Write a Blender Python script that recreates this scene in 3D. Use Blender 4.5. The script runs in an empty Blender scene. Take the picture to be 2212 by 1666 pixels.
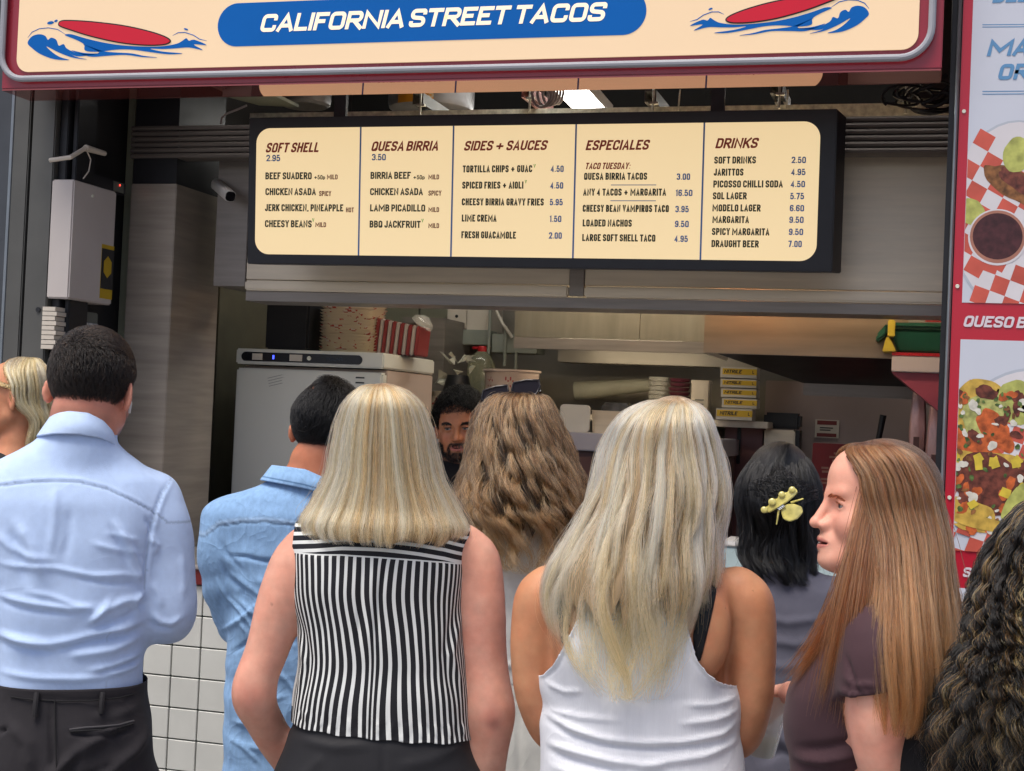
import bpy, bmesh, math, random
import numpy as np
from mathutils import Matrix, Vector
random.seed(7); rng = np.random.default_rng(11)
scene = bpy.context.scene
# ------------------------------------------------------------------ camera
FPX, U0, V0 = 3200.0, 1106.0, 833.0          # focal length and centre measured on a 2212 px wide view of the photo
CAM = np.array([0.0, 0.0, 1.60])
YAW, PITCH, ROLL = math.radians(16.0), math.radians(1.2), math.radians(2.5)
_f = np.array([-math.sin(YAW)*math.cos(PITCH), math.cos(YAW)*math.cos(PITCH), math.sin(PITCH)])
_r0 = np.array([math.cos(YAW), math.sin(YAW), 0.0]); _u0 = np.cross(_r0, _f)
_r = math.cos(ROLL)*_r0 + math.sin(ROLL)*_u0
_u = -math.sin(ROLL)*_r0 + math.cos(ROLL)*_u0
cd = bpy.data.cameras.new('camera'); cam = bpy.data.objects.new('camera', cd); scene.collection.objects.link(cam)
cam.matrix_world = Matrix(((_r[0], _u[0], -_f[0], CAM[0]), (_r[1], _u[1], -_f[1], CAM[1]), (_r[2], _u[2], -_f[2], CAM[2]), (0, 0, 0, 1)))
cd.sensor_fit = 'HORIZONTAL'; cd.sensor_width = 36.0; cd.lens = 36.0*FPX/2212.0; cd.clip_start = 0.05; cd.clip_end = 500
scene.camera = cam
# ------------------------------------------------------------------ sky, sun, exposure
SUN_EL, SUN_AZ = math.radians(66), math.radians(205)     # high, soft, from behind the queue
w = bpy.data.worlds.new('World'); scene.world = w; w.use_nodes = True
nt = w.node_tree; bg = nt.nodes['Background']; sk = nt.nodes.new('ShaderNodeTexSky'); sk.sky_type = 'NISHITA'
sk.sun_disc = False; sk.sun_elevation = SUN_EL; sk.sun_rotation = SUN_AZ; sk.air_density = 0.6; sk.dust_density = 4.0; sk.ozone_density = 0.6
nt.links.new(sk.outputs[0], bg.inputs[0]); bg.inputs[1].default_value = 0.15
sl = bpy.data.lights.new('sun', 'SUN'); sl.energy = 2.0; sl.angle = math.radians(28); sl.color = (1.0, 0.95, 0.88)
so = bpy.data.objects.new('sun', sl); scene.collection.objects.link(so)
sd = Vector((math.sin(SUN_AZ)*math.cos(SUN_EL), math.cos(SUN_AZ)*math.cos(SUN_EL), math.sin(SUN_EL)))
so.rotation_euler = sd.to_track_quat('Z', 'Y').to_euler(); so.location = sd*20
scene.view_settings.view_transform = 'Standard'; scene.view_settings.look = 'None'; scene.view_settings.exposure = 0.4; scene.view_settings.gamma = 1.0
scene.cycles.use_denoising = True; scene.cycles.max_bounces = 8; scene.cycles.transparent_max_bounces = 12

# ------------------------------------------------------------------ pixels of the photo -> metres
def ray(u, v):
    return _f + (u-U0)/FPX*_r - (v-V0)/FPX*_u
def at(u, v, Y):                                  # world point on the upright plane Y = const (parallel to the stall front)
    d = ray(u, v); return CAM + d*(Y/d[1])
def atX(u, v, X):
    d = ray(u, v); return CAM + d*((X-CAM[0])/d[0])
def atZ(u, v, Z):
    d = ray(u, v); return CAM + d*((Z-CAM[2])/d[2])
def rect(u0, v0, u1, v1, Y):                      # -> x0,x1,z0,z1 of the upright rectangle
    vm, um = (v0+v1)/2, (u0+u1)/2
    return at(u0, vm, Y)[0], at(u1, vm, Y)[0], at(um, v1, Y)[2], at(um, v0, Y)[2]

# ------------------------------------------------------------------ colours and materials
def hexc(h):
    h = h.lstrip('#'); c = [int(h[i:i+2], 16)/255 for i in (0, 2, 4)]
    return tuple(x/12.92 if x <= .04045 else ((x+.055)/1.055)**2.4 for x in c) + (1.0,)
def col(c): return hexc(c) if isinstance(c, str) else (tuple(c)+(1.0,))[:4]
MATS = {}
def mat(name, c, rough=.6, metal=0.0, var=.12, vscale=8, bump=0.0, bscale=60, stretch=None, emit=None, es=0.0, coat=0.0, sss=0.0, alpha=None, trans=0.0, spec=.5, ior=1.45):
    if name in MATS: return MATS[name]
    m = bpy.data.materials.new(name); m.use_nodes = True; n = m.node_tree; b = n.nodes['Principled BSDF']
    b.inputs['Roughness'].default_value = rough; b.inputs['Metallic'].default_value = metal
    b.inputs['Coat Weight'].default_value = coat; b.inputs['Coat Roughness'].default_value = .08
    b.inputs['Specular IOR Level'].default_value = spec; b.inputs['IOR'].default_value = ior
    c = col(c); tc = n.nodes.new('ShaderNodeTexCoord'); mp = n.nodes.new('ShaderNodeMapping')
    n.links.new(tc.outputs['Object'], mp.inputs[0])
    if stretch: mp.inputs['Scale'].default_value = stretch
    if var > 0:
        nz = n.nodes.new('ShaderNodeTexNoise'); nz.inputs['Scale'].default_value = vscale; nz.inputs['Detail'].default_value = 5
        n.links.new(mp.outputs[0], nz.inputs[0])
        rp = n.nodes.new('ShaderNodeValToRGB'); rp.color_ramp.elements[0].position = .3; rp.color_ramp.elements[1].position = .7
        rp.color_ramp.elements[0].color = tuple(x*(1-var) for x in c[:3])+(1,); rp.color_ramp.elements[1].color = tuple(min(1, x*(1+var)) for x in c[:3])+(1,)
        n.links.new(nz.outputs['Fac'], rp.inputs[0]); n.links.new(rp.outputs[0], b.inputs['Base Color'])
        if metal > .3 or coat > 0:
            mr = n.nodes.new('ShaderNodeMapRange'); mr.inputs['To Min'].default_value = rough*.8; mr.inputs['To Max'].default_value = min(1, rough*1.25)
            n.links.new(nz.outputs['Fac'], mr.inputs[0]); n.links.new(mr.outputs[0], b.inputs['Roughness'])
    else: b.inputs['Base Color'].default_value = c
    if bump > 0:
        nb = n.nodes.new('ShaderNodeTexNoise'); nb.inputs['Scale'].default_value = bscale; nb.inputs['Detail'].default_value = 4
        n.links.new(mp.outputs[0], nb.inputs[0])
        bp = n.nodes.new('ShaderNodeBump'); bp.inputs['Strength'].default_value = bump; bp.inputs['Distance'].default_value = .004
        n.links.new(nb.outputs['Fac'], bp.inputs['Height']); n.links.new(bp.outputs[0], b.inputs['Normal'])
    if emit is not None:
        b.inputs['Emission Color'].default_value = col(emit); b.inputs['Emission Strength'].default_value = es
    if sss > 0:
        b.inputs['Subsurface Weight'].default_value = sss; b.inputs['Subsurface Radius'].default_value = (.012, .005, .003); b.inputs['Subsurface Scale'].default_value = 1.0
    if alpha is not None: b.inputs['Alpha'].default_value = alpha
    if trans: b.inputs['Transmission Weight'].default_value = trans
    MATS[name] = m; return m

# ------------------------------------------------------------------ mesh helpers
def link(o, parent=None):
    scene.collection.objects.link(o)
    if parent is not None: o.parent = parent
    return o
def tag(o, label=None, cat=None, group=None, kind=None):
    if label: o['label'] = label
    if cat: o['category'] = cat
    if group: o['group'] = group
    if kind: o['kind'] = kind
    return o
def thing(name, label, cat, loc=(0, 0, 0), group=None, rot=None):
    o = bpy.data.objects.new(name, None); o.empty_display_size = .1; link(o); o.location = loc
    if rot: o.rotation_euler = rot
    return tag(o, label, cat, group)
class MB:
    def __init__(s): s.v = []; s.f = []
    def add(s, vs, fs):
        o = len(s.v); s.v += [tuple(map(float, p)) for p in vs]; s.f += [tuple(i+o for i in f) for f in fs]; return s
    def box(s, x0, x1, y0, y1, z0, z1):
        x0, x1 = min(x0, x1), max(x0, x1); y0, y1 = min(y0, y1), max(y0, y1); z0, z1 = min(z0, z1), max(z0, z1)
        return s.add([(x0,y0,z0),(x1,y0,z0),(x1,y1,z0),(x0,y1,z0),(x0,y0,z1),(x1,y0,z1),(x1,y1,z1),(x0,y1,z1)],
                     [(0,3,2,1),(4,5,6,7),(0,1,5,4),(1,2,6,5),(2,3,7,6),(3,0,4,7)])
    def prism(s, poly, y0, y1):                      # polygon [(x,z)...] in the front plane, extruded from y0 to y1
        n = len(poly); vs = [(x, y0, z) for x, z in poly]+[(x, y1, z) for x, z in poly]
        return s.add(vs, [tuple(range(n)), tuple(range(2*n-1, n-1, -1))]+[(i, i+n, (i+1) % n+n, (i+1) % n) for i in range(n)])
    def tube(s, pts, r, n=8, cap=True):
        pts = [Vector(p) for p in pts]; rs = r if hasattr(r, '__len__') else [r]*len(pts); o = len(s.v)
        t0 = (pts[1]-pts[0]).normalized(); a = t0.orthogonal().normalized()
        for i, p in enumerate(pts):
            t = (pts[min(i+1, len(pts)-1)]-pts[max(i-1, 0)]).normalized(); a = (a-t*a.dot(t)).normalized(); b = t.cross(a)
            s.v += [tuple(p+(a*math.cos(2*math.pi*k/n)+b*math.sin(2*math.pi*k/n))*rs[i]) for k in range(n)]
        for i in range(len(pts)-1):
            s.f += [(o+i*n+k, o+i*n+(k+1) % n, o+(i+1)*n+(k+1) % n, o+(i+1)*n+k) for k in range(n)]
        if cap: s.f += [tuple(o+n-1-k for k in range(n)), tuple(o+(len(pts)-1)*n+k for k in range(n))]
        return s
    def lathe(s, prof, c=(0, 0, 0), n=32, cap=True, sq=0):   # profile [(r,z)...]
        o = len(s.v)
        for r, z in prof:
            for k in range(n):
                a = 2*math.pi*k/n; ca, sa = math.cos(a), math.sin(a)
                if sq: q = (abs(ca)**sq+abs(sa)**sq)**(1/sq); ca, sa = ca/q, sa/q
                s.v.append((c[0]+r*ca, c[1]+r*sa, c[2]+z))
        m = len(prof)
        for i in range(m-1):
            s.f += [(o+i*n+k, o+i*n+(k+1) % n, o+(i+1)*n+(k+1) % n, o+(i+1)*n+k) for k in range(n)]
        if cap: s.f += [tuple(o+n-1-k for k in range(n)), tuple(o+(m-1)*n+k for k in range(n))]
        return s
    def build(s, name, m, parent=None, smooth=None, bevel=0, seg=2):
        me = bpy.data.meshes.new(name); me.from_pydata(s.v, [], s.f); me.update()
        if bevel or smooth is None:
            bm = bmesh.new(); bm.from_mesh(me); bmesh.ops.recalc_face_normals(bm, faces=bm.faces)
            if bevel: bmesh.ops.bevel(bm, geom=[e for e in bm.edges if len(e.link_faces) == 2 and e.calc_face_angle(0) > .5], offset=bevel, segments=seg, affect='EDGES', clamp_overlap=True)
            bm.to_mesh(me); bm.free()
        me.shade_smooth(); me.set_sharp_from_angle(angle=math.radians(35 if smooth is None else smooth))
        o = bpy.data.objects.new(name, me); o.data.materials.append(m); link(o, parent); return o
def boxpx(u0, v0, u1, v1, Y, depth):
    x0, x1, z0, z1 = rect(u0, v0, u1, v1, Y); return MB().box(x0, x1, Y, Y+depth, z0, z1)
def rrect(x0, x1, z0, z1, r, n=8):
    P = []
    for cx, cz, a0 in ((x1-r, z0+r, -90), (x1-r, z1-r, 0), (x0+r, z1-r, 90), (x0+r, z0+r, 180)):
        for k in range(n+1):
            a = math.radians(a0+90*k/n); P.append((cx+r*math.cos(a), cz+r*math.sin(a)))
    return P
def mesh_np(name, V, F, m, parent=None, attrs=None, smooth=True, sharp=None):
    me = bpy.data.meshes.new(name)
    if isinstance(F, np.ndarray): F = [F]
    F = [f for f in F if len(f)]
    nv = len(V); me.vertices.add(nv); me.vertices.foreach_set('co', np.asarray(V, np.float32).ravel())
    li = np.concatenate([f.ravel() for f in F]).astype(np.int32); sz = np.concatenate([np.full(len(f), f.shape[1]) for f in F]).astype(np.int32)
    me.loops.add(len(li)); me.loops.foreach_set('vertex_index', li)
    me.polygons.add(len(sz)); st = np.concatenate([[0], np.cumsum(sz)[:-1]]).astype(np.int32)
    me.polygons.foreach_set('loop_start', st)
    me.update(calc_edges=True); me.validate()
    for k, a in (attrs or {}).items():
        a = np.asarray(a, np.float32)
        if a.ndim == 1: me.attributes.new(k, 'FLOAT', 'POINT').data.foreach_set('value', a)
        else: me.attributes.new(k, 'FLOAT_COLOR', 'POINT').data.foreach_set('color', np.c_[a, np.ones(len(a))].astype(np.float32).ravel())
    if smooth: me.shade_smooth()
    if sharp: me.set_sharp_from_angle(angle=math.radians(sharp))
    o = bpy.data.objects.new(name, me)
    if m is not None: me.materials.append(m)
    link(o, parent); return o
def text_line(txt, m, name, parent, x, z, h, wd=None, sh=0.0, bo=.03, thick=.0008, cond=.62):
    """one line of lettering laid in the front plane at y=-thick; the weight comes from overlaid copies a hair apart"""
    cu = bpy.data.curves.new('t', 'FONT'); cu.body = txt; cu.size = 1.0; cu.offset = .006; cu.shear = sh; cu.resolution_u = 4
    ob = bpy.data.objects.new('t', cu); scene.collection.objects.link(ob)
    dg = bpy.context.evaluated_depsgraph_get(); me0 = ob.evaluated_get(dg).to_mesh()
    co = np.zeros(len(me0.vertices)*3); me0.vertices.foreach_get('co', co); co = co.reshape(-1, 3)
    fc = [tuple(p.vertices) for p in me0.polygons]; ob.evaluated_get(dg).to_mesh_clear(); bpy.data.objects.remove(ob); bpy.data.curves.remove(cu)
    k = h/.73; w0, w1 = co[:, 0].min(), co[:, 0].max(); kx = (wd/(w1-w0+2*bo)) if wd else k*cond
    vs, fs = [], []
    for i, dx in enumerate((-bo, -bo/2, 0, bo/2, bo)):
        o = len(vs); vs += [((a-w0+bo+dx)*kx+x, -thick-i*.00006, b*k+z) for a, b, c in co]; fs += [tuple(j+o for j in f) for f in fc]
    me = bpy.data.meshes.new(name); me.from_pydata(vs, [], fs); me.update()
    o = bpy.data.objects.new(name, me); me.materials.append(m); link(o, parent); return o
# condensed sign-writer's lettering drawn from strokes; a point tagged 1 is a rounded corner
GL = {'A': (1.05, [[(0,0),(.5,1),(1,0)], [(.17,.27),(.83,.27)]]), 'B': (1, [[(0,.53),(0,1),(.94,1,1),(.94,.53,1),(0,.53)], [(0,.53),(1,.53,1),(1,0,1),(0,0),(0,.53)]]),
 'C': (1, [[(1,.33),(1,0,1),(0,0,1),(0,1,1),(1,1,1),(1,.67)]]), 'D': (1, [[(0,.5),(0,1),(1,1,1),(1,0,1),(0,0),(0,.5)]]), 'E': (.85, [[(1,0),(0,0),(0,1),(1,1)], [(0,.52),(.88,.52)]]), 'F': (.82, [[(0,0),(0,1),(1,1)], [(0,.5),(.88,.5)]]),
 'G': (1, [[(1,.68),(1,1,1),(0,1,1),(0,0,1),(1,0,1),(1,.47),(.52,.47)]]), 'H': (1, [[(0,0),(0,1)],[(1,0),(1,1)],[(0,.52),(1,.52)]]), 'I': (0, [[(0,0),(0,1)]]), 'J': (.8, [[(1,1),(1,0,1),(0,0,1),(0,.3)]]),
 'K': (1, [[(0,0),(0,1)],[(1,1),(.05,.40)],[(.36,.58),(1.03,0)]]), 'L': (.78, [[(0,1),(0,0),(1,0)]]), 'M': (1.9, [[(0,0),(0,1),(.5,.28),(1,1),(1,0)]]), 'N': (1.15, [[(0,0),(0,1),(1,0),(1,1)]]), 'O': (1, [[(.5,0),(0,0,1),(0,1,1),(1,1,1),(1,0,1),(.5,0)]]),
 'P': (.95, [[(0,0),(0,1),(1,1,1),(1,.44,1),(0,.44)]]), 'Q': (1, [[(.5,0),(0,0,1),(0,1,1),(1,1,1),(1,0,1),(.5,0)], [(.62,.26),(1.06,-.06)]]), 'R': (1, [[(0,0),(0,1),(1,1,1),(1,.48,1),(0,.48)], [(.45,.48),(1.03,0)]]),
 'S': (.97, [[(1,.72),(1,1,1),(0,1,1),(0,.55,1),(1,.45,1),(1,0,1),(0,0,1),(0,.28)]]), 'T': (.9, [[(0,1),(1,1)],[(.5,0),(.5,1)]]), 'U': (1, [[(0,1),(0,0,1),(1,0,1),(1,1)]]), 'V': (1.05, [[(0,1),(.5,0),(1,1)]]), 'W': (1.5, [[(0,1),(.25,0),(.5,.9),(.75,0),(1,1)]]),
 'X': (1, [[(0,0),(1,1)],[(0,1),(1,0)]]), 'Y': (1, [[(0,1),(.5,.45),(1,1)],[(.5,.45),(.5,0)]]), 'Z': (.9, [[(0,1),(1,1),(0,0),(1,0)]]),
 '0': (.95, [[(.5,0),(0,0,1),(0,1,1),(1,1,1),(1,0,1),(.5,0)]]), '1': (.45, [[(0,.82),(.9,1),(.9,0)]]), '2': (.95, [[(0,.72),(0,1,1),(1,1,1),(1,.62),(0,0),(1,0)]]), '3': (.95, [[(0,.75),(0,1,1),(1,1,1),(1,.53,1),(.35,.53)],[(.35,.53),(1,.53,1),(1,0,1),(0,0,1),(0,.25)]]),
 '4': (1, [[(.74,0),(.74,1),(0,.24),(1.08,.24)]]), '5': (.95, [[(.95,1),(.05,1),(0,.46),(0,.6,1),(1,.6,1),(1,0,1),(0,0,1),(0,.25)]]), '6': (.95, [[(1,.75),(1,1,1),(0,1,1),(0,0,1),(1,0,1),(1,.56,1),(0,.56)]]), '7': (.9, [[(0,1),(1,1),(.36,0)]]),
 '8': (.95, [[(.5,.53),(0,.53,1),(0,1,1),(1,1,1),(1,.53,1),(.5,.53)],[(.5,.53),(0,.53,1),(0,0,1),(1,0,1),(1,.53,1),(.5,.53)]]), '9': (.95, [[(0,.25),(0,0,1),(1,0,1),(1,1,1),(0,1,1),(0,.44,1),(1,.44)]]),
 '+': (1.5, [[(.5,.02),(.5,.80)],[(-.05,.41),(1.05,.41)]]), '.': (0, [[(0,-.06),(0,.1)]]), ',': (0, [[(0,.1),(0,-.04),(-.06,-.18)]]), ':': (0, [[(0,-.02),(0,.12)],[(0,.55),(0,.69)]]), 'p': (.9, [[(0,-.25),(0,.6),(1,.6,1),(1,0,1),(0,0)]]), ' ': (0, [])}
_bfont_line = text_line
def text_line(txt, m, name, parent, x, z, h, wd=None, sh=0.0, bo=.03, thick=.0008, cond=.62, weight=None):
    if any(c not in GL for c in txt): return _bfont_line(txt, m, name, parent, x, z, h, wd, sh, bo, thick, cond)
    t = h*(weight or (.14+bo*1.5)); gap = t+h*.085; ch = h-t                     # stroke and clear space between letters
    gw = [GL[c][0] for c in txt]; fixed = sum(gap if c != ' ' else h*.22 for c in txt)-gap+t
    cw = ((wd-h*sh*.0-fixed)/max(.01, sum(gw))) if wd else h*.40*cond/.62
    cw = max(cw, h*.12); vs, fs = [], []; cx = x+t/2; lay = 0
    for c, g in zip(txt, gw):
        for path in GL[c][1]:
            P = [(cx+q[0]*g*cw if g else cx+q[0]*h*.5, t/2+q[1]*ch, len(q) > 2) for q in path]; R = []; rc = min(cw*g*.48 if g else 9, ch*.24)
            for i, (px, pz, rd) in enumerate(P):
                if rd and 0 < i < len(P)-1:
                    a, b = np.array(P[i-1][:2]), np.array(P[i+1][:2]); o = np.array((px, pz)); da, db = a-o, b-o; la, lb = np.linalg.norm(da), np.linalg.norm(db); r = min(rc, la*.5, lb*.5); p0, p1 = o+da/la*r, o+db/lb*r
                    for k in range(6): s = k/5; w_ = .8; R.append(tuple(((1-s)**2*p0+2*w_*s*(1-s)*o+s*s*p1)/((1-s)**2+2*w_*s*(1-s)+s*s)))
                else: R.append((px, pz))
            R = np.array([R[0]]+[R[i] for i in range(1, len(R)) if np.hypot(R[i][0]-R[i-1][0], R[i][1]-R[i-1][1]) > 1e-6]); n = len(R)
            if np.hypot(*(R[0]-R[-1])) > 1e-6 and t > 0:                       # square ends
                for e, f in ((0, 1), (-1, -2)):
                    d = R[e]-R[f]; d = d/np.linalg.norm(d); vert = abs(d[1]) > .93 and (min(abs(R[e][1]-t/2), abs(R[e][1]-t/2-ch)) < 1e-6)
                    if abs(d[0]) > .93 and g and min(abs(R[e][0]-cx), abs(R[e][0]-cx-g*cw)) < 1e-6: R[e] = R[e]+d*t/2
                    if vert or (abs(d[1]) > .3 and min(abs(R[e][1]-t/2), abs(R[e][1]-t/2-ch)) < 1e-6): R[e] = R[e]+d*(t/2)/max(.5, abs(d[1]))
            closed = np.hypot(*(R[0]-R[-1])) < 1e-6; o0 = len(vs)
            for i in range(n):
                a = R[i]-R[i-1] if i > 0 else (R[0]-R[-2] if closed else R[1]-R[0]); b = R[i+1]-R[i] if i < n-1 else (R[1]-R[0] if closed else R[-1]-R[-2])
                a = a/np.linalg.norm(a); b = b/np.linalg.norm(b); na, nb = np.array((-a[1], a[0])), np.array((-b[1], b[0])); mm = na+nb; mm = mm/max(np.linalg.norm(mm), 1e-6); k = min(1/max(mm@na, .3), 1.9)
                for sg in (1, -1): q = R[i]+mm*sg*k*t/2; vs.append((q[0]+sh*q[1], -thick-lay*.00004, q[1]+z))
            fs += [(o0+2*i, o0+2*i+1, o0+2*i+3, o0+2*i+2) for i in range(n-1)]; lay = (lay+1) % 3
        cx += (g*cw+gap) if c != ' ' else h*.22
    me = bpy.data.meshes.new(name); me.from_pydata(vs, [], fs); me.update()
    o = bpy.data.objects.new(name, me); me.materials.append(m); link(o, parent); return o
# ------------------------------------------------------------------ local frames
class Frame:
    def __init__(s, o, ex, ey, ez): s.o, s.ex, s.ey, s.ez = [np.asarray(a, float) for a in (o, ex, ey, ez)]
    def px(s, u, v, y=0.0):
        d = ray(u, v); t = (np.dot(s.o-CAM, s.ey)+y)/np.dot(d, s.ey); p = CAM+d*t-s.o
        return np.array([p@s.ex, y, p@s.ez])
    def mw(s): return Matrix([[s.ex[i], s.ey[i], s.ez[i], s.o[i]] for i in range(3)]+[[0, 0, 0, 1]])
def place(root, fr): root.matrix_world = fr.mw()
def upright(o): return Frame(o, (1, 0, 0), (0, 1, 0), (0, 0, 1))
def tilted(o, a): return Frame(o, (1, 0, 0), (0, math.cos(a), math.sin(a)), (0, -math.sin(a), math.cos(a)))   # top leans towards the queue

# ------------------------------------------------------------------ materials of the place
STEEL = mat('steel_brushed', (.66, .58, .45), .40, .42, .10, 3, .05, 40, (1, 1, 14))
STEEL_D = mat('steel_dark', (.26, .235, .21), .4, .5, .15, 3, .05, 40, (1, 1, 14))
GALV = mat('galvanised_steel', (.72, .73, .62), .5, .15, .3, 45)
PANEL_OL = mat('olive_wall_panel', (.27, .27, .20), .45, .3, .10, 4)
BLACKM = mat('black_powder_coat', (.012, .013, .016), .45, 0, .2, 20)
SLATE = mat('slate_paint', (.045, .052, .062), .5, 0, .15, 6)
POSTM = mat('post_grey_metal', (.10, .10, .092), .45, .4, .12, 5)
CREAM_E = mat('lit_cream_acrylic', (.58, .47, .29), .22, 0, .02, 2, emit=(.94, .71, .38), es=.55, coat=.25)
SIGN_E = mat('lit_sign_acrylic', (.50, .37, .235), .18, 0, .03, 2, emit=(.95, .69, .42), es=.36, coat=.4)
RED = mat('red_gloss_paint', (.27, .018, .032), .28, 0, .06, 5, coat=.3)
RED_U = mat('red_gloss_soffit', (.38, .10, .09), .02, .8, .05, 5)
GREYT = mat('grey_tube_trim', (.30, .31, .34), .6, 0, .05, 5)
BLUE = mat('sign_blue_vinyl', (.0, .085, .33), .4, 0, .04, 4, emit=(.0, .13, .45), es=.14, spec=.2)
SIGN_W = mat('sign_letter_cream', (.7, .6, .45), .3, 0, .02, emit=(.98, .80, .58), es=.44)
BOARD_RED = mat('surfboard_red_vinyl', (.40, .004, .015), .3, 0, .05, emit=(.45, .0, .02), es=.3)
INKB = mat('dark_outline_ink', (.012, .008, .008), .4, 0, 0)
T_DARK = mat('menu_ink_green_black', (.035, .04, .018), .5, 0, 0)
T_MAR = mat('menu_ink_maroon', (.36, .045, .018), .5, 0, 0)
T_BLUE = mat('menu_ink_blue', (.10, .20, .45), .5, 0, 0)
T_GRN = mat('menu_ink_green', (.09, .50, .03), .5, 0, 0)
WHITEP = mat('white_enamel', (.62, .61, .58), .35, 0, .05, 5)
CREAMP = mat('cream_plastic', (.55, .50, .42), .45, 0, .06, 6)
TILEM = None

# ------------------------------------------------------------------ ground, walls
gm = MB().box(-30, 30, -30, 40, -.2, 0); g = gm.build('ground', mat('paving_grey', (.23, .22, .21), .8, 0, .2, 3, .3, 50)); tag(g, kind='structure')
YF = 4.5
fl = MB().box(-3.3, 2.3, YF+.12, 7.4, 0, .012).build('floor', mat('kitchen_floor', (.06, .055, .05), .6, 0, .2, 8)); tag(fl, kind='structure')
XL = atX(141, 500, 0)[0] if False else at(141, 500, 4.62)[0]     # left side wall
XR = at(2052, 500, 4.62)[0]+.02
bw = MB().box(XL-.1, XR+.1, 7.2, 7.3, 0, 2.5)
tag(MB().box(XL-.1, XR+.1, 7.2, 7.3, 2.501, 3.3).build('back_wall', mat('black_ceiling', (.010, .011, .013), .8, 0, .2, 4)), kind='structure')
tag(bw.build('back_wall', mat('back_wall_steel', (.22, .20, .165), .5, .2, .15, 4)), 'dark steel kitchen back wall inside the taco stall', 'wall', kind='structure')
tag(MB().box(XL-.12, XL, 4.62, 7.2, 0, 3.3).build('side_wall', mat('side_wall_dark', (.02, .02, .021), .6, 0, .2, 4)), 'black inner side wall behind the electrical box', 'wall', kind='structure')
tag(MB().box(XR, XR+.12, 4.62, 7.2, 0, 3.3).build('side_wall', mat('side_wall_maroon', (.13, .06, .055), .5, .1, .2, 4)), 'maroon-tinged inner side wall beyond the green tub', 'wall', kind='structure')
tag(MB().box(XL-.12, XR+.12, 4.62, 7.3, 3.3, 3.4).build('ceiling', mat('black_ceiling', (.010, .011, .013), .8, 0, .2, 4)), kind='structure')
# far left slate wall and post
x0, x1, _, _ = rect(-160, 500, 17, 501, 4.5)
tag(MB().box(x0-1.5, x1, 4.52, 4.9, 0, 4.2).build('neighbour_wall', SLATE), 'dark slate wall at the far left edge beside the grey post', 'wall')
x0, x1, _, _ = rect(18, 500, 107, 501, YF); xm = at(55, 500, YF)[0]
p = thing('steel_post', 'wide grey metal door post left of the stall opening', 'post', (x0, YF, 0))
MB().box(0, xm-x0-.004, 0, .25, 0, 4.2).build('post_panel', POSTM, p, bevel=.004); MB().box(xm-x0+.004, x1-x0, .003, .25, 0, 4.2).build('post_panel', POSTM, p, bevel=.004)
MB().tube([(-.006, .004, 0), (-.006, .004, 4.2)], .007).build('edge_strip', mat('edge_light_metal', (.25, .28, .3), .35, .6), p)
for zz in (1.2, 1.9): MB().lathe([(.009, 0), (.009, .004)], (0, 0, 0), 12).build('screw', BLACKM, p).matrix_local = Matrix.Translation((x1-x0-.03, .002, zz)) @ Matrix.Rotation(math.pi/2, 4, 'X')
xa, xb = at(108, 500, YF)[0], at(140, 500, YF)[0]
gr = thing('shutter_guide', 'narrow black shutter guide rail beside the grey post', 'rail', (xa, YF+.03, 0))
MB().box(0, (xb-xa)*.55, 0, .14, 0, 4).build('rail', BLACKM, gr, bevel=.003); MB().box((xb-xa)*.68, xb-xa, .02, .14, 0, 4).build('rail_lip', BLACKM, gr, bevel=.003)
# right post
xa, xb = at(2040, 500, 4.42)[0], at(2066, 500, 4.42)[0]
rp = thing('shutter_post', 'dark slate upright post between the stall opening and the photo panel', 'post', (xa, 4.42, 0))
MB().box(0, .026, .02, .2, 0, 4).build('rail', BLACKM, rp, bevel=.003); MB().box(.028, xb-xa, 0, .2, 0, 4).build('post_panel', mat('slate_metal', (.06, .075, .085), .35, .4), rp, bevel=.006)
MB().tube([(xb-xa-.012, -.002, 0), (xb-xa-.012, -.002, 4)], .006).build('edge_strip', mat('edge_light_metal', (.25, .28, .3), .35, .6), rp)

# ------------------------------------------------------------------ counter with tiles
def counter():
    zt = at(430, 1222, YF)[2]; zr = at(430, 1264, YF)[2]; s = at(430, 1300, YF)[2]-at(430, 1369, YF)[2]; wx = at(433, 1400, YF)[0]-at(371, 1400, YF)[0]
    xl, xr = at(108, 1300, YF)[0], XR
    c = thing('tiled_counter', 'stall counter faced with square white tiles under a dark red band', 'counter', (xl, YF, 0)); L = xr-xl
    MB().box(0, L, .012, .12, 0, zr).build('counter_body', mat('grout_dark', (.10, .12, .105), .8), c)
    tm = mat('white_glazed_tile', (.55, .56, .52), .22, 0, .06, 7, .06, 9, coat=.2)
    xoff = (at(433, 1400, YF)[0]-xl) % wx; n = 0; g_ = .0022
    m = MB(); ks = range(-1, int(L/wx)+2)
    z = zr; r = 0
    while z > .02:
        h = s*.98 if r else s*.98
        for k in ks:
            a, b = max(0, xoff+k*wx+g_), min(L, xoff+(k+1)*wx-g_)
            if b-a > .01: m.box(a, b, 0, .0115, max(.005, z-h+g_), z-g_)
        z -= h; r += 1
    t = m.build('tile_facing', tm, c, bevel=.002, seg=1)
    MB().box(0, L, -.012, .12, zr+.001, zt-.012).build('red_band', mat('dark_red_paint', (.14, .015, .016), .4, 0, .08, 6), c, bevel=.003)
    MB().box(-.005, L, -.02, .55, zt-.011, zt+.004).build('counter_top', mat('steel_top', (.6, .58, .55), .3, .8, .05, 4), c, bevel=.004)
    return zt
ZC = counter()

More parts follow.
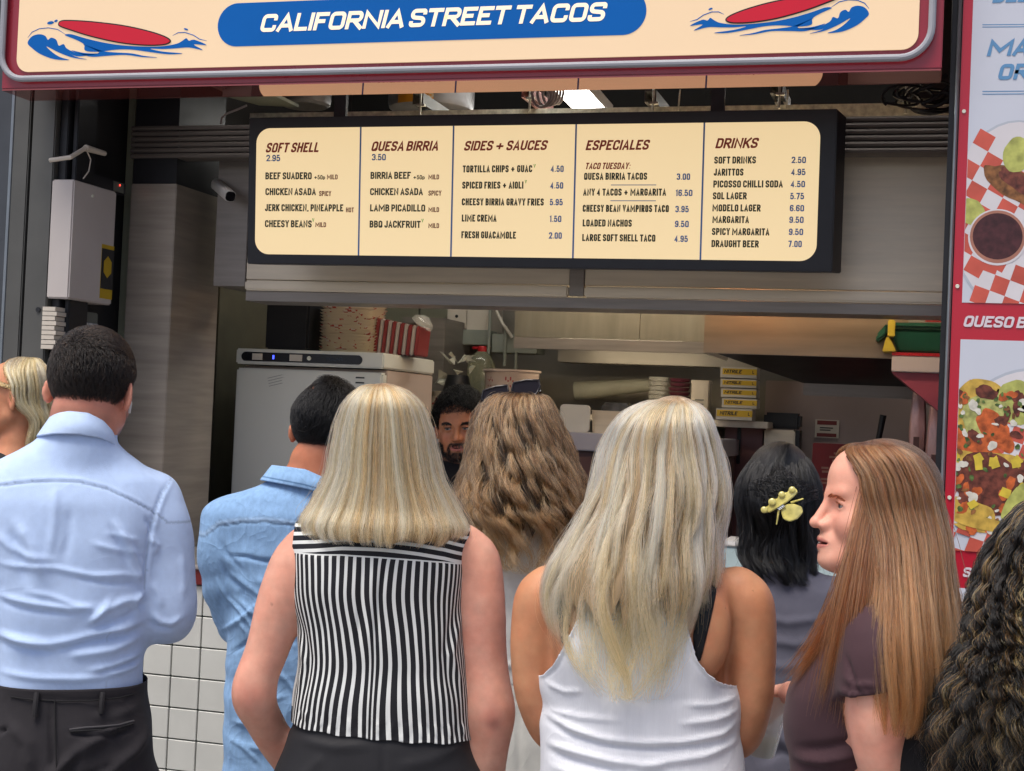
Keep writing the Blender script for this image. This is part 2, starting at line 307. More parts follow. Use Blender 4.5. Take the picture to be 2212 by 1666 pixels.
# ------------------------------------------------------------------ the big lit sign
YS = 4.28
def sign():
    zb = (at(300, 188, YS)[2]+at(1700, 158, YS)[2])/2; xl = at(3, 190, YS)[0]; xr = at(2034, 150, YS)[0]
    fr = upright((xl, YS, zb)); W = xr-xl; H = 1.0
    s = thing('shop_sign', 'large backlit cream and red fascia sign reading CALIFORNIA STREET TACOS', 'sign'); place(s, fr)
    L = lambda u, v: fr.px(u, v)
    MB().box(0, W, 0, .16, 0.003, H).build('sign_box', RED, s, bevel=.003)
    MB().box(.002, W-.002, .001, .16, -.002, .002).build('soffit', RED_U, s)
    px0, pz0 = L(37, 152)[0], (L(300, 150)[2]+L(1700, 115)[2])/2; px1 = L(1983, 100)[0]
    k = px0
    face = MB().prism(rrect(px0, px1, pz0, H-.06, .045), -.006, .01).build('sign_face', SIGN_E, s)
    tz = (L(300, 167)[2]+L(1700, 134)[2])/2; tx0, tx1 = L(9, 100)[0]+.004, L(2013, 60)[0]
    P = rrect(tx0, tx1, tz, H-.02, .085); pts = [(x, -.016, z) for x, z in P]; pts.append(pts[0])
    MB().tube(pts, .0105, 10, cap=False).build('tube_trim', GREYT, s)
    # pill and letters
    a, b = L(473, 50), L(1397, 30); zb_ = (L(600, 98)[2]+L(1300, 80)[2])/2; zt_ = (L(600, 1)[2]+L(1300, -17)[2])/2
    MB().prism(rrect(a[0], b[0], zb_, zt_, (zt_-zb_)*.499, 16), -.0075, -.004).build('blue_pill', BLUE, s)
    l0, l1 = L(563, 68), L(1305, 49)
    text_line('CALIFORNIA STREET TACOS', SIGN_W, 'lettering', s, l0[0], (l0[2]+l1[2])/2-.001, L(563, 30)[2]-L(563, 68)[2], l1[0]-l0[0], .22, .05, .0085)
    # waves and surfboards: (polygons in crop pixels of the photo, read at 1/3 scale)
    def poly(pts, ox, flip=None):
        out = []
        for x, y in pts:
            u, v = ox+x/3, y/3
            q = L(u, v); out.append((q[0], q[2]))
        return out
    def smooth(P, n=4):
        P = np.array(P); k = len(P); out = []
        for i in range(k):
            p0, p1, p2, p3 = P[i-1], P[i], P[(i+1) % k], P[(i+2) % k]
            for j in range(n):
                t = j/n; out.append(.5*((2*p1)+(-p0+p2)*t+(2*p0-5*p1+4*p2-p3)*t*t+(-p0+3*p1-3*p2+p3)*t**3))
        return [tuple(p) for p in out]
    wave1 = [(187, 282), (215, 240), (262, 226), (300, 236), (318, 262), (340, 248), (372, 262), (388, 300), (420, 290), (440, 318), (500, 345), (580, 355), (655, 350), (590, 362), (500, 368), (440, 338), (500, 372), (570, 388), (480, 378), (390, 345), (308, 304), (350, 345), (400, 375), (455, 392), (360, 388), (270, 355), (215, 315)]
    wave2 = [(428, 232), (470, 226), (560, 252), (680, 280), (800, 298), (940, 306), (1060, 304), (1150, 288), (1190, 268), (1214, 252), (1232, 268), (1268, 262), (1345, 296), (1262, 292), (1320, 328), (1230, 312), (1140, 318), (1060, 322), (980, 320), (1060, 338), (1188, 350), (1100, 356), (980, 342), (860, 326), (760, 326), (640, 340), (560, 332), (552, 292), (500, 262)]
    wave3 = [(548, 292), (600, 310), (680, 336), (760, 344), (860, 350), (940, 366), (1025, 376), (930, 374), (820, 360), (700, 366), (600, 372), (520, 352), (470, 330), (560, 348), (650, 345)]
    lines_ = [[(187, 248), (215, 212), (262, 190), (320, 184), (380, 194), (430, 226)], [(1125, 234), (1160, 216), (1205, 214), (1260, 232), (1300, 258), (1345, 268)]]
    drops = [(335, 152, 22, 10, -.2), (370, 140, 12, 7, -.5), (1212, 194, 14, 6, .3)]
    board = [(386, 162), (400, 140), (450, 134), (600, 142), (800, 166), (960, 200), (1070, 235), (1113, 262), (1108, 285), (1060, 300), (940, 302), (780, 285), (600, 245), (470, 205), (400, 180)]
    def art(ox, mirror):
        def mp(pts):
            if not mirror: return poly(pts, ox)
            # the right-hand wave is the mirror image: same drawing turned about its own upright axis, tip at the right
            return poly([(1580-x, y-188+(x-187)*.055) for x, y in pts], 1475-62-.0)
        for wv in (wave1, wave2, wave3):
            pp = smooth(mp(wv)); MB().prism(pp if not mirror else pp[::-1], -.0075, -.0055).build('wave', BLUE, s)
        for ln in lines_:
            q = mp(ln); MB().tube([(x, -.006, z) for x, z in q], [.0006]+[.0016]*(len(q)-2)+[.0006], 6).build('wave_line', BLUE, s)
        for x, y, a_, b_, r_ in drops:
            q = mp([(x+a_*math.cos(t)*math.cos(r_)-b_*math.sin(t)*math.sin(r_), y+a_*math.cos(t)*math.sin(r_)+b_*math.sin(t)*math.cos(r_)) for t in np.linspace(0, 2*math.pi, 14)[:-1]])
            MB().prism(q, -.0075, -.0055).build('water_drop', BLUE, s)
        bd = np.array(smooth(mp(board))); c = bd.mean(0)
        MB().prism([tuple(p) for p in c+(bd-c)*np.array([1.0, 1.0])], -.0090, -.0078).build('surfboard_outline', INKB, s)
        nrm = []
        for i in range(len(bd)):
            t = bd[(i+1) % len(bd)]-bd[i-1]; n = np.array([-t[1], t[0]])/(np.linalg.norm(t)+1e-9); nrm.append(n)
        nrm = np.array(nrm); sg = np.sign(((c-bd)*nrm).sum(1)).mean(); ins = bd+nrm*np.sign(sg)*.0042
        MB().prism([tuple(p) for p in ins], -.0102, -.0092).build('surfboard', BOARD_RED, s)
    art(0, False); art(0, True)
sign()

# ------------------------------------------------------------------ menu board (leans forward a little)
def menu():
    Ym = 4.74; o = at(1170, 570, Ym); fr = tilted(o, math.radians(4.2)); L = lambda u, v: fr.px(u, v)
    s = thing('menu_board', 'backlit cream menu board in a deep black frame above the counter', 'menu board'); place(s, fr)
    x0, x1 = L(536, 400)[0], L(1803, 415)[0]; z1 = (L(600, 252)[2]+L(1700, 238)[2])/2; z0 = (L(600, 570)[2]+L(1700, 588)[2])/2
    bx = MB(); a, b, c_, d = .0, .012, .10, .0                       # box flares a little towards its back
    bx.add([(x0, 0, z0), (x1, 0, z0), (x1, 0, z1), (x0, 0, z1), (x0-.0, .1, z0+.0), (x1+.022, .1, z0+.0), (x1+.022, .1, z1-.012), (x0, .1, z1-.012)],
           [(0, 1, 2, 3), (7, 6, 5, 4), (0, 4, 5, 1), (1, 5, 6, 2), (2, 6, 7, 3), (3, 7, 4, 0)])
    bx.build('frame', mat('menu_frame_black', (.014, .015, .019), .4, 0, .15, 10), s, bevel=.003)
    px0, px1 = L(553, 410)[0], L(1768, 415)[0]; pz1 = (L(640, 276)[2]+L(1700, 264)[2])/2; pz0 = (L(640, 550)[2]+L(1700, 564)[2])/2
    MB().prism(rrect(px0, px1, pz0, pz1, .052, 10), -.002, .004).build('lit_panel', CREAM_E, s)
    for ut, ub in ((780, 775), (980.5, 974.5), (1245.5, 1237.5), (1522.5, 1512.5)):
        xx = (L(ut, 272)[0]+L(ub, 555)[0])/2; MB().box(xx-.0028, xx+.0028, -.0032, -.001, pz0, pz1).build('divider', T_BLUE, s)
    M = {'head': ('heading', T_MAR), 'item': ('item_line', T_DARK), 'price': ('price', T_BLUE), 'note': ('spice_note', mat('menu_ink_rust', (.22, .05, .025), .5, 0, 0)), 'veg': ('vegetarian_mark', T_GRN)}
    def T(k, txt, u0, u1, v, h, sh=0.0, bo=.035):
        q0, q1 = L(u0, v), L(u1, v); text_line(txt, M[k][1], M[k][0], s, q0[0], q0[2], L(u0, v-h)[2]-q0[2], q1[0]-q0[0], sh, bo, .003)
    for t, a, b, v, h in (('SOFT SHELL', 574, 688, 330, 21), ('QUESA BIRRIA', 802, 946, 327, 21), ('SIDES + SAUCES', 1002, 1180, 326, 21), ('ESPECIALES', 1265, 1400, 325, 21.5), ('DRINKS', 1545, 1635, 321, 22)):
        T('head', t, a, b, v, h, .25, .04)
    T('head', 'TACO TUESDAY:', 1264, 1361, 366, 14, .22)
    for t, a, b, v in (('BEEF SUADERO', 574, 674, 388), ('CHICKEN ASADA', 574, 683, 422), ('JERK CHICKEN, PINEAPPLE', 573, 742, 456.5), ('CHEESY BEANS', 573, 674, 491),
                       ('BIRRIA BEEF', 801, 888, 387), ('CHICKEN ASADA', 800, 914, 422), ('LAMB PICADILLO', 800, 919, 457), ('BBQ JACKFRUIT', 799, 909, 492),
                       ('TORTILLA CHIPS + GUAC', 1000, 1150, 373), ('SPICED FRIES + AIOLI', 999, 1131, 408), ('CHEESY BIRRIA GRAVY FRIES', 998, 1175, 444), ('LIME CREMA', 998, 1073, 479), ('FRESH GUACAMOLE', 997, 1115, 515),
                       ('QUESA BIRRIA TACOS', 1262, 1398, 389), ('ANY 4 TACOS + MARGARITA', 1260, 1439, 423), ('CHEESY BEAN VAMPIROS TACO', 1259, 1445, 458), ('LOADED NACHOS', 1259, 1365, 489.5), ('LARGE SOFT SHELL TACO', 1258, 1416, 521),
                       ('SOFT DRINKS', 1543, 1633, 354), ('JARITTOS', 1542, 1606, 380), ('PICOSSO CHILLI SODA', 1541, 1691, 405.5), ('SOL LAGER', 1540, 1613, 431), ('MODELO LAGER', 1539, 1643, 457), ('MARGARITA', 1539, 1618, 482), ('SPICY MARGARITA', 1538, 1662, 508), ('DRAUGHT BEER', 1537, 1639, 534)):
        T('item', t, a, b, v, 15.2, 0, .045)
    for t, a, b, v in (('2.95', 576, 606, 349), ('3.50', 804, 834, 347), ('4.50', 1190, 1218, 372), ('4.50', 1189, 1217, 408), ('5.95', 1188, 1216, 444), ('1.50', 1187, 1213, 480), ('2.00', 1186, 1214, 516),
                       ('3.00', 1462, 1491, 389), ('16.50', 1459, 1496, 424), ('3.95', 1459, 1488, 459), ('9.50', 1458, 1488, 491), ('4.95', 1457, 1486, 523),
                       ('2.50', 1710, 1741, 353), ('4.95', 1709, 1740, 379), ('4.50', 1708, 1739, 405), ('5.75', 1707, 1737, 431), ('6.60', 1706, 1737, 457), ('9.50', 1705, 1736, 482), ('9.50', 1704, 1735, 508), ('7.00', 1703, 1732, 534)):
        T('price', t, a, b, v, 14, 0, .04)
    for t, a, b, v, h in (('MILD', 707, 730, 388, 10.5), ('SPICY', 690, 716, 424, 11), ('HOT', 748, 765, 459, 10.5), ('MILD', 682, 705, 491, 10.5), ('MILD', 926, 949, 388, 10.5), ('SPICY', 926, 954, 423, 11), ('MILD', 926, 949, 458.5, 10.5), ('MILD', 926, 949, 493, 10.5)):
        T('note', t, a, b, v, h, 0, .035)
    T('item', '+50p', 679, 703, 388, 9.5); T('item', '+50p', 893, 918, 388, 9.5)
    for a, v in ((675, 480), (911, 481), (1153, 363), (1134, 397)): T('veg', 'V', a, a+4.5, v, 8, 0, .03)
    for a, b, v in ((1320, 1418, 400), (1319, 1417, 434)):
        q0, q1 = L(a, v), L(b, v); MB().box(q0[0], q1[0], -.003, -.001, q0[2]-.0012, q0[2]+.0012).build('underline', T_BLUE, s)
    for u in (737, 1551):                                            # hanging rods
        q = at(u, 225, 4.79); h = MB().box(q[0]-.022, q[0]+.022, 4.78, 4.80, (o[2]+z1)-.04, 3.3).build('hanging_rod', BLACKM)
        h.parent = s; h.matrix_parent_inverse = fr.mw().inverted()
menu()

# ------------------------------------------------------------------ canopy behind the menu, shutter housing, pillar
def canopy():
    Y = 5.06; x0, x1, z0, z1 = rect(537, 340, 2060, 640, Y); xm0, xm1 = at(1231, 610, Y)[0], at(1262, 610, Y)[0]; zl = at(1700, 632, Y)[2]; z0 = at(1300, 648, Y)[2]; zt = at(1300, 282, Y)[2]
    c = thing('steel_canopy', 'long brushed steel canopy running behind the menu board', 'canopy', (x0, Y, z0)); W = x1-x0
    MB().box(0, xm0-x0-.002, 0, .03, .05, zt-z0).build('canopy_panel', STEEL, c, bevel=.002)
    MB().box(xm1-x0+.002, W, 0, .03, .05, zt-z0).build('canopy_panel', STEEL, c, bevel=.002)
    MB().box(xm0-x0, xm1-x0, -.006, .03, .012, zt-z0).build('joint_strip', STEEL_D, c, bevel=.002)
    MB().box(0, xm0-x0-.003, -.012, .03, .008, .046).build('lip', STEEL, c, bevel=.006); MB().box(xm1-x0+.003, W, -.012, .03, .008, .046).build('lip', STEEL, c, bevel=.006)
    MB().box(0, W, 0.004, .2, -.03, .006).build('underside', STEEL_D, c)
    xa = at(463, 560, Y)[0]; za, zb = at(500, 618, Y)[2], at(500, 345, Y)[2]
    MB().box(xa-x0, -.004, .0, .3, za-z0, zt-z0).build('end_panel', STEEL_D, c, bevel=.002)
    Ys = 4.93; x0, x1, z0, z1 = rect(287, 268, 2056, 342, Ys); z0 = (at(400, 342, Ys)[2]+at(1950, 334, Ys)[2])/2; z1 = (at(400, 268, Ys)[2]+at(1950, 254, Ys)[2])/2
    r = MB(); H = z1-z0; prof = []; n = 6
    for i in range(n):
        a = H*i/n; h = H/n; prof += [(.0, a), (-.012, a+h*.12), (-.016, a+h*.5), (-.012, a+h*.85), (.0, a+h*.98)]
    P = [(y, z) for y, z in prof]+[(.06, H), (.06, 0)]
    vs = [(0, y, z) for y, z in P]+[(x1-x0, y, z) for y, z in P]; k = len(P)
    r.add(vs, [tuple(range(k)), tuple(range(2*k-1, k-1, -1))]+[(i, (i+1) % k, (i+1) % k+k, i+k) for i in range(k)])
    o = r.build('roller_shutter', mat('shutter_slats_brown', (.13, .115, .105), .4, .2, .12, 6)); o.location = (x0, Ys, z0)
    tag(o, 'raised roller shutter of ribbed dark slats behind the menu board', 'shutter')
    Yb = 5.2; zt = at(1600, 222, Yb)[2]; x0, x1 = at(540, 240, Yb)[0], XR-.01
    b = thing('galvanised_beam', 'speckled galvanised steel channel running under the ceiling', 'beam', (x0, Yb, zt-.05))
    MB().box(0, x1-x0, 0, .006, -.02, .04).build('web', GALV, b); MB().box(0, x1-x0, .007, .07, .034, .04).build('flange', GALV, b)
    MB().box(0, x1-x0, .02, .04, -.1, -.024).build('cover_strip', mat('cream_steel', (.45, .42, .33), .4, .4), b)
    Yp = 4.92; xa, xb, za, zb = rect(281, 397, 379, 500, Yp); zt = at(330, 397, Yp)[2]; yb = None
    a = math.atan((463-U0)/FPX)-YAW; yb = xb/math.tan(a) if abs(math.tan(a)) > 0 else 5.2
    p = thing('steel_pillar', 'tall square brushed steel casing standing left of the fridge', 'pillar', (xa, Yp, 0))
    MB().box(0, xb-xa, 0, yb-Yp, 0, zt).build('casing', mat('steel_brown', (.40, .35, .29), .38, .5, .15, 3, .05, 40, (1, 1, 14)), p, bevel=.003)
    MB().box(.004, xb-xa-.004, .004, yb-Yp-.004, zt+.001, 3.3).build('upper_column', BLACKM, p)
    # pale olive upright on the side wall
    ya = XL/math.tan(math.atan((243-U0+4)/FPX)-YAW); yb2 = XL/math.tan(math.atan((280-U0)/FPX)-YAW)
    q = thing('steel_upright', 'pale olive steel upright fixed to the inner side wall', 'post', (XL+.005, ya, 0))
    MB().box(0, .03, 0, yb2-ya, 0, 3.3).build('upright', mat('olive_paint_post', (.30, .32, .23), .5, .1, .1, 4), q)
    for dy, zz in ((.02, 1.93), (.10, 1.93)): MB().lathe([(.007, 0), (.007, .006)], n=10).build('bolt', GALV, q).matrix_local = Matrix.Translation((.031, dy, zz)) @ Matrix.Rotation(math.pi/2, 4, 'Y')
    return XL
canopy()
# ------------------------------------------------------------------ photo panel on the right
def clip_poly(P, x0, x1, z0, z1):
    for ax, lim, sg in ((0, x0, 1), (0, x1, -1), (1, z0, 1), (1, z1, -1)):
        out = []
        for i in range(len(P)):
            a, b = P[i-1], P[i]; da, db = sg*(a[ax]-lim), sg*(b[ax]-lim)
            if (da >= 0) != (db >= 0): t = da/(da-db); out.append((a[0]+(b[0]-a[0])*t, a[1]+(b[1]-a[1])*t))
            if db >= 0: out.append(b)
        P = out
        if len(P) < 3: return []
    return P
def panel():
    Y = 4.38; xa = at(2061, 555, Y)[0]; fr = upright((xa, Y, 0)); L = lambda u, v: fr.px(u, v)
    s = thing('photo_panel', 'tall red framed panel of food photographs at the right of the stall', 'panel'); place(s, fr); W = .95
    PR = mat('panel_red', (.42, .012, .03), .3, 0, .04, 5, coat=.3); PW = mat('print_pale_grey', (.52, .55, .62), .3, 0, .05, 2, coat=.25); PB = mat('print_blue', (.10, .25, .45), .4, 0, .05)
    MB().box(0, W, 0, .05, .0, 3.3).build('red_frame', PR, s, bevel=.003)
    x0 = L(2070, 400)[0]-xa*0+.0; x0 = .026; x1 = W-.03
    Z = lambda v: L(2140, v)[2]
    fields = [(Z(655), 3.26), (Z(1194), Z(735)), (.1, Z(1275))]
    for a, b in fields: MB().box(x0, x1, -.001, .02, a, b).build('print', PW, s)
    lay = [0]
    def flat(polys, m, name, fld, lift=None):
        mb = MB(); lay[0] += 1; y = -.0012-.00012*lay[0]
        for P in polys:
            y -= .00001
            P = clip_poly([tuple(p) for p in P], x0+.001, x1, fields[fld][0], fields[fld][1])
            if len(P) > 2: mb.add([(x, y, z) for x, z in P], [tuple(range(len(P)))])
        if mb.v:
            o = mb.build(name, m, s)
            if len(polys) > 6: o['kind'] = 'stuff'
    q = lambda u, v: (L(u, v)[0], L(u, v)[2])
    def blob(u, v, a, b, rot=0, n=26, jag=.0, seed=0):
        r = random.Random(seed*131+int(u*7+v)); ph = [r.uniform(0, 6.28) for _ in range(4)]
        P = []
        for k in range(n):
            t = 2*math.pi*k/n; f = 1+jag*(math.sin(2*t+ph[0])+.7*math.sin(3*t+ph[1])+.5*math.sin(5*t+ph[2])+.4*math.sin(8*t+ph[3]))
            x, y = a*f*math.cos(t), b*f*math.sin(t); P.append(q(u+x*math.cos(rot)-y*math.sin(rot), v+x*math.sin(rot)+y*math.cos(rot)))
        return P
    # writing
    for v in (53, 58, 197, 203): flat([[q(2122, v), q(2500, v-3), q(2500, v-1.2), q(2122, v+1.8)]], PB, 'rule_line', 0)
    def txt(t, u, v, h, m, sh=.22, bo=.04, cond=.8):
        p0 = q(u, v); text_line(t, m, 'lettering', s, p0[0], p0[1], q(u, v-h)[1]-p0[1], None, sh, bo, .0022, cond)
    txt('DEL', 2143, 7, 33, PB, .22, .05); txt('MA', 2131, 122, 35, PB, .22, .06, .95); txt('OR', 2154, 173, 34, PB, .22, .06, .95)
    LW = mat('print_white_letter', (.62, .56, .60), .4, 0, .02); txt('QUESO B', 2080, 706, 24, LW, .22, .05, .9); txt('SO', 2079, 1246, 21, LW, .15, .055, .88)
    # food colours (printed photographs)
    tort = mat('print_tortilla', (.50, .33, .06), .4, 0, .35, 40); meat = mat('print_meat', (.13, .035, .022), .4, 0, .6, 60); salsa = mat('print_salsa', (.46, .10, .025), .4, 0, .5, 45)
    guac = mat('print_guacamole', (.36, .37, .12), .4, 0, .4, 60); on = mat('print_onion', (.60, .58, .50), .4, 0, .2, 50); gre = mat('print_coriander', (.08, .14, .035), .4, 0, .6, 70)
    man = mat('print_mango', (.58, .44, .045), .4, 0, .2, 30); lim = mat('print_lime', (.40, .42, .11), .4, 0, .35, 30); chk = mat('print_check_red', (.50, .09, .06), .4, 0, .2, 10); wh = mat('print_paper_white', (.60, .58, .60), .4, 0, .06)
    plate = mat('print_plate_edge', (.40, .44, .50), .4, 0, .05); sauce = mat('print_sauce', (.055, .016, .018), .35, 0, .4, 50); glass = mat('print_glass_rim', (.36, .16, .11), .35, 0, .2); br = mat('print_browned', (.20, .085, .028), .4, 0, .6, 50)
    # upper photo: checked paper, sauce bowl, limes
    def checks(u, v, n, m_, e1, e2, fld, col):
        flat([[q(u+e1[0]*i+e2[0]*j+a*e1[0]+b*e2[0], v+e1[1]*i+e2[1]*j+a*e1[1]+b*e2[1]) for a, b in ((0, 0), (1, 0), (1, 1), (0, 1))] for i in range(n) for j in range(m_) if (i+j) % 2 == col], chk if col == 0 else wh, 'checked_paper', fld)
    flat([blob(2200, 470, 150, 210, 0, 40)], plate, 'plate', 0); flat([blob(2202, 470, 146, 206, 0, 40)], wh, 'plate', 0)
    checks(2118, 278, 5, 8, (33, 19), (-17, 31), 0, 1); checks(2118, 278, 5, 8, (33, 19), (-17, 31), 0, 0)
    checks(2130, 548, 5, 4, (32, 12), (-12, 34), 0, 1); checks(2130, 548, 5, 4, (32, 12), (-12, 34), 0, 0)
    flat([blob(2190, 400, 74, 30, .6, 30, .07)], br, 'print_food', 0); flat([blob(2200, 395, 56, 16, .6, 30, .09)], meat, 'print_food', 0)
    flat([blob(2196, 335, 30, 38, .2, 24, .03)], lim, 'print_food', 0); flat([blob(2097, 457, 30, 28, .3, 24, .04)], lim, 'print_food', 0)
    flat([blob(2155, 513, 64, 61, 0, 40)], wh, 'print_food', 0); flat([blob(2155, 512, 60, 57, 0, 40)], glass, 'print_food', 0); flat([blob(2155, 511, 54, 50, 0, 40)], sauce, 'print_food', 0)
    # lower photo: loaded tacos
    flat([blob(2230, 1010, 190, 215, 0, 50)], plate, 'plate', 1); flat([blob(2230, 1012, 186, 211, 0, 50)], wh, 'plate', 1)
    checks(2095, 820, 6, 12, (30, 10), (-12, 30), 1, 0)
    flat([blob(2120, 880, 64, 62, .2, 40, .03)], tort, 'print_food', 1); flat([blob(2200, 870, 46, 50, .2, 30, .05)], lim, 'print_food', 1)
    flat([blob(2128, 900, 52, 52, .3, 40, .06)], guac, 'print_food', 1); flat([blob(2150, 930, 50, 30, .9, 30, .1)], salsa, 'print_food', 1)
    flat([blob(2130, 848, 26, 14, .2, 20, .1)], meat, 'print_food', 1); flat([blob(2100, 975, 60, 40, .2, 30, .1)], salsa, 'print_food', 1)
    flat([blob(2090, 1000, 80, 26, .1, 30, .06), blob(2170, 1010, 80, 30, .1, 30, .08)], tort, 'print_food', 1)
    flat([blob(2150, 1050, 100, 60, .3, 40, .08)], meat, 'print_food', 1); flat([blob(2090, 1110, 60, 36, .3, 40, .08)], tort, 'print_food', 1)
    r = random.Random(5)
    for m_, nme, n, sz in ((meat, 'meat', 26, 14), (salsa, 'salsa', 30, 13), (gre, 'herb', 40, 6), (on, 'onion', 26, 10), (man, 'mango', 16, 13), (gre, 'herb', 40, 4), (on, 'onion', 20, 5), (br, 'edge', 20, 6)):
        P = []
        for k in range(n):
            u = r.uniform(2052, 2212) if k % 3 else r.uniform(2212, 2400); v = r.uniform(850, 1150) if m_ is not man else r.uniform(975, 1110)
            if m_ is man: a = r.uniform(0, 3); P.append([q(u+sz*math.cos(a+t)*r.uniform(.8, 1.3), v+sz*math.sin(a+t)*r.uniform(.8, 1.3)) for t in (0, 1.4, 2.9, 4.4)])
            else: P.append(blob(u, v, sz*r.uniform(.7, 1.5), sz*r.uniform(.5, 1.0), r.uniform(0, 3), 16, .12, k))
        flat(P, m_, 'print_food', 1)
    flat([blob(2120, 1130, 74, 14, .25, 30, .05)], tort, 'print_food', 1); flat([blob(2195, 1085, 20, 52, .6, 24, .05)], lim, 'print_food', 1)
    for zz in (Z(240), Z(620), Z(1080)): MB().lathe([(.006, 0), (.005, .003)], n=10).build('screw', GALV, s).matrix_local = Matrix.Translation((.012, -.001, zz)) @ Matrix.Rotation(math.pi/2, 4, 'X')
panel()

# ------------------------------------------------------------------ ceiling things
def ceiling_things():
    lamp_m = mat('tube_lamp_lit', (.8, .8, .8), .4, 0, 0, emit=(1, .98, .92), es=9)
    a, b = atZ(1222, 190, 2.9), atZ(1266, 236, 2.9); d = (b-a)/np.linalg.norm(b-a); a = a-d*.55; n = np.array([-d[1], d[0], 0])
    t = thing('tube_lamp', 'bright white strip lamp slanting across the black ceiling', 'lamp', tuple(a)); L = np.linalg.norm(b-a)+.25
    R = Matrix(((d[0], -n[0]*-1, 0, 0), (d[1], n[1], 0, 0), (0, 0, 1, 0), (0, 0, 0, 1)))
    def st(y0, y1, z0, z1, nm, m):
        mb = MB(); e = [tuple(d*x+n*y+np.array([0, 0, z])) for z in (z0, z1) for x, y in ((0, y0), (L, y0), (L, y1), (0, y1))]
        mb.add(e, [(0, 3, 2, 1), (4, 5, 6, 7), (0, 1, 5, 4), (1, 2, 6, 5), (2, 3, 7, 6), (3, 0, 4, 7)]); return mb.build(nm, m, t)
    st(-.055, .055, 0, .02, 'diffuser', lamp_m); st(-.065, .065, .021, .07, 'housing', WHITEP)
    for dx, lab in ((1.15, 'white strip lamp further right above the canopy'), (-.55, 'white strip lamp further left above the fridge')):
        q = MB().box(-.6, .6, -.05, .05, 0, .02).build('tube_lamp', lamp_m); q.location = (float(a[0])+dx, 6.1, 2.86); tag(q, lab, 'lamp')  # this pair is out of sight, added to help light the kitchen
    q = MB().lathe([(.0, -.05), (.02, -.045), (.03, 0), (.02, .045), (0, .05)], n=16, cap=False).build('heat_lamp', mat('heat_lamp_lit', (.8, .4, .2), .4, 0, 0, emit=(1, .38, .12), es=40)); hp = at(1575, 690, 5.45); q.location = (hp[0], 5.42, 2.22); tag(q, 'glowing orange heat lamp bulb in front of the grill hood', 'lamp')
    q = MB().box(-1.15, 1.15, -.03, .03, 0, .02).build('tube_lamp', mat('warm_fill_lit', (.8, .7, .5), .4, 0, 0, emit=(1, .82, .58), es=11)); q.location = (-.75, 5.33, 2.26); tag(q, 'warm strip lamp tucked between the canopy and the hoods', 'lamp')  # strip lamp added out of view to brighten the kitchen
    # threaded rods with strut channels
    for i, (u, v0, v1, lab) in enumerate(((903, 205, 245, 'strut bracket in front of the silver duct'), (1139, 190, 240, 'strut bracket with a rod left of the coiled cable end'), (1405, 200, 245, 'strut bracket between the strip lamp and the black hanging rod'), (1677, 180, 240, 'strut bracket with a pale rod above the menu corner'), (1950, 190, 235, 'strut bracket among the black cable loops'))):
        p = at(u, v0+8, 5.12); b = thing('strut_bracket', lab, 'bracket', tuple(p), 'strut brackets along the ceiling beam')
        c = MB(); w, h = .021, .021
        P = [(-w, -h), (-w, h), (w, h), (w, -h), (w*.45, -h), (w*.45, -h*.75), (w*.8, -h*.75), (w*.8, h*.8), (-w*.8, h*.8), (-w*.8, -h*.75), (-w*.45, -h*.75), (-w*.45, -h)]
        c.prism(P, 0, .3).build('strut_channel', mat('strut_grey', (.13, .13, .12), .5, .3) if i != 1 else mat('pink_steel', (.42, .2, .18), .4, .5), b)
        MB().tube([(.012, -.004, .35), (.012, -.004, -.075)], .0045, 8).build('threaded_rod', GALV, b)
        MB().box(.0, .03, -.012, .004, -.03, -.022).build('nut_plate', GALV, b)
    for u, v, lab in ((1466, 215, 'thin bare rod beside the strut right of the lamp'), (1699, 215, 'short bare rod right of the pale strut')):
        p = at(u, v, 5.15); tag(MB().tube([(0, 0, -.04), (.004, 0, .035)], .003, 6).build('metal_rod', GALV), lab, 'rod').location = tuple(p)
    # insulated ducts
    foil = mat('duct_foil', (.20, .20, .21), .4, .4, .25, 6, .5, 9)
    for u0, u1, v, lab in ((595, 700, 200, 'grey foil wrapped duct end at the left of the ceiling'), (822, 1000, 205, 'grey foil wrapped duct end carrying an orange label')):
        x0, x1, z0, z1 = rect(u0, 150, u1, v+24, 5.55); r = (x1-x0)/2
        d_ = thing('foil_duct', lab, 'duct', ((x0+x1)/2, 5.5+r, z0)); MB().lathe([(r*.3, .012), (r*.85, 0), (r*.97, .01), (r, .03), (r*1.01, .18), (r, .5)], n=40).build('duct_wrap', foil, d_)
        if u0 > 700:
            # label wrapped round the front of the duct
            pts = []; mb = MB(); nseg = 12
            for k in range(nseg+1):
                an = math.radians(-118+50*k/nseg)
                for zz in (.006, .15): pts.append((r*1.03*math.cos(an), r*1.03*math.sin(an), zz))
            mb.add(pts, [(2*k, 2*k+2, 2*k+3, 2*k+1) for k in range(nseg)]).build('orange_label', mat('label_orange', (.62, .26, .02), .4, 0, .05), d_)
            tl = text_line('S', mat('label_cream', (.6, .5, .35), .5, 0, 0), 'label_mark', d_, 0, 0, .035, .024, .0, .05, 0); tl.matrix_local = Matrix.Translation((r*.28, -r*1.05, .02)) @ Matrix.Rotation(.28, 4, 'Z')
    # coiled cable and black cables
    p = at(1188, 200, 5.0); cb = MB()
    for k in range(5):
        c = [(.035*math.cos(t)*(1-.12*k), .012*k, .05*math.sin(t)+.012*k*.4-.0) for t in np.linspace(.3+k*.2, 6.4+k*.2, 22)]
        cb.tube([(x+.012*k-.03, y, z) for x, y, z in c], .005, 6)
    o = cb.build('coiled_cable', mat('cable_pale', (.42, .38, .36), .5)); o.location = tuple(p); tag(o, 'pale coiled cable hanging beside the strip lamp', 'cable')
    cb = MB(); r = random.Random(3)
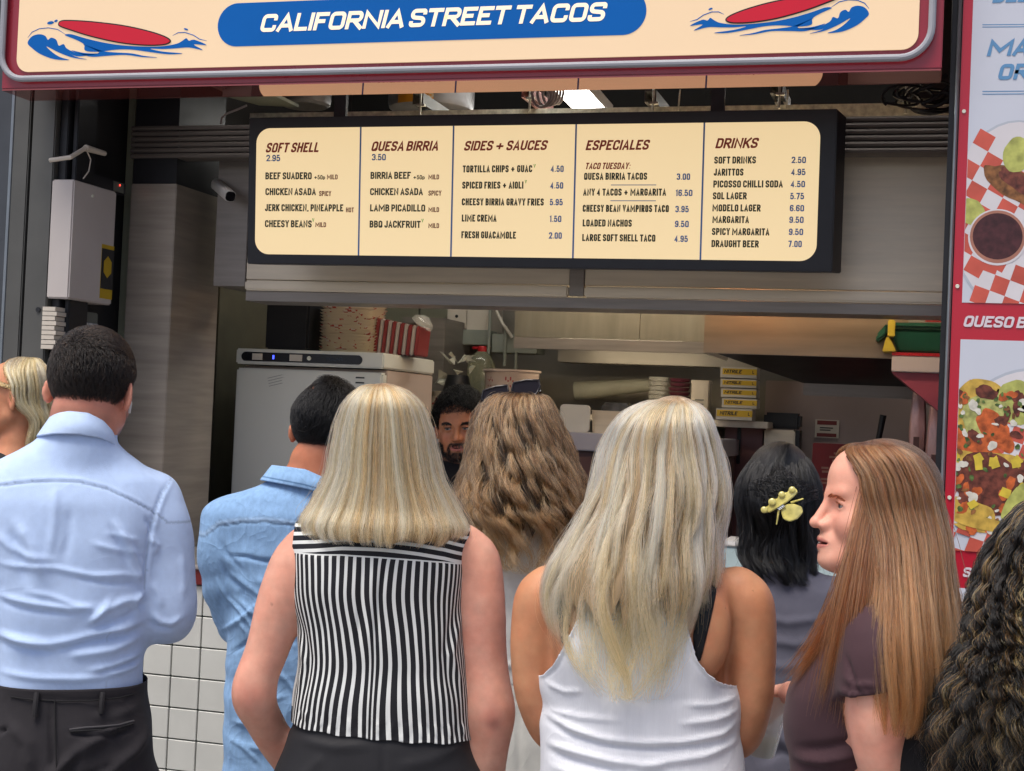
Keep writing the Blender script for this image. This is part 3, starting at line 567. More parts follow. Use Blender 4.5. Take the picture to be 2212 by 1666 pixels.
    for k in range(9):
        u, v = r.uniform(1940, 2030), r.uniform(195, 222); c0 = at(u, v, 4.95+r.uniform(0, .15)); a_, b_, ph = r.uniform(.04, .11), r.uniform(.02, .05), r.uniform(0, 3)
        cb.tube([tuple(c0+np.array([a_*math.cos(t), .02*math.sin(t*2+ph), b_*math.sin(t)])) for t in np.linspace(ph, ph+r.uniform(3.5, 6.1), 24)], .0045, 6)
    for (u0, v0, u1, v1) in ((1985, 195, 2045, 160), (1990, 225, 2050, 185), (2000, 230, 2048, 215)):
        cb.tube([tuple(at(u0+(u1-u0)*t, v0+(v1-v0)*t+6*math.sin(3*t), 4.95)) for t in np.linspace(0, 1, 8)], .006, 6)
    tag(cb.build('cable_bundle', BLACKM), 'tangled black cables under the right end of the red sign', 'cable')
    x0, x1, z0, z1 = rect(1965, 140, 2050, 215, 5.3); tag(MB().box(x0, x1, 5.3, 5.5, z0, z1+.4).build('junction_box', mat('dark_grey_box', (.05, .05, .045), .5), bevel=.004), 'dark grey box behind the tangled black cables', 'box')
    # pale panel up left, with its cable
    pa, pb, pc, pd = atZ(475, 206, 2.75), atZ(590, 206, 2.75), atZ(645, 232, 2.75), atZ(560, 228, 2.75)
    mb = MB(); up = np.array([0, 0, .012]); V4 = [pa, pb, pc, pd]; mb.add([tuple(p) for p in V4]+[tuple(p+up) for p in V4], [(0, 1, 2, 3), (7, 6, 5, 4)]+[(i, (i+1) % 4, (i+1) % 4+4, i+4) for i in range(4)])
    tag(mb.build('ceiling_panel', mat('pale_green_panel', (.30, .32, .24), .5)), 'pale green panel hung under the ceiling at left', 'panel')
    tag(MB().tube([tuple(at(u, v, 5.0)) for u, v in ((533, 228), (512, 237), (489, 246), (479, 255), (477, 268))], .004, 6).build('thin_cable', mat('cable_pale', (.42, .38, .36), .5)), 'thin pale cable looping above the shutter at left', 'cable')
    # small wall camera over the pillar
    p = at(472, 402, 5.03); q = at(497, 424, 4.93); d = Vector(q-p).normalized(); c = thing('security_camera', 'small white bullet camera with a black lens face beside the pillar', 'camera', tuple(p))
    e = Vector(q-p); rz = .021
    a1 = d.orthogonal().normalized(); Rm = d.to_track_quat('Z', 'Y').to_matrix().to_4x4()
    o = MB().lathe([(.018, -.03), (rz, -.025), (rz, e.length), (rz*.93, e.length+.004)], n=24, sq=3).build('camera_body', WHITEP, c); o.matrix_local = Rm
    o = MB().lathe([(rz*.86, 0), (rz*.84, .003)], n=24, sq=3).build('lens_face', mat('lens_black', (.01, .01, .012), .12), c); o.matrix_local = Rm @ Matrix.Translation((0, 0, e.length+.004))
    MB().tube([(0, 0, .0), (-.01, .05, .03), (-.02, .12, .10)], .006, 8).build('mount_arm', BLACKM, c)
ceiling_things()

# ------------------------------------------------------------------ things on the left inner wall
def wall_things():
    X = XL+.10; yy = lambda u: X/math.tan(math.atan((u-U0)/FPX)-YAW)
    ya, yb = yy(139), yy(233); zt = atX(141, 382, X)[2]; zb = atX(133, 643, X)[2]
    b = thing('electrical_box', 'large cream enclosure on the inner wall with a yellow and black sticker', 'electrical box', (XL+.01, ya, zb))
    MB().box(0, .09, 0, yb-ya, 0, zt-zb).build('cabinet', mat('cabinet_cream', (.50, .46, .43), .4, 0, .06, 4), b, bevel=.005)
    D = yb-ya; MB().box(.0905, .0915, D*.70, D*.99, .02, .215).build('sticker', mat('sticker_yellow', (.50, .33, .01), .5), b)
    MB().box(.092, .0925, D*.70, D*.99, .055, .20).build('sticker_print', BLACKM, b)
    P = [(D*.845+.03*math.cos(a), .135+.04*math.sin(a)) for a in [math.pi/6+k*math.pi/3 for k in range(6)]]
    MB().add([(.0932, y, z) for y, z in P], [tuple(range(6))]).build('sticker_badge', mat('sticker_yellow', (.50, .33, .01), .5), b)
    MB().lathe([(.006, 0), (.006, .004)], n=10).build('lock', GALV, b).matrix_local = Matrix.Translation((.0905, D*.42, zt-zb-.04)) @ Matrix.Rotation(math.pi/2, 4, 'Y')
    # socket below, louvre, router and antenna above, white plug head
    z = atX(150, 665, X)[2]; o = MB()
    for k in range(9): o.box(0, .05+(k % 2)*.006, 0, .11, -.022*k*.75-.014, -.022*k*.75)
    o = o.build('louvre_vent', CREAMP); o.location = (XL+.01, yy(134), z+.0); tag(o, 'small cream louvred vent under the electrical box', 'vent')
    z = atX(200, 672, X)[2]; s = thing('switch_panel', 'grey switch panel with a row of white switches behind the vent', 'switch', (XL+.01, yy(176), z-.12)); MB().box(0, .04, 0, .17, 0, .12).build('back_plate', mat('switch_grey', (.13, .14, .12), .5), s, bevel=.004)
    for k in range(4): MB().box(.041, .05, .035+k*.032, .06+k*.032, .035, .08).build('switch', WHITEP, s, bevel=.002)
    z = atX(235, 600, X)[2]; o = MB().lathe([(.0, 0), (.035, .0), (.036, .03), (.012, .06), (.0, .062)], n=20, cap=False).build('wall_sounder', CREAMP); o.matrix_world = Matrix.Translation((XL+.04, yy(228), z)) @ Matrix.Rotation(math.radians(80), 4, 'Y'); tag(o, 'white cone shaped sounder poking out behind the electrical box', 'alarm')
    z = atX(195, 395, X)[2]; s = thing('router', 'black router with a red light standing on the electrical box', 'router', (XL+.01, yy(165), zt+.002)); MB().box(0, .07, 0, .3, 0, .045).build('case', BLACKM, s, bevel=.004); MB().box(.0705, .072, .21, .28, .005, .04).build('grey_module', mat('switch_grey', (.13, .14, .12), .5), s)
    MB().lathe([(.003, 0), (.003, .002)], n=8).build('status_light', mat('red_led', (.5, .02, .02), .4, emit=(1, .05, .03), es=3), s).matrix_local = Matrix.Translation((.073, .25, .03)) @ Matrix.Rotation(math.pi/2, 4, 'Y')
    p1, p2, p3 = atX(152, 340, X), atX(185, 320, X), atX(226, 332, X); a = thing('white_antenna', 'white flat antenna on a bracket above the electrical box', 'antenna', tuple(p1))
    v = lambda p: tuple(p-p1); MB().tube([v(p1+[-.08, 0, -.01]), v(p1), v(p2)], .008, 8).build('arm', CREAMP, a); MB().tube([v(p2), v(p3)], [.012, .009], 10).build('blade', CREAMP, a, bevel=0)
    MB().tube([v(p2), v(atX(196, 345, X)), v(atX(192, 370, X)), v(atX(180, 386, X))], .0025, 6).build('lead', CREAMP, a)
wall_things()

# ------------------------------------------------------------------ kitchen things
LBL = {}
def T(name, label, cat, mb, m, bevel=.003, group=None): return tag(mb.build(name, m, bevel=bevel), label, cat, group)
def kitchen():
    # back wall panels
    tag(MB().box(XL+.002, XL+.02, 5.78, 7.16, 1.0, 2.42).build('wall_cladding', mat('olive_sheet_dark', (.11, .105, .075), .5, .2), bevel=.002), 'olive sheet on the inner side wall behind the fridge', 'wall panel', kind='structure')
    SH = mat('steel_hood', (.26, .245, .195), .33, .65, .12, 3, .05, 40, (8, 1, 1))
    Yw = 7.17
    for i, (u0, u1, v0, v1) in enumerate(((520, 612, 600, 1100), (616, 733, 600, 1100), (737, 896, 600, 1100), (900, 960, 600, 1100))):
        x0, x1, z0, z1 = rect(u0, v0, u1, v1, Yw); o = MB().box(x0, x1, Yw, Yw+.02, 1.0, 2.5).build('wall_cladding', PANEL_OL, bevel=.002); tag(o, ('dark olive wall sheet hidden left of the black speaker', 'olive wall sheet behind the black speaker', 'olive wall sheet above the paper tray stacks', 'narrow olive wall sheet left of the electrical trunking')[i], 'wall panel', kind='structure')
    # fridge
    Y = 5.5; x0, x1, z0, z1 = rect(502, 757, 822, 1100, Y); zt = at(660, 757, Y)[2]
    f = thing('upright_fridge', 'grey-white upright fridge with a black control strip behind the man in denim', 'fridge', (x0, Y, 0)); W = x1-x0; FR = mat('fridge_enamel', (.64, .64, .57), .4, 0, .03, 3)
    zd = at(660, 793, Y)[2]; MB().box(0, W, 0, .62, zd+.004, zt).build('top_housing', FR, f, bevel=.006)
    MB().box(.01, W-.006, .06, .62, .05, zd-.0).build('cabinet', mat('fridge_side_warm_lit', (.50, .40, .34), .45, 0, .05, 4), f, bevel=.004)  # warm orange light on the cabinet side is put into its colour
    MB().box(.004, W-.002, .0, .055, .06, zd-.012).build('door', FR, f, bevel=.008)
    c0, c1 = at(527, 770, Y), at(783, 778, Y); zc = (c0[2]+c1[2])/2; hh = .0185
    MB().prism(rrect(c0[0]-x0-.01, c1[0]-x0, zc-hh, zc+hh, hh*.98, 8), -.003, .004).build('control_strip', mat('control_black', (.008, .009, .014), .25), f)
    MB().box(.165, .172, -.0042, -.003, zc-.008, zc+.008).build('display', mat('blue_digit', (.02, .02, .3), .3, emit=(.05, .08, 1), es=2.5), f)
    for a, b in ((.075, .12), (.24, .295)): MB().box(a, b, -.0045, -.003, zc-.013, zc+.013).build('paper_label', CREAMP, f)
    MB().lathe([(.009, 0), (.008, .004)], n=16).build('lock', GALV, f).matrix_local = Matrix.Translation((.325, -.003, zc)) @ Matrix.Rotation(math.pi/2, 4, 'X')
    text_line('POLAR', mat('control_letter', (.03, .04, .06), .4, 0, 0), 'lettering', f, .40, zc-.005, .011, .07, 0, .04, .0042)
    pn = at(600, 824, Y); o = MB(); rr = random.Random(2)
    for k in range(4): o.add([(0, 0, -k*.011), (.06+.015*rr.random(), 0, -k*.011), (.06, 0, -k*.011+.002), (0, 0, -k*.011+.002)], [(0, 1, 2, 3)])
    o = o.build('door_note', mat('note_ink', (.22, .22, .21), .7, 0, 0), f); o.matrix_local = Matrix.Translation((pn[0]-x0-.045, -.0012, pn[2]+.01)) @ Matrix.Rotation(-.25, 4, 'Y')
    for dz in (.02, .04): MB().box(W-.115, W-.078, -.0012, .002, zd-.012-dz, zd-.024-dz+.006).build('door_badge', BLACKM, f)
    MB().box(W*.66, W*.67+.14, .64, .645, .4, zd-.05).build('vent_plate', BLACKM, f)
    # on the fridge
    x0, x1, z0, z1 = rect(577, 655, 669, 757, Y+.12); sp = thing('black_speaker', 'black boxy speaker standing on top of the fridge', 'speaker', (x0, Y+.1, zt+.002)); h = z1-zt
    MB().box(0, x1-x0, .004, .22, 0, h).build('case', BLACKM, sp, bevel=.01); MB().box(.006, x1-x0-.006, 0, .005, .008, h-.008).build('grille', mat('speaker_grille', (.010, .011, .015), .8, 0, .3, 200), sp)
    # stacks of paper trays: checked paper
    CK = bpy.data.materials.new('checked_paper'); CK.use_nodes = True; n = CK.node_tree; b = n.nodes['Principled BSDF']; tc = n.nodes.new('ShaderNodeTexCoord'); ck = n.nodes.new('ShaderNodeTexChecker'); ck.inputs['Scale'].default_value = 55
    oi = n.nodes.new('ShaderNodeObjectInfo'); av = n.nodes.new('ShaderNodeVectorMath'); av.operation = 'MULTIPLY_ADD'; n.links.new(oi.outputs['Random'], av.inputs[0]); av.inputs[1].default_value = (7, 5, 3); n.links.new(tc.outputs['Object'], av.inputs[2]); nz = n.nodes.new('ShaderNodeTexNoise'); nz.inputs['Scale'].default_value = 26; gt = n.nodes.new('ShaderNodeMath'); gt.operation = 'GREATER_THAN'; gt.inputs[1].default_value = .60
    mx = n.nodes.new('ShaderNodeMix'); mx.data_type = 'RGBA'; mx.inputs[6].default_value = (.62, .54, .40, 1)
    ck.inputs['Color1'].default_value = (.62, .57, .5, 1); ck.inputs['Color2'].default_value = (.40, .05, .03, 1)
    n.links.new(tc.outputs['Object'], ck.inputs['Vector']); n.links.new(av.outputs[0], nz.inputs['Vector']); n.links.new(nz.outputs['Fac'], gt.inputs[0]); n.links.new(gt.outputs[0], mx.inputs[0]); n.links.new(ck.outputs[0], mx.inputs[7]); n.links.new(mx.outputs[2], b.inputs['Base Color'])
    b.inputs['Roughness'].default_value = .7; MATS['checked_paper'] = CK
    x0, x1, z0, z1 = rect(686, 657, 806, 757, Y+.15); hh = z1-zt; s = thing('paper_tray_stack', 'tall wrapped stack of checked paper trays on the fridge beside the speaker', 'paper trays', ((x0+x1)/2, Y+.24, zt+.002)); N = 16; w = (x1-x0)/2
    for k in range(N):
        o = MB().lathe([(w*.86, 0), (w*(.96+.03*rr.random()), hh/N*.9)], n=28, sq=5).build('paper_tray', CK, s); o.location = (rr.uniform(-.003, .003), 0, k*hh/N)
    x0, x1, z0, z1 = rect(800, 688, 897, 762, Y+.2); hh = z1-zt; s = thing('striped_tray_stack', 'bagged row of red striped trays lying beside the checked stack', 'paper trays', (x0+.012, Y+.2, zt+.002)); N = 11; w = x1-x0
    ST = mat('striped_paper', (.40, .34, .31), .6, 0, .1); ST2 = mat('striped_paper_red', (.22, .03, .03), .6, 0, .1)
    for k in range(N): o = MB().box(0, w/N*.85, 0, .2-.006*k, 0, hh*(1-.02*k)); o = o.build('paper_tray', ST if k % 2 else ST2, s, bevel=.004); o.location = (k*w/N, 0, 0); o.rotation_euler = (0, .08, 0)
    BAG = mat('clear_plastic', (.75, .75, .68), .12, 0, .2, 20, .8, 14, alpha=.28, coat=.6)
    MB().lathe([(.02, 0), (.05, .01), (.045, .03), (.012, .05)], n=14).build('plastic_bag', BAG, s).matrix_local = Matrix.Translation((w*.95, .05, hh*.8)) @ Matrix.Rotation(.6, 4, 'Y')
    # metal door frame behind fridge
    x0, x1, z0, z1 = rect(862, 686, 955, 1000, 6.6); s = thing('steel_cupboard', 'dark steel cupboard edge standing right of the fridge', 'cupboard', (x0, 6.6, 0)); W = x1-x0
    MB().box(0, W*.62, .02, .4, 0, z1-.02).build('panel', mat('cupboard_mauve', (.24, .20, .19), .45, .3), s); MB().box(W*.62, W, 0, .4, 0, z1).build('frame', STEEL_D, s, bevel=.004); MB().box(0, W*.62, 0, .02, z1-.03, z1).build('top_rail', STEEL_D, s, bevel=.003)
    # electrical box + trunking + conduits
    Y = 6.9; x0, x1, z0, z1 = rect(966, 645, 1062, 715, Y); s = thing('wall_unit', 'pale wall mounted unit with a hinged door above the trunking', 'electrical box', (x0, Y, z0))
    MB().box(0, (x1-x0)*.45, 0, .2, .01, z1-z0).build('unit_body', CREAMP, s, bevel=.004); MB().box((x1-x0)*.46, x1-x0, -.01, .2, 0, z1-z0).build('unit_door', CREAMP, s, bevel=.004)
    MB().lathe([(.008, 0), (.008, .003)], n=10).build('knob', BLACKM, s).matrix_local = Matrix.Translation((.05, -.001, .07)) @ Matrix.Rotation(math.pi/2, 4, 'X')
    TG = mat('trunking_grey_green', (.25, .27, .23), .45, .1)
    x0, x1, z0, z1 = rect(962, 712, 1058, 745, Y-.02); T('cable_trunking', 'grey-green cable trunking under the pale wall unit', 'trunking', MB().box(x0, x1, Y-.02, Y+.1, z0, z1), TG)
    x0, x1, z0, z1 = rect(1062, 722, 1160, 763, Y-.06); T('cable_trunking', 'lower grey-green trunking reaching right under the steel hood', 'trunking', MB().box(x0, x1, Y-.06, Y+.1, z0, z1), TG)
    T('flex_cable', 'cream cable drooping from the pale unit to the trunking', 'cable', MB().tube([tuple(at(u, v, Y-.08)) for u, v in ((1068, 658), (1074, 675), (1086, 700), (1102, 722), (1106, 730))], .008, 8), CREAMP, 0)
    for u, va, vb, lab in ((1060, 650, 765, 'tall conduit pipe right of the pale unit'), (1093, 705, 790, 'conduit pipe dropping behind the paper bowls'), (1115, 760, 800, 'short conduit pipe under the trunking')):
        a, b_ = at(u, va, Y-.07), at(u, vb, Y-.07); T('conduit_pipe', lab, 'pipe', MB().tube([(a[0], Y-.07, a[2]), (a[0], Y-.07, b_[2])], .008, 8), TG, 0, 'conduit pipes at the back wall')
    # hoods
    Y = 6.25; x0, x1, z0, z1 = rect(1112, 652, 1530, 737, Y); z0 = at(1300, 733, Y)[2]; z1 += .25; xm = at(1383, 690, Y)[0]; s = thing('extraction_hood', 'long steel extraction hood with a seam over the back worktop', 'hood', (x0, Y, z0)); W = x1-x0
    MB().box(0, xm-x0-.001, 0, .5, 0, z1-z0).build('hood_panel', SH, s, bevel=.002); MB().box(xm-x0+.001, W, 0, .5, 0, z1-z0).build('hood_panel', SH, s, bevel=.002); MB().box(0, W, -.006, .006, -.05, -.001).build('hood_lip', STEEL_D, s, bevel=.002); MB().box(.15, W-.15, .22, .28, -.03, -.012).build('hidden_fill_lamp', mat('warm_fill_lit', (.8, .7, .5), .4, 0, 0, emit=(1, .82, .58), es=11), s)  # the lamp behind the lip is unseen, added to brighten the back
    Y = 5.72; x0, x1, z0, z1 = rect(1521, 660, 1990, 767, Y); z0 = (at(1530, 763, Y)[2]+at(1900, 774, Y)[2])/2; z1 += .3; s = thing('grill_hood', 'nearer brushed steel hood with a warm orange sheen on its left', 'hood', (x0, Y, z0)); W = x1-x0
    MB().box(0, W, 0, .015, 0, z1-z0).build('hood_front', mat('steel_warm', (.24, .19, .14), .3, .7, .15, 2, .05, 30, (1, 1, 10)), s, bevel=.002); MB().box(0, .015, .016, .6, .0, z1-z0).build('hood_side', STEEL, s)
    q1, q2, q3 = at(1735, 828, Y+.5), at(1960, 835, Y+.5), at(1990, 830, Y+.5)
    zl = q1[2]; MB().add([(.05, .02, 0), (W, .02, 0), (W, .5, zl-z0), (q1[0]-x0, .5, zl-z0)], [(0, 1, 2, 3)]).build('hood_underside', mat('hood_dark', (.022, .021, .022), .4, .4), s)  # sloping underside in one near-black tone
    MB().box(q1[0]-x0, W, .5, .52, zl-z0-.05, zl-z0).build('hood_rail', STEEL_D, s, bevel=.003)
    # duct under the long hood
    Y = 6.85; x0, x1, z0, z1 = rect(1205, 752, 1720, 790, Y); T('steel_duct', 'dull steel box duct running along the back wall below the hood', 'duct', MB().box(x0, x1, Y, Y+.2, z0, z1), mat('steel_mid', (.32, .30, .26), .4, .4, .1, 3))
    # worktop shelf behind the server
    Y = 6.15; x0, x1, z0, z1 = rect(925, 935, 1560, 973, Y); s = thing('steel_worktop', 'lilac-grey steel worktop edge behind the server', 'worktop', (x0, Y, z0)); MB().box(0, x1-x0, 0, .55, 0, z1-z0).build('top', mat('worktop_lilac', (.36, .35, .40), .4, .3, .05), s, bevel=.004); MB().box(.01, x1-x0-.01, .03, .5, -z0+.02, -.002).build('carcass', mat('carcass_maroon', (.09, .045, .045), .5), s)
    zs = z1
    def on(u0, u1, v0, lab, name, cat, build, Yo, m, **k):
        a, b_ = at(u0, v0, Yo), at(u1, v0, Yo); return build(a[0], b_[0], zs+.002, a[2], Yo)
    # on the worktop: jug, bag, paper bowls, checked wrap, tray, bin, clutter
    a, b_ = at(1029, 796, 6.4), at(1150, 796, 6.4); r = (b_[0]-a[0])/2; zt_ = a[2]; s = thing('paper_bowl_stack', 'tall stack of cream and red printed paper tubs behind the server', 'paper tubs', ((a[0]+b_[0])/2, 6.4+r, zs+.002)); hh = zt_-zs
    PB_ = mat('paper_tub', (.46, .37, .32), .6, 0, .10, 8); bm = MB().lathe([(r*.8, 0)]+[(r*(.8+.17*t+.004*math.sin(t*70)), hh*t) for t in np.linspace(.02, .96, 30)], n=40, cap=False)
    bm.build('paper_tub', PB_, s); MB().lathe([(r*.97, hh*.96), (r*1.02, hh*.965), (r*1.02, hh*1.0), (r*.93, hh), (r*.88, hh*.9)], n=40, cap=False).build('rim', PB_, s)
    mb = MB()
    for c_ang in (-128, -80, -30):
        for i in range(4):
            for j in range(3):
                if (i+j) % 2 == 0:
                    an = math.radians(c_ang+i*5-8); z = hh*(.70+j*.055+.03*(i % 2)); rr_ = r*(.8+.17*z/hh)*1.006
                    mb.add([(rr_*math.cos(an+x*.05), rr_*math.sin(an+x*.05), z+y) for x, y in ((0, 0), (1, 0), (1, .016), (0, .016))], [(0, 1, 2, 3)])
    mb.build('red_print', mat('tub_red_print', (.28, .03, .04), .6, 0, 0), s)
    a, b_ = at(1018, 790, 6.75), at(1062, 790, 6.75); r = (b_[0]-a[0])/2*1.25; s = thing('plastic_jug', 'clear plastic oil jug with a red cap and handle', 'jug', ((a[0]+b_[0])/2, 6.75, zs+.002)); zt_ = at(1040, 752, 6.75)[2]-zs
    JUG = mat('jug_plastic', (.55, .55, .38), .1, 0, .1, 5, trans=.6, alpha=.75, coat=.5); MB().lathe([(r, 0), (r*1.02, zt_*.5), (r, zt_*.78), (r*.65, zt_*.9), (r*.32, zt_*.95)], n=28, sq=3).build('bottle', JUG, s)
    MB().lathe([(r*.34, zt_*.95), (r*.36, zt_*1.0), (r*.3, zt_*1.02)], n=20).build('cap', mat('red_plastic', (.42, .01, .015), .35), s); MB().box(-r*.75, -r*.2, -.012, .012, zt_*.975, zt_*1.01).build('handle', mat('red_plastic', (.42, .01, .015), .35), s, bevel=.004)
    p = at(990, 800, 6.5); s = thing('plastic_bag', 'crumpled clear plastic bag of packaging left of the red-capped jug', 'bag', (p[0], 6.5, zs+.002)); hh = at(990, 765, 6.5)[2]-zs; rb = random.Random(8); mb = MB()
    for k in range(16):
        c0 = Vector((rb.uniform(-.09, .07), rb.uniform(-.03, .03), hh*rb.uniform(.55, 1))); n_ = [c0+Vector((rb.uniform(-.04, .04), rb.uniform(-.02, .02), rb.uniform(-.035, .035))) for _ in range(4)]; mb.add([tuple(q) for q in n_], [(0, 1, 2), (0, 2, 3), (0, 3, 1), (1, 3, 2)])
    mb.build('crumpled_film', mat('film_glint', (.75, .74, .6), .08, 0, .3, 25, alpha=.5, coat=1), s); MB().lathe([(.07, 0), (.075, hh*.4), (.05, hh*.7)], n=14).build('bag_contents', BLACKM, s)
    a, b_ = at(921, 862, 6.2), at(958, 862, 6.2); zt_ = at(940, 845, 6.2)[2]; s = thing('checked_paper_parcel', 'parcel of red and white checked paper beside the server', 'paper', ((a[0]+b_[0])/2, 6.3, zs+.002)); MB().lathe([(.055, 0), (.06, (zt_-zs)*.5), (.045, (zt_-zs)*.85), (.06, (zt_-zs))], n=10).build('paper_wrap', CK, s)
    a, b_ = at(1206, 905, 6.2), at(1271, 905, 6.2); zt_ = at(1240, 875, 6.2)[2]; W = b_[0]-a[0]; o = MB().prism(rrect(0, W, 0, zt_-zs, .018), 0, .012).build('white_tray', mat('tray_white', (.42, .41, .38), .45, 0, .04)); o.location = (a[0], 6.22, zs+.002); o.rotation_euler = (-.05, 0, 0); tag(o, 'plain white tray standing on edge right of the curly hair', 'tray')
    a, b_ = at(1275, 905, 6.25), at(1345, 905, 6.25); zt_ = at(1300, 890, 6.25)[2]; o = MB().lathe([((b_[0]-a[0])/2*.92, 0), ((b_[0]-a[0])/2, zt_-zs), ((b_[0]-a[0])/2*1.04, zt_-zs+.004), ((b_[0]-a[0])/2*.94, zt_-zs)], n=28, sq=6).build('steel_container', STEEL, bevel=0); o.location = ((a[0]+b_[0])/2, 6.32, zs+.002); tag(o, 'square steel container beside the white tray', 'container')
    MB_ = MB(); o = MB_.box(0, (b_[0]-a[0])*.9, 0, .12, 0, .05).build('dark_bag', mat('foil_bag', (.08, .075, .07), .2, .5, .5, 30, .8, 20), bevel=.012); o.location = (at(1290, 880, 6.42)[0], 6.5, zs+.09); tag(o, 'dark foil bag lying behind the steel container', 'bag')
    # wall shelf: roll, clear tubs, red cups, white bottle, glove boxes
    Y = 6.85; zsh = at(1500, 905, Y-.2)[2]; xa, xb = at(1230, 900, Y-.2)[0], at(1660, 900, Y-.2)[0]; T('wall_shelf', 'thin cream shelf carrying the glove boxes', 'shelf', MB().box(xa, xb, Y-.2, Y+.3, zsh-.03, zsh), CREAMP)
    p0, p1 = at(1243, 845, Y+.1), at(1405, 832, Y+.1); zz = zsh+.09; o = MB().tube([(p0[0], Y+.1, p0[2]), (p1[0], Y+.1, p1[2])], [.045, .03], 20).build('paper_roll', mat('roll_grey_green', (.30, .30, .24), .6)); tag(o, 'pale grey roll lying above the worktop clutter', 'paper roll')
    def up(u0, u1, v0, Yo): a, b_ = at(u0, v0, Yo), at(u1, v0, Yo); return a[0], b_[0], a[2]-zsh
    x0, x1, h = up(1398, 1440, 812, Y-.1); s = thing('clear_tub_stack', 'stack of clear plastic tubs on the wall shelf', 'tubs', ((x0+x1)/2, Y-.05, zsh+.001)); 
    for k in range(9): o = MB().lathe([((x1-x0)/2*.9, 0), ((x1-x0)/2, h/9*.8), ((x1-x0)/2*1.06, h/9*.85)], n=20, sq=4).build('tub', BAG, s); o.location = (0, 0, k*h/9)
    x0, x1, h = up(1441, 1488, 815, Y-.1); s = thing('red_cup_stack', 'dark red stack of cups beside the clear tubs', 'cups', ((x0+x1)/2, Y-.05, zsh+.001)); MR = mat('cup_dark_red', (.09, .015, .03), .4, 0, .2, 20)
    for k in range(9): o = MB().lathe([((x1-x0)/2*.85, 0), ((x1-x0)/2, h/9*.75), ((x1-x0)/2*1.05, h/9*.8)], n=20).build('cup', MR, s); o.location = (rr.uniform(-.003, .003), 0, k*h/9)
    x0, x1, h = up(1492, 1532, 822, Y-.1); s = thing('white_canister', 'white square canister with a small label on the shelf', 'canister', ((x0+x1)/2, Y-.05, zsh+.001)); MB().lathe([((x1-x0)/2*.85, 0), ((x1-x0)/2, .01), ((x1-x0)/2, h*.93)], n=24, sq=6).build('body', CREAMP, s); MB().lathe([((x1-x0)/2*1.06, h*.93), ((x1-x0)/2*1.06, h), ((x1-x0)/2, h*1.01)], n=24, sq=6).build('lid', CREAMP, s)
    for k in range(3): MB().box(-.02, .02, -(x1-x0)/2-.003, -(x1-x0)/2, h*.25+k*.02, h*.25+k*.02+.006).build('label_line', mat('label_grey', (.2, .2, .18), .6), s)
    YEL = mat('glove_yellow', (.52, .34, .02), .5, 0, .05); GC = mat('glove_card', (.42, .40, .36), .5, 0, .05)
    vs = [(1556, 1635, 793, 817), (1556, 1634, 819, 838), (1557, 1634, 840, 859), (1559, 1635, 861, 882), (1550, 1628, 883, 908)]
    for i, (u0, u1, v0, v1) in enumerate(vs):
        x0, x1, z0, z1 = rect(u0, v0, u1, v1, Y-.22); s = thing('glove_box', ('topmost NITRILE glove box of the stack, in the hood shadow', 'second NITRILE glove box from the top', 'third NITRILE glove box, at the middle of the stack', 'fourth NITRILE glove box, just above the bright one', 'lowest, brightest NITRILE glove box of the stack')[i], 'glove box', (x0, Y-.22-(i == 4)*.05, z0), 'stacked boxes of gloves')
        W, H = x1-x0, z1-z0-.001; MB().box(0, W, 0, .12, 0, H).build('carton', GC, s, bevel=.002); MB().box(W*.06 if i < 4 else W*.02, W, -.0008, .01, H*.30, H*.86).build('yellow_band', YEL, s)
        text_line('NITRILE', BLACKM, 'lettering', s, W*.1, H*.42, H*.34, W*.48, .2, .06, .0014); text_line('L', BLACKM, 'size_mark', s, W*.88, H*.42, H*.3, W*.05, 0, .05, .0014)
    # right hand side
    Y = 6.95; MAR = mat('splash_mauve', (.30, .235, .215), .45, .1, .12, 3)
    x0, x1, z0, z1 = rect(1645, 828, 2010, 1300, Y+.1); T('splashback', 'mauve steel splashback under the grill hood', 'splashback', MB().box(x0, x1, Y+.1, Y+.12, .6, z1), MAR)
    x0, x1, z0, z1 = rect(1560, 910, 1642, 1250, Y-.1); s = thing('maroon_cupboard', 'maroon tinted cupboard door with a slot handle under the glove boxes', 'cupboard', (x0, Y-.1, .3)); MB().box(0, x1-x0, 0, .2, 0, z1-.3).build('door', mat('door_maroon', (.17, .075, .075), .45, .2), s, bevel=.003); q = at(1596, 960, Y-.1); MB().box(q[0]-x0-.008, q[0]-x0+.008, -.01, .0, q[2]-.3-.09, q[2]-.3+.09).build('handle', BLACKM, s, bevel=.003)
    x0, x1, z0, z1 = rect(1648, 892, 1727, 1000, Y-.1); s = thing('towel_dispenser', 'steel dispenser with a black hood on the splashback', 'dispenser', (x0, Y-.1, z0)); H = z1-z0; MB().box(.0, x1-x0, 0, .12, H*.68, H).build('hood', BLACKM, s, bevel=.012); MB().box(.006, x1-x0-.02, -.01, .1, -.15, H*.66).build('front_plate', STEEL, s, bevel=.006); MB().box(x1-x0-.018, x1-x0, .0, .12, -.15, H*.66).build('side', BLACKM, s)
    x0, x1, z0, z1 = rect(1760, 907, 1812, 946, Y+.07); s = thing('notice_sticker', 'small red and white notice on the splashback', 'notice', (x0, Y+.085, z0)); W, H = x1-x0, z1-z0; MB().box(0, W, 0, .004, 0, H).build('card', CREAMP, s); MB().box(W*.08, W*.9, -.001, .003, H*.72, H*.95).build('red_stripe', mat('notice_red', (.16, .02, .02), .5), s); MB().box(W*.08, W*.9, -.001, .003, H*.05, H*.25).build('red_stripe', mat('notice_red', (.16, .02, .02), .5), s)
    for k in range(2): MB().box(W*.2, W*(.75-.1*k), -.001, .003, H*(.52-.13*k), H*(.58-.13*k)).build('print_line', BLACKM, s)
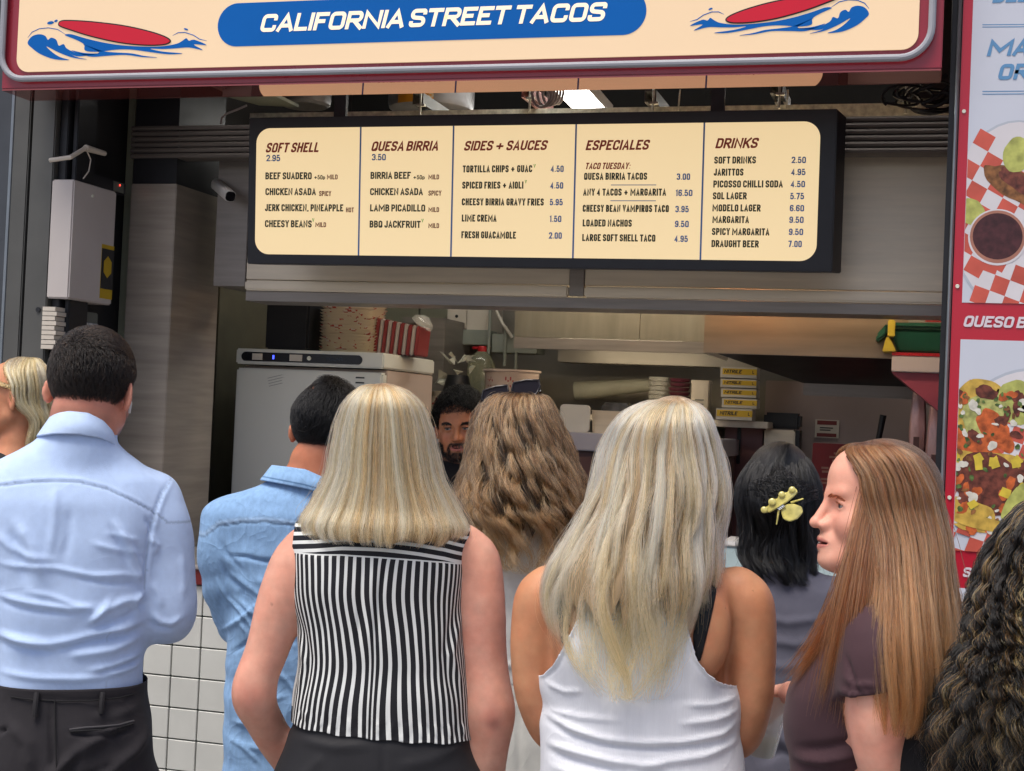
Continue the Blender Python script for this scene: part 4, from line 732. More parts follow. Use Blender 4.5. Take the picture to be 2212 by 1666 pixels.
    x0, x1, z0, z1 = rect(1754, 960, 1900, 1040, 6.5); s = thing('red_poster_box', 'dim red printed packet behind the red-haired woman', 'packet', (x0, 6.5, z0-.3)); W, H = x1-x0, z1-z0+.3; MB().box(0, W, 0, .1, 0, H).build('carton', mat('packet_red', (.20, .012, .014), .5, 0, .15, 8), s, bevel=.003); rb = random.Random(4)
    for k in range(9): a_, b2 = rb.uniform(.1, .35), rb.uniform(.02, .05); zz = H*(.62+.035*k); MB().box(W*a_, W*(a_+rb.uniform(.08, .2)), -.001, .002, zz, zz+H*.02).build('print_line', mat('packet_print', (.34, .16, .12), .6), s)
    a, b_ = at(1897, 953, 6.3), at(1908, 897, 6.3); T('knife_handle', 'black handle sticking up above the red-haired woman', 'handle', MB().tube([tuple(a+(a-b_)*.8), tuple(a), tuple(b_)], [.011, .012, .014], 12), BLACKM, 0)
    # shelf with the green tub
    Y = 5.6; x0, x1, z0, z1 = rect(1926, 770, 2060, 805, Y); x1 = XR-.005; PK = mat('shelf_white', (.52, .46, .45), .4, 0, .04); s = thing('white_wall_shelf', 'white bracketed shelf under the green tub', 'shelf', (x0, Y, z0)); H = z1-z0
    MB().box(0, x1-x0, 0, .5, 0, H).build('shelf_board', PK, s, bevel=.003); MB().box(0, x1-x0, -.001, .5, H+.001, H+.012).build('red_liner', mat('red_plastic', (.42, .01, .015), .35), s)
    MB().add([(0, .02, -.001), (x1-x0, .02, -.001), (x1-x0, .02, -.16), (0, .45, -.001), (x1-x0, .45, -.001), (x1-x0, .45, -.16)], [(0, 1, 2), (5, 4, 3), (0, 2, 5, 3), (0, 3, 4, 1), (1, 4, 5, 2)]).build('bracket', mat('bracket_pink', (.33, .06, .09), .4), s)
    neon = mat('magenta_glow', (.5, .05, .2), .4, emit=(1, .08, .28), es=4); MB().box(.10, .14, .03, .25, -.05, -.03).build('warmer_lamp', neon, s)
    zsf = z1+.013; GRN = mat('green_plastic', (.012, .085, .05), .35, 0, .05); YL = mat('yellow_plastic', (.55, .42, .04), .4)
    s = thing('green_tub', 'dark green plastic tub with a yellow clip and folded lid', 'tub', (x0, Y+.03, zsf)); zt_ = at(1960, 712, Y)[2]-zsf; W = x1-x0
    MB().add([(.02, 0, 0), (W, 0, 0), (W, .3, 0), (.02, .3, 0), (-.01, -.02, zt_), (W, -.02, zt_), (W, .32, zt_), (-.01, .32, zt_)], [(0, 3, 2, 1), (4, 5, 6, 7), (0, 1, 5, 4), (1, 2, 6, 5), (2, 3, 7, 6), (3, 0, 4, 7)]).build('tub_body', GRN, s, bevel=.008)
    zl = at(1960, 697, Y)[2]-zsf; MB().box(-.02, W, -.035, .33, zt_+.001, zl).build('lid', GRN, s, bevel=.012)
    q = at(1892, 735, Y); MB().add([(-.02, -.03, zl), (q[0]-x0, -.03, q[2]-zsf+.02), (q[0]-x0, -.03, q[2]-zsf-.01), (-.02, -.03, zt_-.02), (-.02, .3, zl), (q[0]-x0, .3, q[2]-zsf+.02), (q[0]-x0, .3, q[2]-zsf-.01), (-.02, .3, zt_-.02)], [(0, 1, 2, 3), (7, 6, 5, 4), (0, 4, 5, 1), (1, 5, 6, 2), (2, 6, 7, 3), (3, 7, 4, 0)]).build('lid_flap', GRN, s, bevel=.008)
    MB().box(-.018, .008, -.05, -.036, zt_-.03, zl+.008).build('clip', YL, s, bevel=.004)
    o = MB().add([(-.035, .02, -.0), (.016, .02, 0), (-.01, .02, zt_*.62), (-.022, .02, zt_*.66), (-.035, .16, -.0), (.016, .16, 0), (-.01, .16, zt_*.62), (-.022, .16, zt_*.66)], [(0, 1, 2, 3), (7, 6, 5, 4), (0, 4, 5, 1), (1, 5, 6, 2), (2, 6, 7, 3), (3, 7, 4, 0)]).build('yellow_pad', YL, bevel=.003); o.location = (x0-.0, Y-.03, zsf-.012+.012); tag(o, 'yellow pad leaning under the lip of the green tub', 'pad')
    s = thing('cater_carton', 'carton with a red square reading cater on the green tub', 'carton', (at(1962, 690, Y)[0], Y+.03, zsf+zl+.001)); MB().box(0, .28, 0, .2, 0, .085).build('carton', mat('carton_card', (.25, .24, .20), .6), s, bevel=.002); MB().box(.06, .16, -.001, .01, .005, .08).build('red_label', mat('notice_red2', (.30, .02, .02), .5), s); text_line('cater', CREAMP, 'lettering', s, .068, .012, .022, .085, 0, .04, .0016)
    # wrapped packs hanging under the shelf
    PKM = mat('film_magenta_lit', (.40, .26, .27), .25, 0, .45, 18, .9, 16, (1, 1, .4), coat=.6)  # the pink is magenta light put into the film's base colour
    for i, (u0, u1, v0, v1, yy_) in enumerate(((1963, 2002, 812, 1000, 5.85), (2000, 2045, 860, 1010, 5.8))):
        x0, x1, z0, z1 = rect(u0, v0, u1, v1, yy_); s = thing('wrapped_pack', ('tall film wrapped pack below the white shelf', 'second film wrapped pack pressed against the side wall')[i], 'pack', (x0, yy_, z0-.5)); H = z1-z0+.5
        mb = MB().lathe([((x1-x0)*.45, 0), ((x1-x0)*.5, H*.3), ((x1-x0)*.44, H*.5), ((x1-x0)*.5, H*.75), ((x1-x0)*.34, H*.97), ((x1-x0)*.2, H)], ((x1-x0)/2, .08, 0), n=16, sq=3).build('film_wrap', PKM, s); MB().box((x1-x0)*.3, (x1-x0)*.62, -.016+.02, .02, H*.5, H*.72).build('dark_label', mat('pack_label', (.10, .05, .05), .5), s)
    # on the counter, right: pale glazed display and white tray
    x0, x1, z0, z1 = rect(1558, 1172, 1830, 1300, 4.72); s = thing('counter_display', 'pale blue glazed display unit standing on the counter', 'display', (x0, 4.72, ZC+.005)); H = at(1700, 1180, 4.72)[2]-ZC; W = x1-x0
    MB().box(0, W, 0, .2, 0, H*.9).build('glass_body', mat('pale_blue_glass', (.36, .46, .47), .15, 0, .15, 6, coat=.5), s, bevel=.006); MB().box(-.004, W+.004, -.006, .21, H*.9+.001, H).build('top_rim', WHITEP, s, bevel=.004)
kitchen()
# ------------------------------------------------------------------ people: distance fields -> one continuous mesh
F32 = np.float32
def ell(P, c, r):
    q = (P-np.asarray(c, F32)); r = np.asarray(r, F32); k0 = np.linalg.norm(q/r, axis=1); k1 = np.linalg.norm(q/(r*r), axis=1)+1e-6
    return k0*(k0-1)/k1
def cap(P, a, b, ra, rb=None):
    a, b = np.asarray(a, F32), np.asarray(b, F32); rb = ra if rb is None else rb; d = b-a
    t = np.clip(((P-a)@d)/max(float(d@d), 1e-9), 0, 1); return np.linalg.norm(P-a-t[:, None]*d, axis=1)-(ra+(rb-ra)*t)
def smin(a, b, k):
    h = np.clip(.5+.5*(b-a)/k, 0, 1); return b+(a-b)*h-k*h*(1-h)
def smax(a, b, k): return -smin(-a, -b, k)
def chain(P, pts, k=.02):
    d = None
    for (a, ra), (b, rb) in zip(pts[:-1], pts[1:]):
        e = cap(P, a, b, ra, rb); d = e if d is None else smin(d, e, k)
    return d
def pchip(x, xp, yp):
    """smooth monotone-ish interpolation of rows"""
    xp = np.asarray(xp, float); yp = np.asarray(yp, float); h = np.diff(xp); dl = np.diff(yp, axis=0)/(h[:, None] if yp.ndim > 1 else h)
    m = np.zeros_like(yp); m[1:-1] = np.where(dl[:-1]*dl[1:] > 0, 2*dl[:-1]*dl[1:]/(dl[:-1]+dl[1:]+np.where(dl[:-1]+dl[1:] == 0, 1e-9, 0)), 0); m[0] = dl[0]; m[-1] = dl[-1]
    i = np.clip(np.searchsorted(xp, x)-1, 0, len(xp)-2); t = np.clip((x-xp[i])/h[i], 0, 1); hh = h[i]
    if yp.ndim > 1: t = t[:, None]; hh = hh[:, None]
    return (2*t**3-3*t**2+1)*yp[i]+(t**3-2*t**2+t)*hh*m[i]+(-2*t**3+3*t**2)*yp[i+1]+(t**3-t**2)*hh*m[i+1]
class Loft:
    """rows (z, cx, rx, ybackcentre, depth back, depth front) -> approximate distance field"""
    def __init__(s, rows, p=2.4, grow=0.0):
        r = sorted(rows, key=lambda q: q[0]); s.z = np.array([q[0] for q in r]); s.a = np.array([q[1:] for q in r]); s.p = p; s.grow = grow
    def at(s, z): return pchip(np.clip(z, s.z[0], s.z[-1]), s.z, s.a)
    def __call__(s, P, grow=None):
        g = s.grow if grow is None else grow
        A = s.at(P[:, 2]); cx, rx, cy, rb, rf = A.T; rx = np.maximum(rx+g, .01); ry = np.maximum(np.where(P[:, 1] < cy, rb, rf)+g, .01)
        q = (np.abs((P[:, 0]-cx)/rx)**s.p+np.abs((P[:, 1]-cy)/ry)**s.p)**(1/s.p); d = (q-1)*np.minimum(rx, ry)
        return smax(d, np.maximum(P[:, 2]-s.z[-1]-g, s.z[0]-g-P[:, 2]), .02)
def axis_pts(a, b, h, fine=None):
    """grid lines from a to b: step h, closer inside the fine span (f0, f1, hf)"""
    out = [a]; x = a
    while x < b:
        x += (fine[2] if fine and fine[0] < x < fine[1] else h); out.append(x)
    while (len(out)-1) % 4: x += h; out.append(x)
    return np.array(out)
def extract(fn, lo, hi, h, fine=None):
    B = 4; ax_ = [axis_pts(lo[k], hi[k], h, None if fine is None else (fine[0][k], fine[1][k], fine[2])) for k in range(3)]; nb = np.array([(len(a)-1)//B for a in ax_])
    cc = np.stack(np.meshgrid(*[np.arange(k) for k in nb], indexing='ij'), -1).reshape(-1, 3); p0 = np.stack([ax_[k][cc[:, k]*B] for k in range(3)], 1); p1 = np.stack([ax_[k][cc[:, k]*B+B] for k in range(3)], 1); C = ((p0+p1)/2).astype(F32)
    dc = np.concatenate([fn(C[i:i+200000]) for i in range(0, len(C), 200000)])
    V = np.repeat(np.repeat(np.repeat(dc.reshape(nb), B, 0), B, 1), B, 2).astype(F32); V = np.pad(V, ((0, 1),)*3, mode='edge')
    act = cc[np.abs(dc) < np.linalg.norm(p1-p0, axis=1)*1.1]; off = np.stack(np.meshgrid(*[np.arange(B+1)]*3, indexing='ij'), -1).reshape(-1, 3)
    W_ = lambda I: np.stack([np.interp(I[:, k], np.arange(len(ax_[k])), ax_[k]) for k in range(3)], 1)
    for i in range(0, len(act), 3000):
        I = (act[i:i+3000, None]*B+off[None]).reshape(-1, 3); V[I[:, 0], I[:, 1], I[:, 2]] = fn(W_(I).astype(F32))
    S = V < 0; c = np.zeros(np.array(S.shape)-1, np.int8)
    for dx in (0, 1):
        for dy in (0, 1):
            for dz in (0, 1): c += S[dx:S.shape[0]-1+dx, dy:S.shape[1]-1+dy, dz:S.shape[2]-1+dz]
    idx = np.argwhere((c > 0) & (c < 8)); vid = np.full(c.shape, -1, np.int32); vid[tuple(idx.T)] = np.arange(len(idx))
    acc = np.zeros((len(idx), 3)); cnt = np.zeros(len(idx))
    cor = [(a, b, d) for a in (0, 1) for b in (0, 1) for d in (0, 1)]
    for a in cor:
        for ax in range(3):
            if a[ax]: continue
            b = list(a); b[ax] = 1; pa = idx+a; pb = idx+b; va, vb = V[tuple(pa.T)], V[tuple(pb.T)]; m = (va < 0) != (vb < 0)
            t = np.where(m, va/(np.where(m, va-vb, 1)), 0); acc[m] += (pa+(pb-pa)*t[:, None])[m]; cnt[m] += 1
    verts = W_(acc/cnt[:, None]); quads = []
    for ax in range(3):
        sl0 = [slice(None)]*3; sl1 = [slice(None)]*3; sl0[ax] = slice(0, -1); sl1[ax] = slice(1, None)
        e = np.argwhere(S[tuple(sl0)] != S[tuple(sl1)]); o1, o2 = [(1, 2), (2, 0), (0, 1)][ax]
        e = e[(e[:, o1] > 0) & (e[:, o2] > 0) & (e[:, o1] < c.shape[o1]) & (e[:, o2] < c.shape[o2])]
        def g(d1, d2): q = e.copy(); q[:, o1] -= d1; q[:, o2] -= d2; return vid[tuple(q.T)]
        Q = np.stack([g(1, 1), g(0, 1), g(0, 0), g(1, 0)], 1); fl = ~S[tuple(e.T)]; Q[fl] = Q[fl][:, ::-1]; quads.append(Q)
    Q = np.concatenate(quads); Q = Q[(Q >= 0).all(1)]
    return verts, Q
def relax(V, Q, n=2, lam=.5):
    a = Q.ravel(); b = np.roll(Q, -1, 1).ravel(); E = np.concatenate([np.c_[a, b], np.c_[b, a]]); d = np.bincount(E[:, 0], minlength=len(V))[:, None]+1e-9
    for _ in range(n):
        s = np.stack([np.bincount(E[:, 0], V[E[:, 1], k], len(V)) for k in range(3)], 1); V = V+lam*(s/d-V)
    return V
def vnormals(V, Q):
    a, b, c = V[Q[:, 0]], V[Q[:, 1]], V[Q[:, 2]]; n = np.cross(b-a, c-a); N = np.zeros_like(V)
    for k in range(Q.shape[1]): N += np.stack([np.bincount(Q[:, k], n[:, j], len(V)) for j in range(3)], 1)
    return N/(np.linalg.norm(N, axis=1, keepdims=True)+1e-12)
def clip(V, Fs, f, attrs=None):
    """keep the part of the surface where f > 0, with a clean cut line"""
    T_ = np.concatenate([np.concatenate([q[:, [0, 1, 2]], q[:, [0, 2, 3]]]) if q.shape[1] == 4 else q for q in Fs]); f = np.where(np.abs(f) < 1e-7, 1e-7, f); s = f[T_] > 0; k = s.sum(1)
    out = [T_[k == 3]]; nv = len(V); new = {}; nV = []; nA = {a: [] for a in (attrs or {})}
    def cut(i, j):
        e = (min(i, j), max(i, j))
        if e not in new:
            t = f[i]/(f[i]-f[j]); new[e] = nv+len(nV); nV.append(V[i]+(V[j]-V[i])*t)
            for a in nA: nA[a].append(attrs[a][i]+(attrs[a][j]-attrs[a][i])*t)
        return new[e]
    ex = []
    for t, ss in zip(T_[(k == 1) | (k == 2)], s[(k == 1) | (k == 2)]):
        t = [int(q) for q in t]; r = (int(np.argmax(ss)) if ss.sum() == 1 else int(np.argmin(ss))); a, b, c = t[r], t[(r+1) % 3], t[(r+2) % 3]
        if ss.sum() == 1: ex.append((a, cut(a, b), cut(a, c)))
        else: p, q = cut(a, b), cut(a, c); ex += [(p, b, c), (p, c, q)]
    if ex: out.append(np.array(ex))
    V2 = np.concatenate([V, np.array(nV)]) if nV else V
    A2 = {a: (np.concatenate([attrs[a], np.array(nA[a])]) if nV else attrs[a]) for a in nA}
    T2 = np.concatenate(out); u, inv = np.unique(T2, return_inverse=True)
    return V2[u], inv.reshape(T2.shape), {a: A2[a][u] for a in A2}
def rotm(yaw=0, pitch=0, roll=0):
    """head turn: yaw anticlockwise from above, pitch nods forward, roll tilts to the right (degrees)"""
    y, p, r = [math.radians(a) for a in (yaw, pitch, roll)]
    return np.array(Matrix.Rotation(y, 3, 'Z') @ Matrix.Rotation(-p, 3, 'X') @ Matrix.Rotation(r, 3, 'Y'))
class Head:
    """head looking along +Y in its own axes; origin midway between the ears at eye height; chin -0.115, crown +0.115"""
    def __init__(s, c, yaw=0, pitch=0, roll=0, k=1.0, nose=1.0, face=1.0, ears=True, lids=.0035, jaw=1.0, eyes=True, mouth=0.0, ec=(.0315, .0745, .0), chin=0.0, corner=(.022, .082), fill=0.0):
        s.ec, s.chin, s.corner, s.fill = ec, chin, corner, fill
        s.c = np.asarray(c, float); s.R = rotm(yaw, pitch, roll); s.k = k; s.nose = nose; s.face = face; s.ears = ears; s.lids = lids; s.jaw = jaw; s.eyes = eyes; s.mouth = mouth
    def to(s, P): return ((P-s.c)@s.R/s.k)
    def back(s, p): return s.R@(np.asarray(p, float)*s.k)+s.c
    def __call__(s, P):
        q = s.to(P).astype(F32); m = q.copy(); m[:, 0] = np.abs(m[:, 0]); f = s.face; n = s.nose
        d = ell(q, (0, -.014, .030), (.076, .096, .086)); d = smin(d, ell(q, (0, .026, -.026), (.064*f, .062, .088)), .03)
        d = smin(d, cap(m, (.050*f*s.jaw, .008, -.060), (.018*s.jaw, .066+s.chin*.8, -.094), .020, .019), .03); d = smin(d, ell(q, (0, .040, .050), (.056, .047, .052)), .02); d = smin(d, ell(q, (0, .076+s.chin, -.099), (.022, .017, .016)), .02)
        if s.fill: d = smin(d, cap(m, (.028, .0, -.088), (.010, .058, -.098), s.fill, s.fill*.7), .03)
        d = smin(d, ell(m, (.040*f, .056, -.034), (.026, .026, .026)), .02); d = smin(d, cap(m, (.006, .088-s.chin*.35, .018), (.040, .070, .024), .010-s.chin*.2, .008), .014)
        d = smax(d, -ell(m, (s.ec[0]-.0005, s.ec[1]+.0225, -.001), (.018, .0145-s.chin*.35, .012)), .012)
        d = smin(d, cap(q, (0, .086, .012), (0, .086+.020*n, -.030), .0075, .0095), .010); d = smin(d, ell(q, (0, .088+.021*n, -.034), (.0105, .0105, .0095)), .006); d = smin(d, ell(m, (.0125, .086+.008*n, -.037), (.0078, .0125, .0080)), .006); d = smin(d, ell(m, (.011, .086, -.031), (.0085, .010, .010)), .010)
        d = smax(d, -ell(m, (.0062, .086+.013*n, -.0475), (.0030, .005, .0035)), .002)
        d = smin(d, ell(q, (0, .078+s.chin*.75, -.066), (.028, .018, .021)), .016)
        mo = s.mouth; d = smin(d, cap(m, (.0035, .0975+s.chin*.4, -.0625+mo*.3), (s.corner[0], s.corner[1], -.0675), .0052, .003), .005); d = smin(d, cap(m, (0, .0955+s.chin*.5, -.0745-mo), (s.corner[0]-.002, s.corner[1]-.001, -.0695-mo*.4), .0066, .0035), .005)
        d = smax(d, -ell(q, (0, .102, -.0682-mo*.4), (.022+s.chin*.45, .016+s.chin*1.0, .0012+mo*.55)), .002)
        if s.eyes:
            e = ell(m, s.ec, (.0160, .0152, .0150)); sl = np.abs(m[:, 2]+.0005+.06*(m[:, 0]-s.ec[0]))-(s.lids*(1-((m[:, 0]-s.ec[0])/.0150)**2)); e = smax(e, -np.maximum(sl, s.ec[1]-m[:, 1]+.004), .0010); d = smin(d, e, .003)
        if s.ears:
            a = math.radians(27); x = m[:, 0]-.084; y = q[:, 1]+.012; z = q[:, 2]+.010; xr = x*math.cos(a*1.4)+y*math.sin(a*1.4); yr = -x*math.sin(a*1.4)+y*math.cos(a*1.4); w = np.stack([xr, yr-.15*z, z], 1)
            e = ell(w, (0, 0, 0), (.0075, .019, .032)); e = smax(e, -ell(w, (.006, .003, .004), (.007, .012, .022)), .004); e = smin(e, ell(w, (-.002, .002, -.026), (.006, .009, .010)), .006); d = smin(d, e, .006)
        return d*s.k
class HandF:
    def __init__(s, *a, **k): s.a, s.k = a, k
    def __call__(s, P): return hand_plain(P, *s.a, **s.k)
def hand_plain(P, wr, d, nrm, side, curl=.35, k=1.0, thumb=.6):
    d = np.asarray(d, float); d = d/np.linalg.norm(d); nrm = np.asarray(nrm, float); nrm = nrm-d*(nrm@d); nrm /= np.linalg.norm(nrm); t = np.cross(d, nrm)*side; wr = np.asarray(wr, float); o = None
    for i, (w, L, b) in enumerate(((.030, .074, .088), (.010, .084, .092), (-.010, .078, .088), (-.028, .060, .080))):
        kn = wr+(d*b+t*w)*k; e = cap(P, wr+t*w*.5*k+d*.01*k, kn, .0135*k, .0105*k); o = e if o is None else smin(o, e, .008)
        a = 0; p = kn
        for j, (f, r) in enumerate(((.45, .0088), (.30, .0078), (.25, .0070))):
            a += curl*(1.0 if j else .8)*(1+.08*i); q = p+(d*math.cos(a)-nrm*math.sin(a))*L*f*k; o = smin(o, cap(P, p, q, r*k, r*k*.92), .002); p = q
    p0 = wr+(t*.020+d*.022)*k; v = d*math.cos(thumb)+t*math.sin(thumb)-nrm*.35; v = v/np.linalg.norm(v); p1 = p0+v*.040*k; v2 = d*math.cos(thumb*.4)+t*math.sin(thumb*.4)-nrm*.5; v2 = v2/np.linalg.norm(v2); p2 = p1+v2*.030*k; p3 = p2+(v2-nrm*.2)*.022*k
    return smin(o, chain(P, [(p0, .0135*k), (p1, .0115*k), (p2, .0100*k), (p3, .0085*k)], .003), .008)

# ------------------------------------------------------------------ person frame
class Person:
    def __init__(s, label, u, px_per_m, zshift=0):
        s.s = px_per_m; d = FPX/px_per_m; p = CAM+ray(u, 890)*d; s.o = np.array([p[0], p[1], 0.0]); h = ray(u, 890); h = np.array([h[0], h[1], 0]); h /= np.linalg.norm(h)
        s.fr = Frame(s.o, np.array([h[1], -h[0], 0]), h, (0, 0, 1)); s.root = thing('person', label, 'person'); place(s.root, s.fr); s.floor = 0
    def T(s, u, v, y=0.0): return s.fr.px(u, v, y)
    def row(s, v, uL, uR, yb, yf, yc=0.0):
        a, b = s.T(uL, v, yc), s.T(uR, v, yc); return ((a[2]+b[2])/2, (a[0]+b[0])/2, (b[0]-a[0])/2, yc, yb, yf)
    def rows(s, R): return [s.row(*r) for r in R]
    def ch(s, R, n=3):
        P = np.array([list(s.T(u, v, y))+[r/s.s] for u, v, y, r in R]); k = np.arange(len(P)); t = np.linspace(0, len(P)-1, (len(P)-1)*n+1); X = pchip(t, k, P); return [(x[:3], float(x[3])) for x in X]
def field_mesh(fn, pts, pad=.12, h=.006, lo=None, hi=None, fine=None):
    pts = np.asarray(pts); a = pts.min(0)-pad; b = pts.max(0)+pad
    if lo is not None: a = np.maximum(a, lo)
    if hi is not None: b = np.minimum(b, hi)
    V, Q = extract(fn, a, b, h, fine); return relax(V, Q, 2, .4), Q
def seg_dist(X, Z, poly):
    d = np.full(len(X), 9.0); tt = np.zeros(len(X)); n = len(poly)-1
    for i in range(n):
        ax, az = poly[i]; bx, bz = poly[i+1]; dx, dz = bx-ax, bz-az; t = np.clip(((X-ax)*dx+(Z-az)*dz)/(dx*dx+dz*dz+1e-12), 0, 1); e = np.hypot(X-ax-t*dx, Z-az-t*dz); m = e < d; d = np.where(m, e, d); tt = np.where(m, (i+t)/n, tt)
    return d, tt
def creases(p, V, Q, strokes, noise=.0012, nscale=1.0, seed=1, gain=1.0):
    """strokes: (pixel polyline, width px, height mm) pressed along the normals of the side they were seen on"""
    N = vnormals(V, Q); D = np.zeros(len(V)); back = np.clip(-N[:, 1]*2.0, 0, 1)
    for poly, wpx, mm in strokes:
        P2 = [(lambda q: (q[0], q[2]))(p.T(u, v, -.1)) for u, v in poly]; d, t = seg_dist(V[:, 0], V[:, 2], P2); w = wpx/p.s
        end = np.clip(np.minimum(t, 1-t)*5, 0, 1) if True else 1
        D += gain*mm*.001*np.exp(-(d/w)**2)*back*(.25+.75*end)
    r = np.random.default_rng(seed)
    for k in range(10):
        a = r.normal(size=3); a[1] *= .5; a /= np.linalg.norm(a); f = r.uniform(18, 60)*nscale; ph = r.uniform(0, 6.28); b = r.normal(size=3); b /= np.linalg.norm(b)
        D += noise*.45*np.sin(V@a*f+ph+1.5*np.sin(V@b*f*.4+ph*2))
    return V+N*D[:, None]

# ------------------------------------------------------------------ materials of people
def attr_mat(name, rough=.5, sss=0.0, bump=0.0, bscale=300, var=.06, vscale=25, sheen=0.0, stretch=None, spec=.5, crease=0.0, cscale=9):
    if name in MATS: return MATS[name]
    m = bpy.data.materials.new(name); m.use_nodes = True; n = m.node_tree; b = n.nodes['Principled BSDF']; at_ = n.nodes.new('ShaderNodeAttribute'); at_.attribute_name = 'col'
    tc = n.nodes.new('ShaderNodeTexCoord'); mp = n.nodes.new('ShaderNodeMapping'); n.links.new(tc.outputs['Object'], mp.inputs[0])
    if stretch: mp.inputs['Scale'].default_value = stretch
    nz = n.nodes.new('ShaderNodeTexNoise'); nz.inputs['Scale'].default_value = vscale; nz.inputs['Detail'].default_value = 6; n.links.new(mp.outputs[0], nz.inputs[0])
    mr = n.nodes.new('ShaderNodeMapRange'); mr.inputs['From Min'].default_value = .25; mr.inputs['From Max'].default_value = .75; mr.inputs['To Min'].default_value = 1-var; mr.inputs['To Max'].default_value = 1+var; n.links.new(nz.outputs['Fac'], mr.inputs[0])
    mx = n.nodes.new('ShaderNodeMix'); mx.data_type = 'RGBA'; mx.blend_type = 'MULTIPLY'; mx.inputs[0].default_value = 1; n.links.new(at_.outputs['Color'], mx.inputs[6]); n.links.new(mr.outputs[0], mx.inputs[7]); n.links.new(mx.outputs[2], b.inputs['Base Color'])
    b.inputs['Roughness'].default_value = rough; b.inputs['Specular IOR Level'].default_value = spec
    if sss: b.inputs['Subsurface Weight'].default_value = sss; b.inputs['Subsurface Radius'].default_value = (.010, .004, .002); b.inputs['Subsurface Scale'].default_value = 1.0
    if sheen: b.inputs['Sheen Weight'].default_value = sheen; b.inputs['Sheen Roughness'].default_value = .5
    if bump:
        nb = n.nodes.new('ShaderNodeTexNoise'); nb.inputs['Scale'].default_value = bscale; nb.inputs['Detail'].default_value = 3; n.links.new(mp.outputs[0], nb.inputs[0]); bp = n.nodes.new('ShaderNodeBump'); bp.inputs['Strength'].default_value = bump; bp.inputs['Distance'].default_value = .002; n.links.new(nb.outputs['Fac'], bp.inputs['Height']); n.links.new(bp.outputs[0], b.inputs['Normal'])
    if crease:
        cn = n.nodes.new('ShaderNodeTexNoise'); cn.inputs['Scale'].default_value = cscale; cn.inputs['Detail'].default_value = 2; cn.inputs['Distortion'].default_value = 1.1; n.links.new(tc.outputs['Object'], cn.inputs[0]); q = cn.outputs['Fac']
        def M(op, a, v):
            k = n.nodes.new('ShaderNodeMath'); k.operation = op; n.links.new(a, k.inputs[0]); k.inputs[1].default_value = v; return k.outputs[0]
        q = M('POWER', M('SUBTRACT', M('MULTIPLY', M('ABSOLUTE', M('SUBTRACT', q, .5), 0), -2.0), -1.0), 7.0); bc = n.nodes.new('ShaderNodeBump'); bc.inputs['Strength'].default_value = crease; bc.inputs['Distance'].default_value = .006; n.links.new(q, bc.inputs['Height'])
        if bump: n.links.new(bc.outputs[0], bp.inputs['Normal'])
        else: n.links.new(bc.outputs[0], b.inputs['Normal'])
    MATS[name] = m; return m
SKIN = attr_mat('skin', .50, .12, .16, 420, .12, 34, spec=.35)
_n = SKIN.node_tree; _b = _n.nodes['Principled BSDF']; _l = _b.inputs['Base Color'].links[0].from_socket; _t = _n.nodes.new('ShaderNodeTexCoord'); _z = _n.nodes.new('ShaderNodeTexNoise'); _z.inputs['Scale'].default_value = 15; _z.inputs['Detail'].default_value = 7; _z.inputs['Roughness'].default_value = .65; _n.links.new(_t.outputs['Object'], _z.inputs[0])
_cr = _n.nodes.new('ShaderNodeValToRGB'); _cr.color_ramp.elements[0].position = .35; _cr.color_ramp.elements[0].color = (1.0, .83, .80, 1); _cr.color_ramp.elements[1].position = .68; _cr.color_ramp.elements[1].color = (1, 1, 1, 1); _n.links.new(_z.outputs['Fac'], _cr.inputs[0])
_m = _n.nodes.new('ShaderNodeMix'); _m.data_type = 'RGBA'; _m.blend_type = 'MULTIPLY'; _m.inputs[0].default_value = 1; _n.links.new(_l, _m.inputs[6]); _n.links.new(_cr.outputs[0], _m.inputs[7]); _n.links.new(_m.outputs[2], _b.inputs['Base Color'])
FABRIC = attr_mat('woven_fabric', .85, 0, .25, 700, .05, 60, .04, spec=.2, crease=.10, cscale=6)
DENIMM = attr_mat('soft_denim', .9, 0, .3, 600, .14, 90, .04, (1, 1, .35), spec=.15, crease=.22, cscale=10)
SATIN = attr_mat('smooth_fabric', .65, 0, .08, 500, .03, 40, .02, spec=.25)
def stripe_mat():
    m = bpy.data.materials.new('striped_fabric'); m.use_nodes = True; n = m.node_tree; b = n.nodes['Principled BSDF']; L = n.links.new
    def A(nm): a = n.nodes.new('ShaderNodeAttribute'); a.attribute_name = nm; return a.outputs['Fac']
    def M(op, x, y=None):
        q = n.nodes.new('ShaderNodeMath'); q.operation = op
        for i, v in enumerate((x, y)):
            if v is None: continue
            if isinstance(v, (int, float)): q.inputs[i].default_value = v
            else: L(v, q.inputs[i])
        return q.outputs[0]
    body = M('LESS_THAN', M('ABSOLUTE', M('SUBTRACT', M('FRACT', A('sv')), .5)), .195); yoke = M('LESS_THAN', M('ABSOLUTE', M('SUBTRACT', M('FRACT', A('sy')), .5)), .205); up = M('GREATER_THAN', A('su'), 0.0); seam = M('LESS_THAN', M('ABSOLUTE', A('su')), .0014)
    w_ = M('MAXIMUM', M('ADD', M('MULTIPLY', up, yoke), M('MULTIPLY', M('SUBTRACT', 1.0, up), body)), seam)
    mx = n.nodes.new('ShaderNodeMix'); mx.data_type = 'RGBA'; mx.inputs[6].default_value = (.012, .012, .015, 1); mx.inputs[7].default_value = (.66, .68, .66, 1); L(w_, mx.inputs[0]); L(mx.outputs[2], b.inputs['Base Color']); b.inputs['Roughness'].default_value = .6; b.inputs['Specular IOR Level'].default_value = .25; return m
